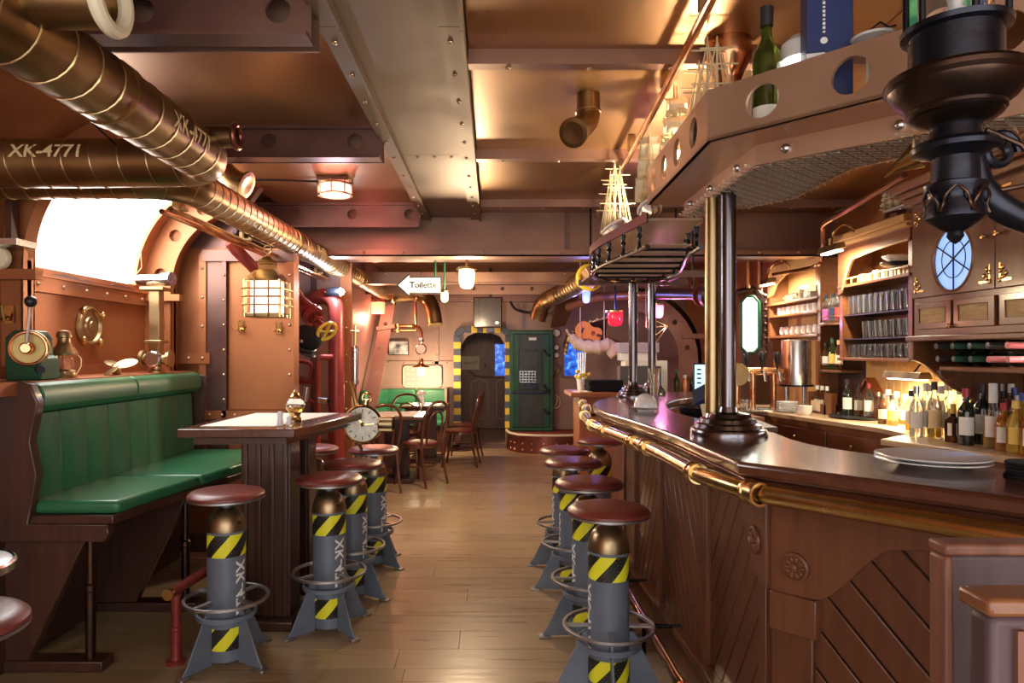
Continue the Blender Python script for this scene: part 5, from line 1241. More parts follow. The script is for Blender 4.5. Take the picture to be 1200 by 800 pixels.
# coloured lamps under the far beams
p = at(687, 341, 7.6); t = jar_lamp(p, .045, .13, 'lit_blue', 'blue glowing lamp beside the yellow duct ring'); lamp('POINT', (p.x, p.y - .05, p.z - .2), 7, (.2, .25, 1), .05)
MB().cyl(p, (p.x, p.y, CZ), .01, 8).build('rod', 'iron', t)
p = at(721, 366, 7.4); t = jar_lamp(p, .085, .15, 'red_glass', 'wide red glass lamp behind the slim column'); MB().cyl(p, (p.x, p.y, CZ), .01, 8).build('rod', 'iron', t)
p = at(772, 358, 7.2); t = jar_lamp(p, .05, .13, 'lit_magenta', 'magenta glowing lamp behind the farther slim column'); MB().cyl(p, (p.x, p.y, CZ), .01, 8).build('rod', 'iron', t); lamp('POINT', (p.x, p.y - .1, p.z - .2), 6, (1, .25, .6), .05)
tag(MB().tube([at(665, 360, 8.3), at(700, 348, 8.0), at(770, 345, 7.6), at(820, 344, 7.4)], .05, 12).build('timber_spar', 'wood_cab'), 'brown timber spar slung under the far ceiling', 'spar')
# ================================================================ BACK BAR
BZ = .95
wt = thing('back_worktop', (2.5, 4.5, .91), 'pale wooden worktop of the back bar below the shelves', 'worktop')
WP = [(2.02, 6.45), (2.26, 5.7), (2.52, 4.45), (2.50, 4.12), (2.2, 3.88), (2.45, 3.16), (2.6, 2.3), (2.95, 2.3), (2.95, 6.45)]
MB().prism(WP, .915, BZ).build('board', 'worktop', wt, .005)
MB().prism([(a + .02, b) for a, b in WP[:6]] + WP[6:], .875, .915).build('apron', 'wood_cab', wt)
def base_unit(p0, p1, nd, lab, drawer=False):
    p0 = Vector((*p0, 0)); p1 = Vector((*p1, 0)); t = (p1 - p0); L = t.length; t.normalize(); n = Vector((-t.y, t.x, 0)); n = n if n.x < 0 else -n
    c = (p0 + p1) / 2
    u = thing('base_cabinet', (c.x, c.y, 0), lab, 'cabinet')
    MB().ext([p0 + Vector((0, 0, .08)), p1 + Vector((0, 0, .08)), p1 + Vector((0, 0, .875)), p0 + Vector((0, 0, .875))], -n * .35).build('body', 'wood_cab', u)
    MB().ext([p0, p1, p1 + Vector((0, 0, .08)), p0 + Vector((0, 0, .08))], -n * .30).build('kick_board', 'wood_dark', u)
    for k in range(nd):
        a = p0 + t * (L * k / nd + .008); b = p0 + t * (L * (k + 1) / nd - .008)
        for z0, z1 in (((.10, .68), (.70, .86)) if drawer else ((.10, .86),)):
            d_ = MB().ext([a + Vector((0, 0, z0)), b + Vector((0, 0, z0)), b + Vector((0, 0, z1)), a + Vector((0, 0, z1))], n * .018).build('door' if z1 - z0 > .3 else 'drawer', 'wood_cab', u, .004)
            kc = (a + b) / 2 + Vector((0, 0, z1 - .07)) + n * .018
            MB().lathe([(.008, 0), (.008, .015), (.016, .022), (.014, .03), (.0005, .034)], kc, toward(n), 12).build('knob', 'brass', d_)
base_unit((2.08, 6.35), (2.30, 5.62), 1, 'base cabinet with a drawer below the steel urn', True)
base_unit((2.30, 5.62), (2.44, 4.97), 1, 'base cabinet below the stacked miniature bottles')
base_unit((2.44, 4.97), (2.55, 4.42), 1, 'base cabinet below the black tray of bottles')
base_unit((2.26, 3.84), (2.49, 3.14), 2, 'base cabinet below the wine and spirit bottles')
# light wood backsplash boards between worktop and shelves
bs_ = struct(MB().b(2.935, 2.95, 3.85, 5.75, BZ, 1.6).build('trim_4', 'wood_cab'))
y = 3.86
while y < 5.72: MB().b(2.915, 2.935, y, y + .088, BZ, 1.42).build('board', 'wood_light', bs_, .004); y += .092

# glass cabinet
gc = thing('glass_cabinet', (2.82, 4.87, 1.39), 'open wooden glass cabinet with arched head and four shelves', 'cabinet')
MB().b(2.70, 2.95, 5.28, 5.32, 1.38, 2.28).build('side_panel', 'wood_shelf', gc); MB().b(2.70, 2.95, 4.40, 4.44, 1.38, 2.28).build('side_panel', 'wood_shelf', gc)
MB().b(2.93, 2.95, 4.4, 5.32, 1.38, 2.28).build('back_panel', 'wood_cab', gc)
for z, m in ((1.38, 'wood_shelf'), (1.935, 'wood_shelf')): MB().b(2.68, 2.95, 4.40, 5.32, z, z + .022).build('shelf', m, gc, .003)
for z in (1.545, 1.725): MB().b(2.71, 2.93, 4.44, 5.28, z - .008, z).build('glass_shelf', 'black_plastic', gc)
ap = [(5.32, 2.28), (4.40, 2.28), (4.40, 2.17)] + [(4.40 + .70 * i / 10, 2.17 - .03 * (i / 10) ** 2) for i in range(1, 11)] + [(5.15, 2.09), (5.19, 2.02), (5.22, 1.96), (5.25, 1.90), (5.32, 1.88)]
MB().holed(ap, [], lambda u, v, w: (2.685 + w, u, v), .02).build('arched_head', 'wood_shelf', gc, .003)
MB().tube([(2.68, 4.40, 2.172)] + [(2.68, 4.40 + .70 * i / 10, 2.17 - .03 * (i / 10) ** 2) for i in range(1, 11)] + [(2.68, 5.15, 2.09), (2.68, 5.19, 2.02), (2.68, 5.24, 1.92)], .008, 6).build('arch_moulding', 'wood_light', gc)
MB().b(2.62, 2.95, 4.36, 5.34, 2.28, 2.33).b(2.65, 2.95, 4.38, 5.33, 2.25, 2.28).build('cornice', 'wood_light', gc, .006)
MB().tube([(2.69, 4.42, 2.0), (2.69, 5.24, 2.0)], .007, 8).build('gallery_rail', 'wood_light', gc)
for i in range(9): MB().cyl((2.69, 4.46 + i * .095, 1.957), (2.69, 4.46 + i * .095, 2.0), .006, 8).build('gallery_spindle', 'wood_light', gc)
X['pack'] = mat('pack', (.74, .66, .45), .6, col2=(.55, .42, .22), scale=7)
for i in range(8): y = 4.48 + i * .092; tag(MB().b(2.76, 2.84, y - .033, y + .033, 1.957, 2.02 + .008 * (i % 3)).build('small_packet', X['pack'], None, .002), 'small cream packet behind the gallery rail of the glass cabinet', 'packet', 'cream packets on the gallery shelf')
def tumbler(h, r, flare):
    return [(.0005, .004), (r * flare * .96, .004), (r * .97, h), (r, h), (r * flare, 0), (.0005, 0)]
def glass_thing(name, h, r, flare, lab, grp):
    o = MB().lathe([(.0005, 0), (r * flare, 0), (r * (flare + 1) / 2, h * .5), (r, h), (r * .94, h), (r * (flare + .88) / 2, h * .5), (r * flare * .9, .012), (.0005, .01)], (0, 0, 0), None, 14).build(name, 'glass')
    return tag(o, lab, 'glass', grp)
def scatter_glasses(z, h, r, flare, n, rows, lab, grp, y0=4.50, y1=5.24):
    g0 = glass_thing('drinking_glass', h, r, flare, lab, grp); rr = random.Random(int(z * 100)); first = True
    for row in range(rows):
        for i in range(n):
            o = g0 if first else g0.copy()
            if not first: COL.objects.link(o)
            first = False
            o.location = (2.755 + row * .09, y0 + (y1 - y0) * i / (n - 1) + rr.uniform(-.006, .006), z)
scatter_glasses(1.402, .10, .032, .8, 11, 2, 'short clear tumbler on the bottom shelf of the glass cabinet', 'tumblers on the bottom cabinet shelf')
scatter_glasses(1.545, .125, .034, .75, 8, 2, 'clear beer glass on the middle shelf of the glass cabinet', 'beer glasses on the middle cabinet shelf', 4.50, 5.03)
scatter_glasses(1.725, .145, .033, .85, 11, 2, 'tall clear glass on the upper shelf of the glass cabinet', 'tall glasses on the upper cabinet shelf')
sc_ = thing('sailor_cap', (2.80, 4.66, 2.03), 'white peaked captain cap lying on the cabinet packets', 'cap')
MB().lathe([(.085, 0), (.088, .03), (.12, .05), (.125, .062), (.09, .075), (.0005, .078)], (2.79, 4.66, 2.035), RX(.1), 24).build('crown', 'white_paint', sc_); MB().lathe([(.089, .0), (.09, .03)], (2.79, 4.66, 2.035), RX(.1), 24).build('band', 'black_felt', sc_)
MB().ball((2.71, 4.68, 2.04), .06, 14, (.9, 1.2, .14), RY(.3)).build('visor', 'black_plastic', sc_)

# left shelf unit with white crockery
cu = thing('crockery_shelf', (2.85, 6.28, 1.2), 'lit wooden shelf unit of white crockery behind the tap tower', 'shelf')
MB().b(2.75, 2.95, 6.78, 6.82, .95, 2.25).build('side_panel', 'wood_shelf', cu); MB().b(2.75, 2.95, 5.74, 5.78, .95, 2.25).build('side_panel', 'wood_shelf', cu)
MB().b(2.93, 2.95, 5.74, 6.82, .95, 2.25).build('back_panel', 'wood_light', cu)
for z in (1.60, 1.80, 1.92): MB().b(2.73, 2.95, 5.76, 6.80, z - .022, z).build('shelf', 'wood_shelf', cu, .003)
MB().holed([(6.82, 2.28), (5.74, 2.28), (5.74, 2.2), (6.4, 2.18), (6.62, 2.1), (6.72, 2.0), (6.82, 1.98)], [], lambda u, v, w: (2.74 + w, u, v), .02).build('arched_head', 'wood_light', cu)
def mug(lab, grp):
    t = thing('white_mug', (0, 0, 0), lab, 'mug', grp)
    MB().lathe([(.0005, 0), (.03, 0), (.038, .02), (.04, .075), (.037, .075), (.034, .02), (.0005, .012)], n=16).build('bowl', 'white_china', t)
    MB().tube([(0, -.037, .06), (0, -.06, .055), (0, -.062, .03), (0, -.036, .018)], .005, 6).build('handle', 'white_china', t); return t
m0 = mug('white china cup leaning on the lowest crockery shelf', 'white cups on the lowest crockery shelf')
for i in range(8): o = m0 if i == 0 else copy_tree(m0); place(o, (2.83, 5.86 + i * .115, 1.60), .3); o.rotation_euler = (.22, 0, .5)
for o in [q for q in COL.objects if q.name.startswith('white_mug')]: o.location.z = 1.612
m1 = mug('white china cup upright on the middle crockery shelf', 'white cups on the middle crockery shelf')
for i in range(9): o = m1 if i == 0 else copy_tree(m1); place(o, (2.82, 5.84 + i * .105, 1.80), -.4 + .1 * i)
bx_ = thing('acrylic_box', (2.84, 6.1, 1.92), 'clear acrylic box on the top crockery shelf', 'box')
MB().b(2.78, 2.90, 6.02, 6.20, 1.92, 2.04).build('shell', 'glass', bx_, .003); MB().b(2.80, 2.88, 6.05, 6.14, 1.925, 1.99).build('paper_bag', 'white_paint', bx_, .01)
tag(MB().tube([(2.83, 6.68, 1.965), (2.83, 6.60, 1.965), (2.83, 6.55, 1.965), (2.83, 6.35, 1.965), (2.83, 6.32, 1.965)], [.014, .016, .04, .042, .03], 14).build('lying_carafe', 'glass'), 'clear glass carafe lying on the top crockery shelf', 'carafe')

# steel urn
ur = thing('steel_urn', (2.62, 5.9, BZ), 'tall stainless steel hot water urn on a stand', 'urn')
o = Vector((2.62, 5.9, BZ))
MB().lathe([(.0005, .60), (.10, .60), (.115, .595), (.118, .58), (.118, .215), (.0005, .215)], o, None, 28).build('tank', 'steel', ur)
MB().lathe([(.12, .595), (.12, .215)], o, None, 10, 2.6, 3.9).build('brown_cover', 'copper_coil', ur)
MB().lathe([(.0005, .215), (.14, .215), (.14, .20), (.0005, .20)], o, None, 28).build('stand_ring', 'iron', ur)
for a in (.3, 1.9, 3.4, 4.9): MB().cyl(o + Vector((.10 * math.cos(a), .10 * math.sin(a), .02)), o + Vector((.10 * math.cos(a), .10 * math.sin(a), .2)), .014, 10).build('leg', 'steel', ur)
MB().lathe([(.0005, 0), (.15, 0), (.15, .02), (.0005, .02)], o, None, 28).build('tray', 'steel', ur)
MB().tube([o + Vector((-.11, -.02, .26)), o + Vector((-.17, -.04, .26)), o + Vector((-.18, -.04, .22))], .014, 10).build('tap', 'brass', ur)

# ---------------------------------------------------------------- bottles
def bottle(x, y, z, h, r, glass, cap, label=None, liquid=None, lab='', cat='bottle', grp=None, kind='wine', lz=(.18, .5), neck=.3):
    t = thing('bottle', (x, y, z), lab, cat, grp); o = (x, y, z)
    nr = r * .38
    if kind == 'square': prof = [(.0005, 0), (r * .9, 0), (r, .008), (r, h * .52), (r * .92, h * .58), (nr, h * .68), (nr, h * .9)]
    elif kind == 'slim': prof = [(.0005, 0), (r * .95, 0), (r, .01), (r, h * .55), (r * .85, h * .64), (nr, h * .78), (nr, h * .92)]
    elif kind == 'flare': prof = [(.0005, 0), (r * .9, 0), (r, .015), (r * .96, h * .3), (r * .62, h * .5), (nr * 1.1, h * .64), (nr, h * .92)]
    else: prof = [(.0005, 0), (r * .95, 0), (r, .008), (r, h * .58), (r * .9, h * .64), (r * .55, h * .71), (nr, h * .76), (nr, h * .95)]
    n = 4 if kind == 'square' else 16
    R = RZ(PI / 4 + .3) if kind == 'square' else None
    b = MB().lathe([(p * (1.25 if n == 4 and p > nr * 1.1 else 1), q) for p, q in prof], o, R, n, flat=(n == 4)).build('glass_body', glass, t)
    if liquid: MB().lathe([(.0005, .006), (r * .9, .006), (r * .92, h * .45), (.0005, h * .45)], o, R, 14).build('liquid', liquid, b)
    MB().lathe([(nr * 1.12, h * (1 - neck * .5)), (nr * 1.2, h * (1 - neck * .5)), (nr * 1.2, h), (.0005, h)], o, None, 14).build('cap', cap, t)
    if label: MB().lathe([(r * 1.012, h * lz[0]), (r * 1.012, h * lz[1])], o, None, 12, PI + .05, PI + 2.1).build('label', label, t)
    return t
def bat(px, py, hpx, r, glass, cap, label, liquid, lab, kind='wine', grp=None, **k):
    d = (HZ - BZ) * 800 / (py - 413)
    d = min(d, (2.68 if py == 486 else 2.79) * 800 / (px - 578)); p = at(px, py, d)
    return bottle(p.x, p.y, BZ, hpx * d / 800, r, glass, cap, label, liquid, lab, 'bottle', grp, kind, **k)
bat(1074, 512, 60, .036, 'glass', 'steel', 'paper', 'clear_liquid', 'clear vodka-style bottle with grey cap at the worktop corner', 'slim')
bat(1085, 511, 62, .036, 'glass', 'cap_white', 'white_paint', 'clear_liquid', 'clear bottle with white cap and white label', 'slim')
bat(1095, 513, 66, .036, 'glass', 'cap_dark', 'stencil_gold', 'gold_liquid', 'clear bottle with tall black cap and pale gold label', 'slim')
bat(1103, 512, 60, .036, 'glass', 'cap_white', 'paper', 'clear_liquid', 'clear bottle with white cap beside the square liqueur bottle', 'slim')
bat(1109, 507, 58, .034, 'glass', 'cap_white', 'paper', None, 'empty clear bottle behind the square liqueur bottle', 'slim')
bat(1117, 518, 45, .032, 'glass_brown', 'paper_gold', 'paper', None, 'short square brown liqueur bottle with orange neck', 'square', neck=.5)
bat(1132, 521, 66, .039, 'glass_dark', 'cap_red', 'white_paint', None, 'dark wine bottle with red capsule and white label')
bat(1141, 514, 58, .037, 'glass_green', 'cap_pink', 'paper', 'gold_liquid', 'green wine bottle with pink capsule behind the dark one')
bat(1151, 520, 70, .039, 'glass_dark', 'cap_dark', 'white_paint', None, 'dark wine bottle with black capsule and white label')
bat(1158, 511, 60, .037, 'glass_green', 'cap_white', 'paper', None, 'green bottle with white cap behind the wine bottles')
bat(1164, 525, 76, .044, 'glass', 'cap_white', 'paper', 'gold_liquid', 'flared clear bottle with long white neck and pale wine', 'flare', neck=.6)
bat(1173, 513, 68, .035, 'glass', 'cap_white', None, 'clear_liquid', 'tall clear bottle with white stopper beside the amber rum', 'slim')
bat(1185, 514, 70, .035, 'glass', 'cap_white', None, 'clear_liquid', 'tall clear bottle with white stopper behind the golden bottle', 'slim')
bat(1177, 528, 56, .040, 'amber', 'cap_red', 'paper', None, 'amber rum bottle with cream label and red cap', 'slim')
bat(1191, 531, 62, .041, 'gold_liquid', 'paper_gold', 'paper_gold', None, 'golden liqueur bottle with yellow label', 'slim')
bat(1199, 526, 66, .038, 'gold_liquid', 'cap_blue', 'paper', None, 'yellow bottle with blue cap at the row end', 'slim')
bat(1124, 509, 55, .036, 'glass', 'cap_white', 'paper', 'gold_liquid', 'cream-capped clear bottle with yellow liquor behind the square liqueur', 'slim')
bat(1068, 505, 48, .034, 'glass', 'cap_dark', 'paper', 'amber', 'short clear bottle of amber spirit near the worktop corner', 'slim')
bat(1168, 512, 56, .036, 'glass_green', 'cap_green', None, None, 'plain green bottle behind the flared bottle')
bat(1181, 512, 52, .036, 'glass_green', 'cap_red', None, None, 'green bottle with red cap between two white-stoppered bottles')
bat(1208, 534, 64, .040, 'amber', 'cap_dark', 'paper', None, 'amber bottle with black cap past the blue-capped bottle', 'slim')
for px, py, h, g, c, lq, l in ((1090, 506, 56, 'glass', 'cap_white', 'clear_liquid', 'clear'), (1098, 506, 54, 'glass', 'cap_red', 'gold_liquid', 'red-capped pale'), (1113, 507, 58, 'glass', 'steel', 'clear_liquid', 'steel-capped clear'), (1137, 509, 50, 'glass', 'cap_blue', 'clear_liquid', 'blue-capped clear'), (1146, 508, 62, 'glass_green', 'cap_red', None, 'red-capped green'), (1155, 506, 58, 'glass', 'cap_dark', 'amber', 'black-capped amber'), (1176, 507, 60, 'glass', 'cap_dark', 'gold_liquid', 'black-capped golden'), (1193, 511, 58, 'glass_green', 'cap_white', None, 'white-capped green'), (1189, 506, 66, 'glass', 'cap_blue', 'clear_liquid', 'blue-capped tall')):
    bat(px, py, h, .034, g, c, 'paper', lq, l + ' bottle in the back row of the worktop bottles', 'slim')
# section below the glass cabinet
bat(993, 488, 42, .036, 'glass_dark', 'cap_dark', 'white_paint', None, 'black bottle with white label on the black tray')
bat(1006, 487, 36, .034, 'glass', 'cap_dark', 'paper', 'amber', 'round-shouldered bottle with cream label on the black tray', 'slim')
bat(1018, 487, 40, .034, 'glass', 'cap_red', 'white_paint', 'clear_liquid', 'red-capped white-labelled bottle on the black tray', 'slim')
bat(1029, 488, 33, .036, 'glass_brown', 'steel', None, None, 'brown glass decanter at the edge of the black tray', 'flare')
bat(1041, 491, 38, .036, 'glass', 'cap_white', 'white_paint', 'clear_liquid', 'white-capped clear bottle under the niche lamp', 'slim')
bat(1051, 491, 37, .036, 'glass', 'cap_white', 'paper', 'gold_liquid', 'white-capped bottle of pale spirit under the niche lamp', 'slim')
bat(1061, 493, 36, .036, 'glass', 'cap_white', 'paper', 'amber', 'white-capped bottle of amber spirit beside the niche wall', 'slim')
bat(1046, 486, 36, .034, 'glass', 'cap_dark', 'paper_gold', 'gold_liquid', 'gold-labelled bottle in front of the white-capped row', 'slim')
bat(1035, 486, 35, .034, 'glass_brown', 'cap_dark', 'paper', None, 'brown bottle with cream label in front of the decanter', 'slim')
p = at(1008, 490, 5.15); tag(MB().lathe([(.0005, 0), (.20, 0), (.215, .012), (.215, .018), (.2, .014), (.0005, .008)], (2.74, 5.10, BZ), None, 32).build('serving_tray', 'black_plastic'), 'round black serving tray under the spirit bottles', 'tray')
for o in list(COL.objects):
    if o.get('label', '').endswith('on the black tray'): o.location.z += .010; o.location.x = min(o.location.x, 2.86)
# corner shelves of small bottles
ks = thing('corner_shelf', (2.85, 5.55, 1.3), 'narrow dark corner shelves of spirit bottles between the cabinets', 'shelf')
MB().b(2.90, 2.95, 5.34, 5.74, BZ, 2.25).build('back_board', 'wood_dark', ks)
for z in (1.30, 1.68): MB().prism([(2.90, 5.36), (2.74, 5.38), (2.68, 5.5), (2.68, 5.6), (2.74, 5.72), (2.90, 5.73)], z - .02, z).build('shelf', 'wood_cab', ks, .003); MB().tube([(2.75, 5.38, z + .05), (2.69, 5.5, z + .05), (2.69, 5.6, z + .05), (2.75, 5.72, z + .05)], .005, 6).build('gallery', 'wood_cab', ks)
X['label_pink'] = mat('label_pink', (.6, .12, .4), .5); X['label_red'] = mat('label_red', (.6, .06, .05), .5)
for i, (y, g, c, l) in enumerate(((5.66, 'glass', 'cap_dark', 'label_pink'), (5.55, 'glass', 'cap_dark', 'hex_blue'), (5.45, 'glass', 'cap_dark', 'label_red'))):
    bottle(2.76, y, 1.68, .24, .033, g, c, l, 'amber', ('pink', 'blue', 'red')[i] + '-labelled spirit bottle on the upper corner shelf', kind='slim', lz=(.12, .5))
for i, (y, g, c, l) in enumerate(((5.66, 'glass_brown', 'cap_dark', 'paper'), (5.55, 'glass_green', 'cap_green', 'paper_gold'), (5.45, 'glass_brown', 'wood_light', 'cream'))):
    bottle(2.76, y, 1.30, (.22, .26, .24)[i], .034, g, c, l, None, ('brown spirit bottle with white label', 'green spirit bottle with gold label', 'brown cork-topped bottle with cream label')[i] + ' on the lower corner shelf', kind='slim')
for i, y in enumerate((5.60, 5.52, 5.44)):
    bottle(2.66, y, BZ, .22, .03, 'glass_brown', 'cap_white', 'cream', None, 'small white-capped brown bottle in the wooden crate below the corner shelf', kind='slim', grp='white-capped bottles in the crate')
cr = thing('bottle_crate', (2.66, 5.52, BZ), 'small wooden bottle crate with cream labels on the worktop', 'crate')
MB().b(2.61, 2.62, 5.38, 5.66, BZ, 1.03).b(2.70, 2.71, 5.38, 5.66, BZ, 1.03).b(2.61, 2.71, 5.38, 5.39, BZ, 1.12).b(2.61, 2.71, 5.65, 5.66, BZ, 1.12).build('box', 'wood_cab', cr); MB().b(2.606, 2.61, 5.45, 5.60, .97, 1.05).build('front_label', 'cream', cr)
bh = thing('bottle_house', (2.84, 5.2, BZ), 'little wooden house-shaped bottle holder by the backsplash', 'holder')
MB().holed([(5.12, BZ), (5.30, BZ), (5.30, 1.13), (5.21, 1.22), (5.12, 1.13)], [[(5.16, .98), (5.26, .98), (5.26, 1.1), (5.16, 1.1)]], lambda u, v, w: (2.86 + w, u, v), .04).build('front', 'wood_cab', bh)
MB().ext([(2.84, 5.33, 1.11), (2.84, 5.21, 1.235), (2.84, 5.21, 1.25), (2.84, 5.345, 1.125)], (.07, 0, 0)).ext([(2.84, 5.09, 1.11), (2.84, 5.21, 1.235), (2.84, 5.21, 1.25), (2.84, 5.075, 1.125)], (.07, 0, 0)).build('roof', 'copper_coil', bh)

# wall cabinet with oval window
wc = thing('wall_cabinet', (2.62, 3.1, 1.52), 'wooden wall cabinet with a leaded oval blue window', 'cabinet')
MB().b(2.32, 2.95, 2.2, 3.76, 1.52, 2.28).build('carcass', 'wood_cab', wc)
MB().b(2.24, 2.95, 2.2, 3.80, 2.28, 2.31).b(2.27, 2.95, 2.2, 3.78, 2.24, 2.28).b(2.21, 2.95, 2.2, 3.82, 2.31, 2.36).build('cornice', 'wood_cab', wc, .006)
for y0, y1, ov in ((3.13, 3.745, True), (2.5, 3.125, False)):
    fr = lambda u, v, w: (2.32 - w, u, v)
    hl_ = [circ(3.42, 1.91, .148, 36, 1.08)] if ov else []
    d_ = MB().holed([(y0, 1.735), (y1, 1.735), (y1, 2.225), (y0, 2.225)], hl_, fr, .022).build('door', 'wood_cab', wc, .003)
    if ov:
        MB().lathe([(.15, 0), (.0005, 0)], (2.312, 3.42, 1.91), RY(-PI / 2) @ Matrix.Diagonal((1.08, 1, 1)), 36).build('oval_pane', 'blue_pale', d_)
        k = MB(); k.torus((2.305, 3.42, 1.91), .088, .0025, RY(PI / 2) @ Matrix.Diagonal((1.08, 1, 1)), 32, 5)
        for i in range(6): a = i * PI / 3 + .52; k.cyl((2.305, 3.42, 1.91), (2.305, 3.42 + .148 * math.cos(a), 1.91 + .16 * math.sin(a)), .004, 6)
        k.build('lead_cames', 'iron', d_)
        MB().torus((2.30, 3.42, 1.91), .15, .008, RY(PI / 2) @ Matrix.Diagonal((1.08, 1, 1)), 40, 8).build('oval_frame', 'wood_shelf', d_)
    for yy, sy in ((y0 + .03, 1), (y1 - .03, -1)):
        for zz, sz in ((1.77, 1), (2.19, -1)):
            b = MB()
            for i in range(5): b.ball((2.296, yy + sy * .018 * (i % 3), zz + sz * (.014 * i)), .012, 8, (.4, 1, 1))
            b.b(2.296, 2.30, min(yy, yy + sy * .07), max(yy, yy + sy * .07), zz - .006, zz + .006); b.b(2.296, 2.30, yy - .005, yy + .005, min(zz, zz + sz * .08), max(zz, zz + sz * .08))
            b.build('corner_mount', 'brass', d_)
    kk = y0 + .04 if ov else y1 - .04
    MB().lathe([(.006, 0), (.006, .018), (.014, .024), (.012, .034), (.0005, .036)], (2.298, kk, 1.98), RY(-PI / 2), 12).build('knob', 'brass', d_)
for y0, y1 in ((3.44, 3.73), (3.14, 3.42), (2.83, 3.11), (2.5, 2.80)):
    d_ = MB().holed([(y0, 1.565), (y1, 1.565), (y1, 1.705), (y0, 1.705)], [[(y0 + .04, 1.595), (y1 - .035, 1.595), (y1 - .035, 1.675), (y0 + .04, 1.675)]], lambda u, v, w: (2.32 - w, u, v), .016).build('drawer', 'wood_cab', wc, .003)
    MB().b(2.310, 2.318, y0 + .04, y1 - .035, 1.595, 1.675).build('cane_panel', 'cane', d_)
MB().lathe([(.01, 0), (.012, .02), (.0005, .024)], (2.305, 3.43, 1.575), RY(-PI / 2), 10).build('knob', 'brass', wc)
MB().b(2.28, 2.95, 2.2, 3.78, 1.50, 1.53).build('base_moulding', 'wood_cab', wc, .006)
scv = [(2.30, 1.50), (2.30, 1.40)] + [(2.30 + .30 * i / 10, 1.40 - .06 * (i / 10) - .13 * (.5 - .5 * math.cos(PI * i / 10))) for i in range(1, 11)] + [(2.66, 1.16), (2.95, 1.12), (2.95, 1.50)]
MB().holed(scv, [], lambda u, v, w: (u, 3.74 + w, v), .03).build('scroll_side', 'wood_cab', wc, .004)
MB().b(2.90, 2.95, 2.2, 3.74, BZ, 1.50).build('niche_back', 'wood_cab', wc)
MB().b(2.5, 2.56, 2.3, 3.30, 1.488, 1.499).build('led_strip', 'lit_white', wc)
lamp('AREA', (2.53, 2.85, 1.47), 9, (1, .9, .75), .08, sy=.9, name='led_strip_right_offscreen')
# wine rack shelf
wr_ = thing('wine_shelf', (2.6, 3.2, 1.33), 'rounded wooden wine shelf below the wall cabinet', 'shelf')
MB().prism([(2.9, 3.66), (2.46, 3.66), (2.38, 3.64), (2.34, 3.58), (2.345, 3.52), (2.36, 3.3), (2.39, 2.9), (2.44, 2.3), (2.9, 2.3)], 1.345, 1.37).build('board', 'wood_shelf', wr_, .006)
MB().torus((2.40, 3.60, 1.345), .05, .010, RX(PI / 2), 20, 6, PI, 2 * PI).build('scroll', 'wood_cab', wr_)
MB().b(2.86, 2.9, 2.3, 3.66, 1.30, 1.345).build('cleat', 'wood_cab', wr_)
def lying(x, y, z, cap, glass, lab):
    t = thing('wine_bottle', (x, y, z - .04), lab, 'bottle'); R = RY(PI / 2)
    MB().lathe([(.0005, .33), (.036, .33), (.038, .32), (.038, .14), (.032, .115), (.016, .085), (.014, .07), (.014, .01)], (x, y, z), R, 16).build('glass_body', glass, t)
    MB().lathe([(.0152, .085), (.0152, .0), (.0005, -.001)], (x, y, z), R, 14).build('capsule', cap, t)
    MB().lathe([(.0385, .18), (.0385, .28)], (x, y, z), R, 14).build('label', 'paper', t)
caps = (('cap_dark', 'grey-capped'), ('cap_green', 'green-capped'), ('cap_green', 'green-capped'), ('cap_pink', 'pink-capped'), ('cap_pink', 'pink-capped'), ('cap_pink', 'pink-capped'))
pos = ('beside the scroll end', 'second from the scroll end', 'third from the scroll end', 'fourth from the scroll end', 'fifth from the scroll end', 'sixth from the scroll end')
for i in range(6): y = 3.55 - i * .105; lying(2.31 + .012 * i, y, 1.408, caps[i][0], 'glass_dark', caps[i][1] + ' wine bottle lying on the wine shelf, ' + pos[i])
for i in range(5): y = 3.50 - i * .105; lying(2.27 + .012 * i, y, 1.473, ('cap_dark', 'cap_green', 'cap_green', 'cap_dark', 'cap_pink')[i], 'glass_dark', ('grey', 'green', 'green', 'black', 'pink')[i] + '-capped wine bottle in the upper layer, ' + pos[i])
# picture lamps
def arm_lamp(a, b, c, w, lab, e=6, m='brass'):
    a, b, c = Vector(a), Vector(b), Vector(c)
    t = thing('picture_lamp', tuple(c - Vector((0, 0, .05))), lab, 'lamp')
    MB().tube(spline([a, (a + b) / 2 + Vector((0, 0, .06)), b, c], 6), .009, 8).build('arm', m, t)
    MB().ext([c + Vector((-.045, -w, -.04)), c + Vector((.045, -w, -.02)), c + Vector((.03, -w, .02)), c + Vector((-.03, -w, .01))], (0, 2 * w, 0)).build('shade', 'brass_dull', t, .003)
    MB().b(c.x - .02, c.x + .03, c.y - w * .9, c.y + w * .9, c.z - .045, c.z - .036).build('tube_light', 'lit_white', t)
    lamp('AREA', (c.x + .02, c.y, c.z - .06), e, (1, .85, .62), .05, (0, -20, 0), sy=2 * w)
arm_lamp((2.64, 4.95, 2.30), (2.5, 5.0, 2.33), (2.50, 5.05, 2.22), .13, 'brass picture lamp arching out over the glass cabinet', 11)
arm_lamp((2.75, 6.3, 2.22), (2.6, 6.35, 2.25), (2.58, 6.45, 2.12), .14, 'brass picture lamp over the white crockery shelf', 14)
nl = thing('niche_lamp', (2.78, 4.45, 1.28), 'slim grey strip lamp lighting the bottles under the cabinet', 'lamp')
MB().ext([(2.66, 4.28, 1.27), (2.76, 4.28, 1.27), (2.74, 4.28, 1.315), (2.68, 4.28, 1.315)], (0, .40, 0)).build('shade', 'brass_dull', nl, .003)
MB().b(2.69, 2.74, 4.30, 4.66, 1.262, 1.27).build('tube_light', 'lit_white', nl); MB().tube([(2.71, 4.4, 1.31), (2.75, 4.4, 1.36), (2.80, 4.4, 1.385)], .006, 6).build('bracket', 'iron', nl)
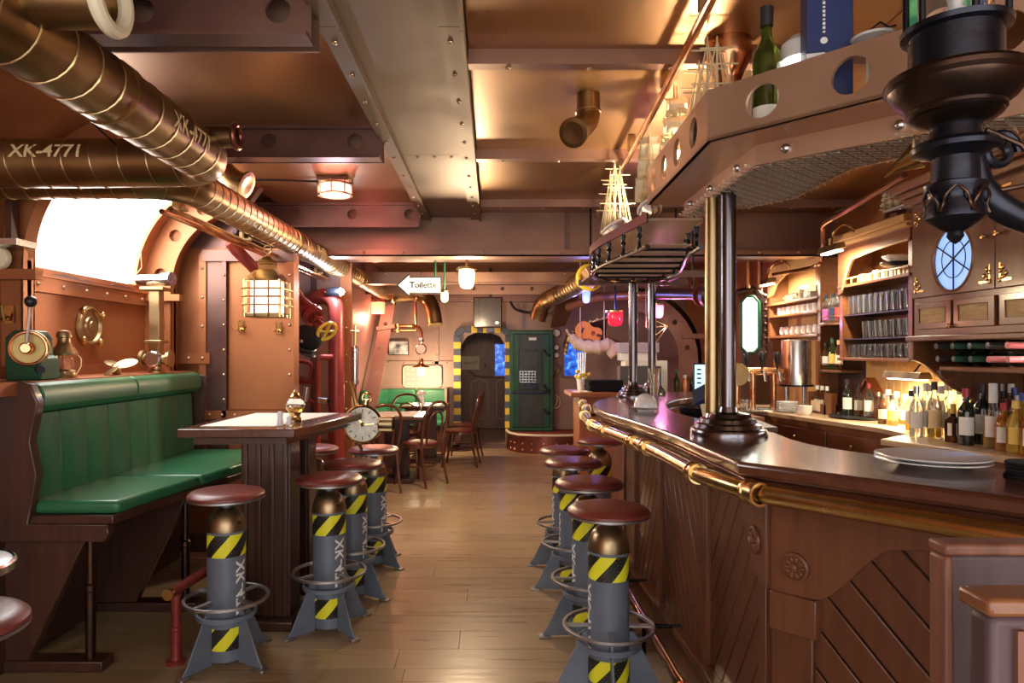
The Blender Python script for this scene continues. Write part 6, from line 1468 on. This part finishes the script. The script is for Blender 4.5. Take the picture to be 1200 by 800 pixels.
lamp('AREA', (2.72, 4.48, 1.255), 11, (1, .82, .5), .06, sy=.4)
# lit ornate mirror frame and tap tower
mr_ = thing('lit_mirror', tuple(at(876, 412, 6.5)), 'tall white-lit panel in an ornate dark frame behind the taps', 'mirror')
a = at(868, 347, 6.5); b = at(889, 413, 6.5)
ovl = [(a.x + .05, b.z), (b.x - .05, b.z), (b.x, b.z + .05), (b.x, a.z - .06), (b.x - .05, a.z), (a.x + .05, a.z), (a.x, a.z - .06), (a.x, b.z + .05)]
MB().holed(ovl, [], lambda u, v, w: (u, 6.5 + w, v), .02).build('lit_panel', 'lit_mirror', mr_)
MB().tube([(x, 6.49, z) for x, z in ovl], .016, 8, closed=True).build('inner_frame', 'green_paint', mr_)
MB().tube([(b.x + .05, 6.5, b.z - .02), (b.x + .06, 6.5, (a.z + b.z) / 2), (b.x + .05, 6.5, a.z), (b.x - .06, 6.5, a.z + .07), (a.x - .05, 6.5, a.z + .03)], .032, 8).build('ornate_frame', 'iron_bronze', mr_)
k = MB()
for i in range(9): k.ball((b.x + .055, 6.47, b.z + (a.z - b.z) * i / 8), .02, 8)
k.build('beading', 'iron_bronze', mr_); MB().cyl((b.x + .03, 6.53, 2.6), (b.x + .03, 6.53, b.z), .02, 8).b(b.x - .15, b.x + .15, 6.52, 6.56, .0, b.z + .1).build('mount_post', 'wood_dark', mr_)
for x in (-.05, .05): tag(MB().cyl((2.46 + x, 6.45, 2.05), (2.46 + x, 6.45, CZ), .018, 8).build('red_ceiling_pipe', 'copper_coil'), 'thin copper-red pipe rising above the lit ornate mirror', 'pipe', 'copper-red pipes above the mirror')
tt = thing('beer_tap', (2.25, 5.85, BZ), 'copper beer tap tower with three black handles', 'tap')
MB().cyl((2.22, 5.85, BZ), (2.22, 5.85, 1.28), .028, 14).cyl((2.40, 5.85, BZ), (2.40, 5.85, 1.28), .028, 14).build('upright', 'copper_shine', tt); MB().cyl((2.12, 5.85, 1.28), (2.48, 5.85, 1.28), .032, 14).build('cross_tube', 'copper_shine', tt)
for x in (2.16, 2.29, 2.42):
    MB().tube([(x, 5.83, 1.28), (x, 5.76, 1.27), (x, 5.74, 1.2)], [.016, .014, .011], 10).build('spout', 'steel', tt)
    MB().lathe([(.008, 0), (.01, .03), (.018, .06), (.026, .10), (.026, .13), (.016, .145), (.0005, .148)], (x, 5.82, 1.30), None, 14).build('handle', 'black_plastic', tt)
MB().b(2.10, 2.5, 5.66, 5.95, BZ, .965).build('drip_tray', 'steel', tt)

# ---------------------------------------------------------------- service side of the bar
sv = thing('service_counter', (1.9, 5.5, 0), 'small service counter behind the bar with glasses on it', 'counter')
MB().b(1.72, 2.04, 5.2, 5.85, .0, .92).build('body', 'wood_cab', sv); MB().b(1.70, 2.06, 5.18, 5.87, .92, .95).build('board', 'wood_bar2', sv, .004)
ds_ = thing('brass_disc_stand', (1.89, 5.3, .95), 'round dull brass disc on a stand behind the steel column', 'disc')
MB().lathe([(.0005, .01), (.085, .01), (.09, .004), (.09, -.01), (.0005, -.012)], (1.89, 5.28, 1.27), RX(PI / 2), 32).build('disc', 'brass_dull', ds_)
MB().cyl((1.89, 5.3, .95), (1.89, 5.3, 1.27), .010, 8).lathe([(.05, .95), (.05, .965), (.01, .975)], (1.89, 5.3, 0), None, 16).build('stand', 'steel', ds_)
t0 = glass_thing('water_glass', .12, .034, .75, 'clear water glass on the service counter behind the column', 'water glasses on the service counter')
for i, (x, y) in enumerate(((1.80, 5.3), (1.98, 5.32), (2.0, 5.45), (1.86, 5.5))):
    o = t0 if i == 0 else t0.copy()
    if i: COL.objects.link(o)
    o.location = (x, y, .95)
cpn = thing('copper_pot', (1.93, 5.6, .95), 'small copper pot of sweets on the service counter', 'pot')
MB().lathe([(.0005, 0), (.045, 0), (.06, .03), (.058, .07), (.062, .075), (.055, .073), (.0005, .06)], (1.93, 5.6, .95), None, 20).build('bowl', 'copper_shine', cpn)
b = MB(); rr = random.Random(5)
for i in range(14): b.ball((1.93 + rr.uniform(-.04, .04), 5.6 + rr.uniform(-.04, .04), 1.03 + rr.uniform(0, .02)), .016, 6)
stuff(b.build('sweets', 'label_red', cpn))
def plate_pile(x, y, z, n, r, lab, grp):
    for i in range(n): tag(MB().lathe([(.0005, 0), (r * .55, 0), (r * .62, .006), (r, .018), (r * .99, .021), (r * .6, .010), (.0005, .008)], (x, y, z + i * .011), None, 28).build('plate', 'white_china'), lab, 'plate', grp)
plate_pile(2.20, 5.55, BZ, 7, .10, 'white plate in the pile beside the urn on the back worktop', 'plates piled beside the urn') if False else plate_pile(2.42, 5.62, BZ, 7, .085, 'white plate in the pile beside the urn on the back worktop', 'plates piled beside the urn')
for i in range(2): tag(MB().lathe([(.0005, 0), (.03, 0), (.05, .03), (.052, .05), (.048, .05), (.0005, .012)], (2.46, 5.38, BZ + .022 * i), None, 20).build('bowl', 'white_china'), 'small white bowl stacked before the steel urn', 'bowl', 'white bowls before the urn')

ss = thing('under_shelf', (1.3, 4.2, 0), 'lower service shelf on legs behind the bar counter', 'shelf')
MB().prism([(1.22, 4.42), (1.11, 4.0), (1.12, 3.6), (1.5, 3.6), (1.62, 4.5)], 1.02, 1.045).build('board', 'wood_dark', ss)
for x, y in ((1.2, 3.7), (1.45, 3.7), (1.5, 4.4)): MB().cyl((x, y, 0), (x, y, 1.02), .02, 8).build('leg', 'iron', ss)
hx = thing('blue_cube', (1.36, 4.35, 1.045), 'dark blue faceted paper cube behind the bar counter', 'ornament')
c = Vector((1.34, 4.3, 1.155)); Rr = toward((-.25, -1, .1)); hv = [c + Rr @ Vector((.092 * math.cos(k * PI / 3 + PI / 2), .092 * math.sin(k * PI / 3 + PI / 2), .03 * (1 if k % 2 else -1))) for k in range(6)]
fr0 = c + Rr @ Vector((0, 0, .085)); bk0 = c - Rr @ Vector((0, 0, .085))
for fs, mm in (([0, 1, 2], 'hex_blue'), ([2, 3, 4], 'navy'), ([4, 5, 0], 'hex_blue')): MB().add([hv[i] for i in fs] + [fr0], [(0, 1, 2, 3)]).build('facet', mm, hx)
MB().add(hv + [bk0], [(6, 1, 0), (6, 2, 1), (6, 3, 2), (6, 4, 3), (6, 5, 4), (6, 0, 5)]).build('back_facets', 'navy', hx)
MB().cyl((1.34, 4.3, 1.045), (1.34, 4.3, 1.09), .03, 10).build('foot', 'iron', hx)
tag(MB().lathe([(.0005, 0), (.06, 0), (.095, .03), (.105, .07), (.10, .075), (.085, .03), (.0005, .012)], (1.215, 4.08, 1.045), RY(.0), 24).build('black_bowl', 'black_plastic'), 'glossy black bowl behind the bar counter', 'bowl')
lf = thing('leaflet_holder', (1.24, 3.85, 1.045), 'cream leaflets leaning in a holder behind the bar edge', 'leaflets')
for i in range(3): MB().box((1.22 + i * .012, 3.84 + i * .03, 1.10), (.12, .004, .10), RZ(.5) @ RX(-.3)).build('leaflet', 'cream', lf)
MB().b(1.17, 1.30, 3.82, 3.92, 1.045, 1.06).build('base', 'wood_cab', lf)
mo = thing('till_screen', (1.58, 5.2, 1.12), 'small tilted till screen on the far counter end', 'screen')
c = Vector((1.61, 5.2, 1.25)); R = RZ(-.3) @ RX(-.25)
MB().box(c, (.17, .02, .22), R).build('housing', 'black_plastic', mo, .004); MB().box(c + R @ Vector((0, -.011, 0)), (.145, .003, .195), R).build('display', 'screen_blue', mo)
k = MB()
for i in range(4): k.box(c + R @ Vector((-.04, -.0135, .06 - i * .035)), (.03, .002, .012), R)
k.build('screen_marks', 'hex_blue', mo); MB().b(1.55, 1.68, 5.2, 5.3, 1.12, 1.14).cyl((1.615, 5.25, 1.13), (1.61, 5.22, 1.2), .015, 8).build('stand', 'black_plastic', mo)
# objects on the counter itself
bl = thing('white_bell', (.83, 3.72, 1.12), 'white domed bell-shaped cover on a saucer on the bar', 'dome')
MB().lathe([(.0005, .018), (.05, .018), (.075, .026), (.078, .03), (.05, .024), (.0005, .024)], (.83, 3.72, 1.115), None, 28).lathe([(.04, .005), (.05, .018)], (.83, 3.72, 1.115), None, 28).build('saucer', 'white_china', bl)
MB().lathe([(.062, .028), (.061, .05), (.052, .075), (.036, .092), (.018, .10), (.0005, .102)], (.83, 3.72, 1.115), None, 28).build('dome', 'white_china', bl)
tg = thing('straw_glass', (1.12, 4.75, 1.12), 'tall clear glass of yellow straws beside the white bell', 'glass')
MB().lathe([(.0005, 0), (.032, 0), (.036, .17), (.033, .17), (.029, .01), (.0005, .008)], (1.12, 4.75, 1.12), None, 16).build('tumbler', 'glass', tg)
for i, (a, m) in enumerate(((.2, 'yellow_paint'), (1.8, 'yellow_paint'), (3.4, 'white_paint'), (5, 'lit_magenta'))): MB().cyl((1.12, 4.75, 1.13), (1.12 + .04 * math.cos(a), 4.75 + .04 * math.sin(a), 1.33), .004, 6).build('straw', m if m != 'lit_magenta' else 'cap_pink', tg)
plate_pile(1.24, 1.93, 1.12, 1, .145, 'large white dinner plate lying under another on the bar counter', 'dinner plates on the bar'); plate_pile(1.24, 1.93, 1.131, 1, .145, 'large white dinner plate on top of the pair on the bar counter', 'dinner plates on the bar')
for i in range(5): tag(MB().lathe([(.0005, 0), (.062, 0), (.065, .004), (.062, .008), (.0005, .008)], (1.375 + .003 * (i % 2), 1.735 - .004 * (i % 3), 1.12 + i * .0085), None, 20).build('coaster', 'black_felt'), 'black round coaster stacked beside the dinner plates', 'coaster', 'black coasters on the bar')
# far orange counter with menus, and white boxes on the side cabinet
oc = thing('orange_counter', (.92, 6.0, 0), 'orange wood counter end beyond the bend of the bar', 'counter')
MB().b(.66, 1.18, 5.78, 6.35, 1.06, 1.10).build('board', 'wood_orange', oc, .008); MB().b(.74, 1.15, 5.85, 6.3, 0, 1.06).build('body', 'wood_orange', oc)
for i in range(6): tag(MB().box((.97, 6.0, 1.108 + i * .017), (.30 - .006 * (i % 2), .22, .015), RZ(.05 * (i % 3))).build('menu_folder', 'black_felt', None, .002), 'black menu folder in the stack on the orange counter', 'menu', 'menu folders on the orange counter')
tag(MB().box((.77, 5.9, 1.104), (.12, .15, .006), RZ(.3)).build('paper_sheet', 'paper'), 'white paper sheet on the orange counter', 'paper')
vs2 = thing('straw_vase', (.80, 6.15, 1.10), 'white vase with long pale straws on the orange counter', 'vase')
MB().lathe([(.0005, 0), (.04, 0), (.05, .1), (.046, .1), (.0005, .01)], (.80, 6.15, 1.10), None, 16).build('vase', 'white_china', vs2)
for i in range(4): MB().cyl((.78 + i * .013, 6.15, 1.15), (.765 + i * .022, 6.15, 1.44), .008, 6).build('straw', 'steel', vs2)
b = MB(); rr = random.Random(8)
for i in range(10): b.ball((.80 + rr.uniform(-.06, .06), 6.13 + rr.uniform(-.03, .03), 1.21 + rr.uniform(-.01, .06)), .018, 6)
stuff(b.build('dried_flowers', 'flower', vs2))
sdc = thing('side_cabinet', (1.7, 6.85, 0), 'brown side cabinet carrying white boxes behind the columns', 'cabinet')
MB().b(1.18, 2.2, 6.55, 7.1, 0, 1.0).build('body', 'wood_cab', sdc); MB().b(1.16, 2.22, 6.53, 7.12, 1.0, 1.03).build('top', 'wood_bar2', sdc, .004)
X['grey_box'] = mat('grey_box', (.09, .085, .09), .5)
tag(MB().b(1.22, 1.62, 6.58, 6.72, 1.03, 1.31).build('storage_box', X['grey_box'], None, .004), 'dark grey storage box in front of the white boxes', 'box')
tag(MB().b(1.30, 1.72, 6.74, 6.95, 1.03, 1.36).build('storage_box', 'white_paint', None, .004), 'tall white storage box behind the dark grey box', 'box')
tag(MB().b(1.26, 1.62, 6.76, 6.94, 1.36, 1.44).build('storage_box', 'white_china', None, .004), 'flat white storage box on top of the tall one', 'box')
tag(MB().b(1.24, 1.64, 6.74, 6.96, 1.44, 1.54).build('storage_box', 'lilac_glass', None, .004), 'translucent lilac storage box topmost of the pile', 'box')
X['purple'] = mat('purple', (.16, .06, .30), .4)
for i, (x, m, c, l) in enumerate(((1.88, 'copper_coil', 'cap_white', 'copper-coloured flask on the side cabinet'), (1.96, 'glass_dark', 'cap_dark', 'black bottle on the side cabinet next to the purple one'), (2.04, 'purple', 'cap_white', 'purple bottle with white cap on the side cabinet'), (1.80, 'glass_green', 'cap_green', 'green bottle on the side cabinet beside the flask'))):
    bottle(x, 6.7, 1.03, (.19, .22, .26, .24)[i], .035, m, c, None, None, l, kind='slim')
wsr = thing('wire_ornament', tuple(at(800, 395, 7.0)), 'brass wire star ornament hanging behind the slim columns', 'ornament')
tip = at(783, 382, 7.0)
for px, py in ((757, 371), (757, 384), (760, 398), (768, 402)): MB().cyl(tip, at(px, py, 7.05), .006, 6).build('wire', 'brass', wsr)
MB().cyl(at(757, 384, 7.05), (at(757, 384, 7.05).x, 7.05, CZ), .004, 6).build('hanger', 'brass_dull', wsr)
# ================================================================ ON THE OVERHEAD SHELF
SZ = 2.13
tb_ = bottle(.865, 2.16, SZ, .40, .044, 'glass_green', 'cap_dark', 'paper', None, 'tall green wine bottle standing on the overhead shelf', lz=(.02, .2))
jl = thing('jar_light', (.97, 2.12, SZ), 'white glowing lidded jar lamp behind the blue box', 'lamp')
MB().lathe([(.0005, 0), (.04, 0), (.052, .03), (.054, .22), (.05, .225)], (.965, 2.14, SZ), None, 24).build('jar', 'lit_soft', jl); MB().lathe([(.058, .225), (.060, .24), (.058, .275), (.03, .30), (.0005, .302)], (.965, 2.14, SZ), None, 24).build('lid', 'white_paint', jl)
bb = thing('blue_box', (.99, 1.98, SZ), 'tall navy blue gift box on the overhead shelf', 'box')
Rb = RZ(-.25)
MB().box((.985, 2.02, SZ + .2), (.125, .09, .40), Rb).build('carton', 'navy', bb, .002)
k = MB()
for i in range(11): k.box(Vector((.985, 2.02, SZ + .24 + i * .012)) + Rb @ Vector((-.015, -.0455, 0)), (.007, .001, .008 if i % 3 else .005), Rb)
k.build('printed_mark', 'white_paint', bb); MB().lathe([(.010, .0), (.0005, .0)], Vector((.985, 2.02, SZ + .215)) + Rb @ Vector((-.015, -.0458, 0)), Rb @ RX(PI / 2), 12).build('printed_emblem', 'white_paint', bb)
MB().box(Vector((.985, 2.02, SZ + .155)) + Rb @ Vector((-.037, -.046, 0)), (.05, .002, .05), Rb).build('white_label', 'white_paint', bb)
tlp = thing('saucer_stand', (1.06, 1.93, SZ), 'white saucer on two thin stems behind the fascia hole', 'stand')
MB().lathe([(.0005, .19), (.055, .195), (.06, .20), (.05, .203), (.0005, .2)], (1.075, 1.93, SZ), RX(.0), 24).build('saucer', 'white_china', tlp)
for x in (1.06, 1.085): MB().cyl((x, 1.93, SZ), (x, 1.93, SZ + .19), .006, 8).build('stem', 'cream', tlp)
MB().lathe([(.04, 0), (.04, .01), (.0005, .012)], (1.072, 1.93, SZ), None, 16).build('foot', 'white_china', tlp); MB().tube([(1.04, 1.90, SZ + .2), (1.06, 1.87, SZ + .215), (1.09, 1.88, SZ + .205), (1.12, 1.90, SZ + .22)], .003, 6).build('wire_loop', 'iron', tlp)
gb = thing('green_tin', (1.17, 1.84, SZ), 'green patterned tin box with cream edge on the overhead shelf', 'tin')
MB().box((1.17, 1.80, SZ + .18), (.14, .09, .36), RZ(-.5)).build('body', 'green_box', gb, .004); MB().box(Vector((1.17, 1.80, SZ + .18)) + RZ(-.5) @ Vector((-.073, -.03, 0)), (.008, .03, .36), RZ(-.5)).build('edge_strip', 'cream', gb)
# model ships
def ship(name_label, loc, rz, L, Hh, hull_m, sails, base=2.131):
    t = thing('model_ship', (0, 0, 0), name_label, 'model ship')
    b = MB(); n = 10; vs = []; W = L * .13; D = L * .16
    for i in range(n + 1):
        u = i / n; x = (u - .5) * L; w = W * (1 - abs(2 * u - 1) ** 2.6) + .002; sheer = .05 * L * (2 * u - 1) ** 2
        vs += [(x, -w, D + sheer), (x, -w * .8, D * .45), (x, 0, 0.0), (x, w * .8, D * .45), (x, w, D + sheer)]
    b.add(vs, [(i * 5 + j, i * 5 + j + 1, i * 5 + j + 6, i * 5 + j + 5) for i in range(n) for j in range(4)], True)
    b.add(vs, [(i * 5, i * 5 + 5, i * 5 + 9, i * 5 + 4) for i in range(n)]); b.build('hull', hull_m, t)
    b = MB()
    for sd in (0, 4): b.tube([Vector(vs[i * 5 + sd]) - Vector((0, 0, .012)) for i in range(n + 1)], .009, 6)
    b.build('gunwale', 'white_paint', t)
    MB().b(-.04, .04, -.03, .03, base - loc[2], .01).build('cradle', 'wood_cab', t)
    for k, (mx, mh) in enumerate(((-.28, .8), (.0, 1.0), (.27, .9))):
        m_ = MB().tube([(mx * L, 0, D * .5), (mx * L, 0, D + Hh * mh)], [.007, .003], 8).build('mast', 'rope', t)
        for j, f in enumerate((.35, .62, .84)):
            zz = D + Hh * mh * f; hw = L * .2 * (1.1 - f * .6)
            MB().cyl((mx * L, -hw, zz), (mx * L, hw, zz), .0032, 6).build('yard', 'rope', m_)
            if sails and j < 3:
                z0 = zz - Hh * mh * .2; sv_ = []
                for q_ in range(5):
                    for r_ in range(5): a_, c_ = q_ / 4, r_ / 4; sv_.append((mx * L + .035 * math.sin(PI * a_) + .006, (c_ * 2 - 1) * hw * .95, zz + (z0 - zz) * a_))
                MB().add(sv_, [(q_ * 5 + r_, q_ * 5 + r_ + 1, q_ * 5 + r_ + 6, q_ * 5 + r_ + 5) for q_ in range(4) for r_ in range(4)], True).build('sail', 'cream', m_).modifiers.new('cloth', 'SOLIDIFY').thickness = .0015
    b = MB()
    for mx, mh in ((-.28, .8), (.0, 1.0), (.27, .9)):
        top = Vector((mx * L, 0, D + Hh * mh * .95))
        for dx in (-.12, -.06, .06, .12):
            for sd in (-1, 1): b.cyl(top, ((mx + dx) * L, sd * W * .85, D), .0016, 4)
    b.cyl((.27 * L, 0, D + Hh * .85), (.68 * L, 0, D + .06 * L), .0016, 4).cyl((.0, 0, D + Hh * .95), (.27 * L, 0, D + Hh * .5), .0016, 4).cyl((-.28 * L, 0, D + Hh * .75), (0, 0, D + Hh * .4), .0016, 4)
    stuff(b.build('rigging', 'rope', t)); MB().tube([(.44 * L, 0, D + .03 * L), (.70 * L, 0, D + .1 * L)], [.006, .002], 6).build('bowsprit', 'rope', t)
    place(t, loc, rz); return t
X['hull_black'] = mat('hull_black', (.03, .02, .02), .4)
ship('model sailing ship with dark hull and bare rigging on the overhead shelf', (.80, 2.55, 2.22), 1.5, .50, .32, X['hull_black'], False)
ship('model sailing ship with cream sails at the far end of the overhead shelf', (.80, 3.02, 2.18), -1.7, .34, .39, 'wood_cab', True)
ship('model ship with cream sails standing on the curved glass rack', (.80, 3.5, 2.115), 1.4, .40, .44, 'wood_cab', True, 2.066)
ship('bare-masted model ship near the tip of the curved glass rack', (.74, 4.15, 2.115), 1.6, .50, .43, 'wood_cab', False, 2.066)
ship('tiny model ship on top of the glass cabinet', (2.76, 4.66, 2.38), 1.6, .30, .16, 'wood_dark', True, 2.331)
st_ = thing('bottle_on_rack', (1.1, 5.3, 2.03), 'clear bottle standing on the slatted shelf', 'bottle')
MB().lathe([(.0005, 0), (.035, 0), (.036, .12), (.014, .17), (.014, .2)], (1.18, 5.25, 2.03), None, 14).build('glass_body', 'glass', st_); MB().lathe([(.016, .19), (.016, .225), (.0005, .226)], (1.18, 5.25, 2.03), None, 12).build('cap', 'cap_white', st_)
for (x, y, tx, ty, e, lab) in ((.93, 2.95, .62, 2.95, 44, 'small brass spotlight pointing at the ceiling beside the sailing ships'), (.95, 3.85, .75, 3.9, 34, 'small brass spotlight pointing at the ceiling from the glass rack')):
    zb = 2.13 if y < 3.2 else 2.065
    t = thing('shelf_spotlight', (x, y, zb), lab, 'lamp')
    d = (Vector((tx, ty, CZ)) - Vector((x, y, zb + .09))).normalized()
    MB().lathe([(.03, 0), (.03, .008), (.008, .012), (.008, .06)], (x, y, zb), None, 14).build('foot', 'brass_dull', t)
    MB().tube([Vector((x, y, zb + .05)), Vector((x, y, zb + .08)) + d * .02], [.018, .03], 14).build('housing', 'brass_dull', t)
    MB().lathe([(.026, .021), (.0005, .022)], Vector((x, y, zb + .08)), toward(d), 14).build('lens', 'lit_white', t)
    sp_ = lamp('SPOT', tuple(Vector((x, y, zb + .08)) + d * .04), e, (1, .84, .6), .03, spot=150, blend=.8); sp_.rotation_euler = d.to_track_quat('-Z', 'Y').to_euler()

dp = thing('dark_pipe', tuple(at(800, 345, 5.3)), 'dark iron pipe with a red flange reaching the main column', 'pipe')
MB().tube([at(772, 344, 6.6), at(812, 345, 5.6), at(836, 346, 5.0)], .05, 16).build('pipe_tube', 'iron_bronze', dp)
fd = (at(836, 346, 5.0) - at(812, 345, 5.6)).normalized()
MB().lathe([(.05, -.012), (.095, -.012), (.095, .012), (.05, .012)], at(826, 346, 5.25), toward(fd), 24).build('flange', 'pipe_red', dp)
MB().lathe([(.0005, -.06), (.09, -.06), (.105, -.03), (.105, .06), (.08, .09), (.0005, .1)], at(836, 346, 4.98), toward(fd), 24).build('end_drum', 'iron_bronze', dp)
MB().cyl(at(812, 345, 5.6), (at(812, 345, 5.6).x, 5.6, CZ), .01, 8).build('hanger', 'iron', dp)
bf = thing('brass_funnel', tuple(at(1036, 208, 2.0)), 'pointed brass funnel hanging under the mesh of the overhead shelf', 'funnel')
MB().tube([at(1036, 208, 2.02), at(1050, 197, 2.0), at(1076, 182, 1.96)], [.003, .014, .04], 16).build('cone', 'brass', bf)
MB().cyl(at(1070, 185, 1.97), (at(1070, 185, 1.97).x, 1.97, 2.06), .004, 6).build('hook', 'brass_dull', bf)

# ================================================================ FOREGROUND
il = thing('iron_lamp', (.88, 1.3, 0), 'black wrought-iron lamp on a curved arm in front of the bar', 'lamp')
lo = Vector((.88, 1.3, 0)); Z = lambda y: 1.44 + (413 - y) / 615
def pr_(L_): return [(max(r / 615, .0005), Z(y)) for y, r in L_]
MB().lathe(pr_([(286, 0), (283, 5), (277, 9), (272, 8), (268, 16), (262, 24), (256, 31), (246, 31), (236, 27), (228, 28), (222, 32), (217, 33)]), lo, None, 28).build('finial', 'iron', il)
k = MB()
for i in range(6):
    a = i * PI / 3 + .5; cs_, sn = math.cos(a), math.sin(a)
    pp_ = [(30, 222), (33, 232), (30, 243), (33, 252)]
    for s_ in (-1, 1):
        k.tube(spline([lo + Vector((r / 615 * math.cos(a + s_ * w), r / 615 * math.sin(a + s_ * w), Z(y))) for (r, y), w in zip(pp_, (.50, .22, .08, .01))], 5), .0028, 6)
k.build('leaf_relief', 'iron_bronze', il)
MB().lathe(pr_([(217, 33), (214, 25), (186, 24), (182, 30), (178, 44), (173, 46), (168, 42), (164, 28), (150, 25), (146, 28)]), lo, None, 32).build('neck', 'iron', il)
MB().lathe(pr_([(148, 27), (143, 40), (138, 47), (133, 45), (128, 50), (118, 62), (108, 68), (103, 71), (96, 72), (90, 68), (88, 58), (88, 50)]), lo, None, 40).build('bowl', 'iron_bronze', il)
MB().torus(lo + Vector((0, 0, Z(97))), 66 / 615, 8.5 / 615, None, 40, 10).build('bowl_rim', 'iron_bronze', il); MB().torus(lo + Vector((0, 0, Z(131))), 45 / 615, 6 / 615, None, 36, 10).build('bowl_ring', 'iron_bronze', il)
MB().lathe(pr_([(92, 48), (42, 48), (40, 56), (34, 57), (32, 48), (32, 40)]), lo, None, 36).build('gallery_ring', 'iron', il)
MB().lathe(pr_([(36, 38), (-95, 38)]), lo, None, 28).build('glass_cylinder', 'glass', il)
for i in range(6): a = i * PI / 3 + .3; MB().cyl(lo + Vector((.082 * math.cos(a), .082 * math.sin(a), Z(36))), lo + Vector((.082 * math.cos(a), .082 * math.sin(a), Z(-95))), .006, 8).build('guard_bar', 'iron', il)
MB().lathe(pr_([(-95, 60), (-110, 55), (-130, 30), (-140, 0)]), lo, None, 28).build('cap', 'iron', il)
MB().lathe(pr_([(36, 8), (15, 8), (14, 5), (-20, 9), (-40, 4), (-50, 0)]), lo, None, 16).build('candle_bulb', 'white_china', il)
arm = spline([lo + Vector((.03, 0, Z(182))), lo + Vector((.045, 0, Z(215))), lo + Vector((.075, -.005, Z(240))), lo + Vector((.125, -.01, Z(258))), lo + Vector((.20, -.02, Z(268))), lo + Vector((.27, -.04, Z(262)))], 6)
MB().tube(arm, [.022 + .004 * math.sin(PI * i / 30) for i in range(31)], 14).build('arm', 'iron', il)
cur = [lo + Vector((.085 + .035 * math.cos(a) * (1 - .09 * a), 0, Z(178) + .04 * math.sin(a) * (1 - .09 * a))) for a in [i * .35 for i in range(22)]]
MB().tube(cur, .009, 8).build('scroll', 'iron', il)
MB().tube([lo + Vector((.03, -.04, Z(160))), lo + Vector((.09, -.045, Z(178))), lo + Vector((.13, -.04, Z(205))), lo + Vector((.11, -.03, Z(222))), lo + Vector((.07, -.02, Z(226)))], .005, 8).build('cable', 'iron_bronze', il)
MB().tube([(1.15, 1.26, 0), (1.15, 1.26, 1.95)], .035, 16).lathe([(.12, 0), (.12, .03), (.04, .06)], (1.15, 1.26, 0), None, 20).build('post', 'iron', il)
# wooden partition in the right foreground
wp = thing('wooden_partition', (.75, .95, 0), 'low framed wooden partition beside the bar corner', 'partition')
X['part_wood'] = mat('part_wood', (.24, .095, .055), .45, col2=(.15, .055, .035), scale=5, stretch=(8, 8, .7))
X['part_dark'] = mat('part_dark', (.10, .055, .06), .5, col2=(.06, .03, .035), scale=7, stretch=(6, 6, .7))
MB().holed([(.648, 0), (1.0, 0), (1.0, 1.155), (.648, 1.155)], [[(.71, .12), (.95, .12), (.95, 1.085), (.71, 1.085)]], lambda u, v, w: (u, .975 + w, v), .03).build('frame', X['part_dark'], wp, .01)
MB().b(.642, 1.01, .968, 1.01, 1.150, 1.168).build('top_moulding', X['part_wood'], wp, .005); MB().b(.642, .656, .97, 1.008, 0, 1.15).build('edge_moulding', X['part_wood'], wp, .006)
MB().b(.70, .96, .995, 1.005, .1, 1.1).build('inner_panel', X['part_dark'], wp)
np_ = thing('partition_post', (.63, .8, 0), 'square wooden post standing before the framed partition', 'post')
MB().b(.575, .72, .79, .83, 0, 1.135).build('shaft', X['part_dark'], np_, .01); MB().b(.568, .73, .782, .838, 1.135, 1.157).build('cap', 'wood_shelf', np_, .006)
MB().b(.602, .612, .783, .79, .0, 1.12).build('edge_bead', X['part_wood'], np_)
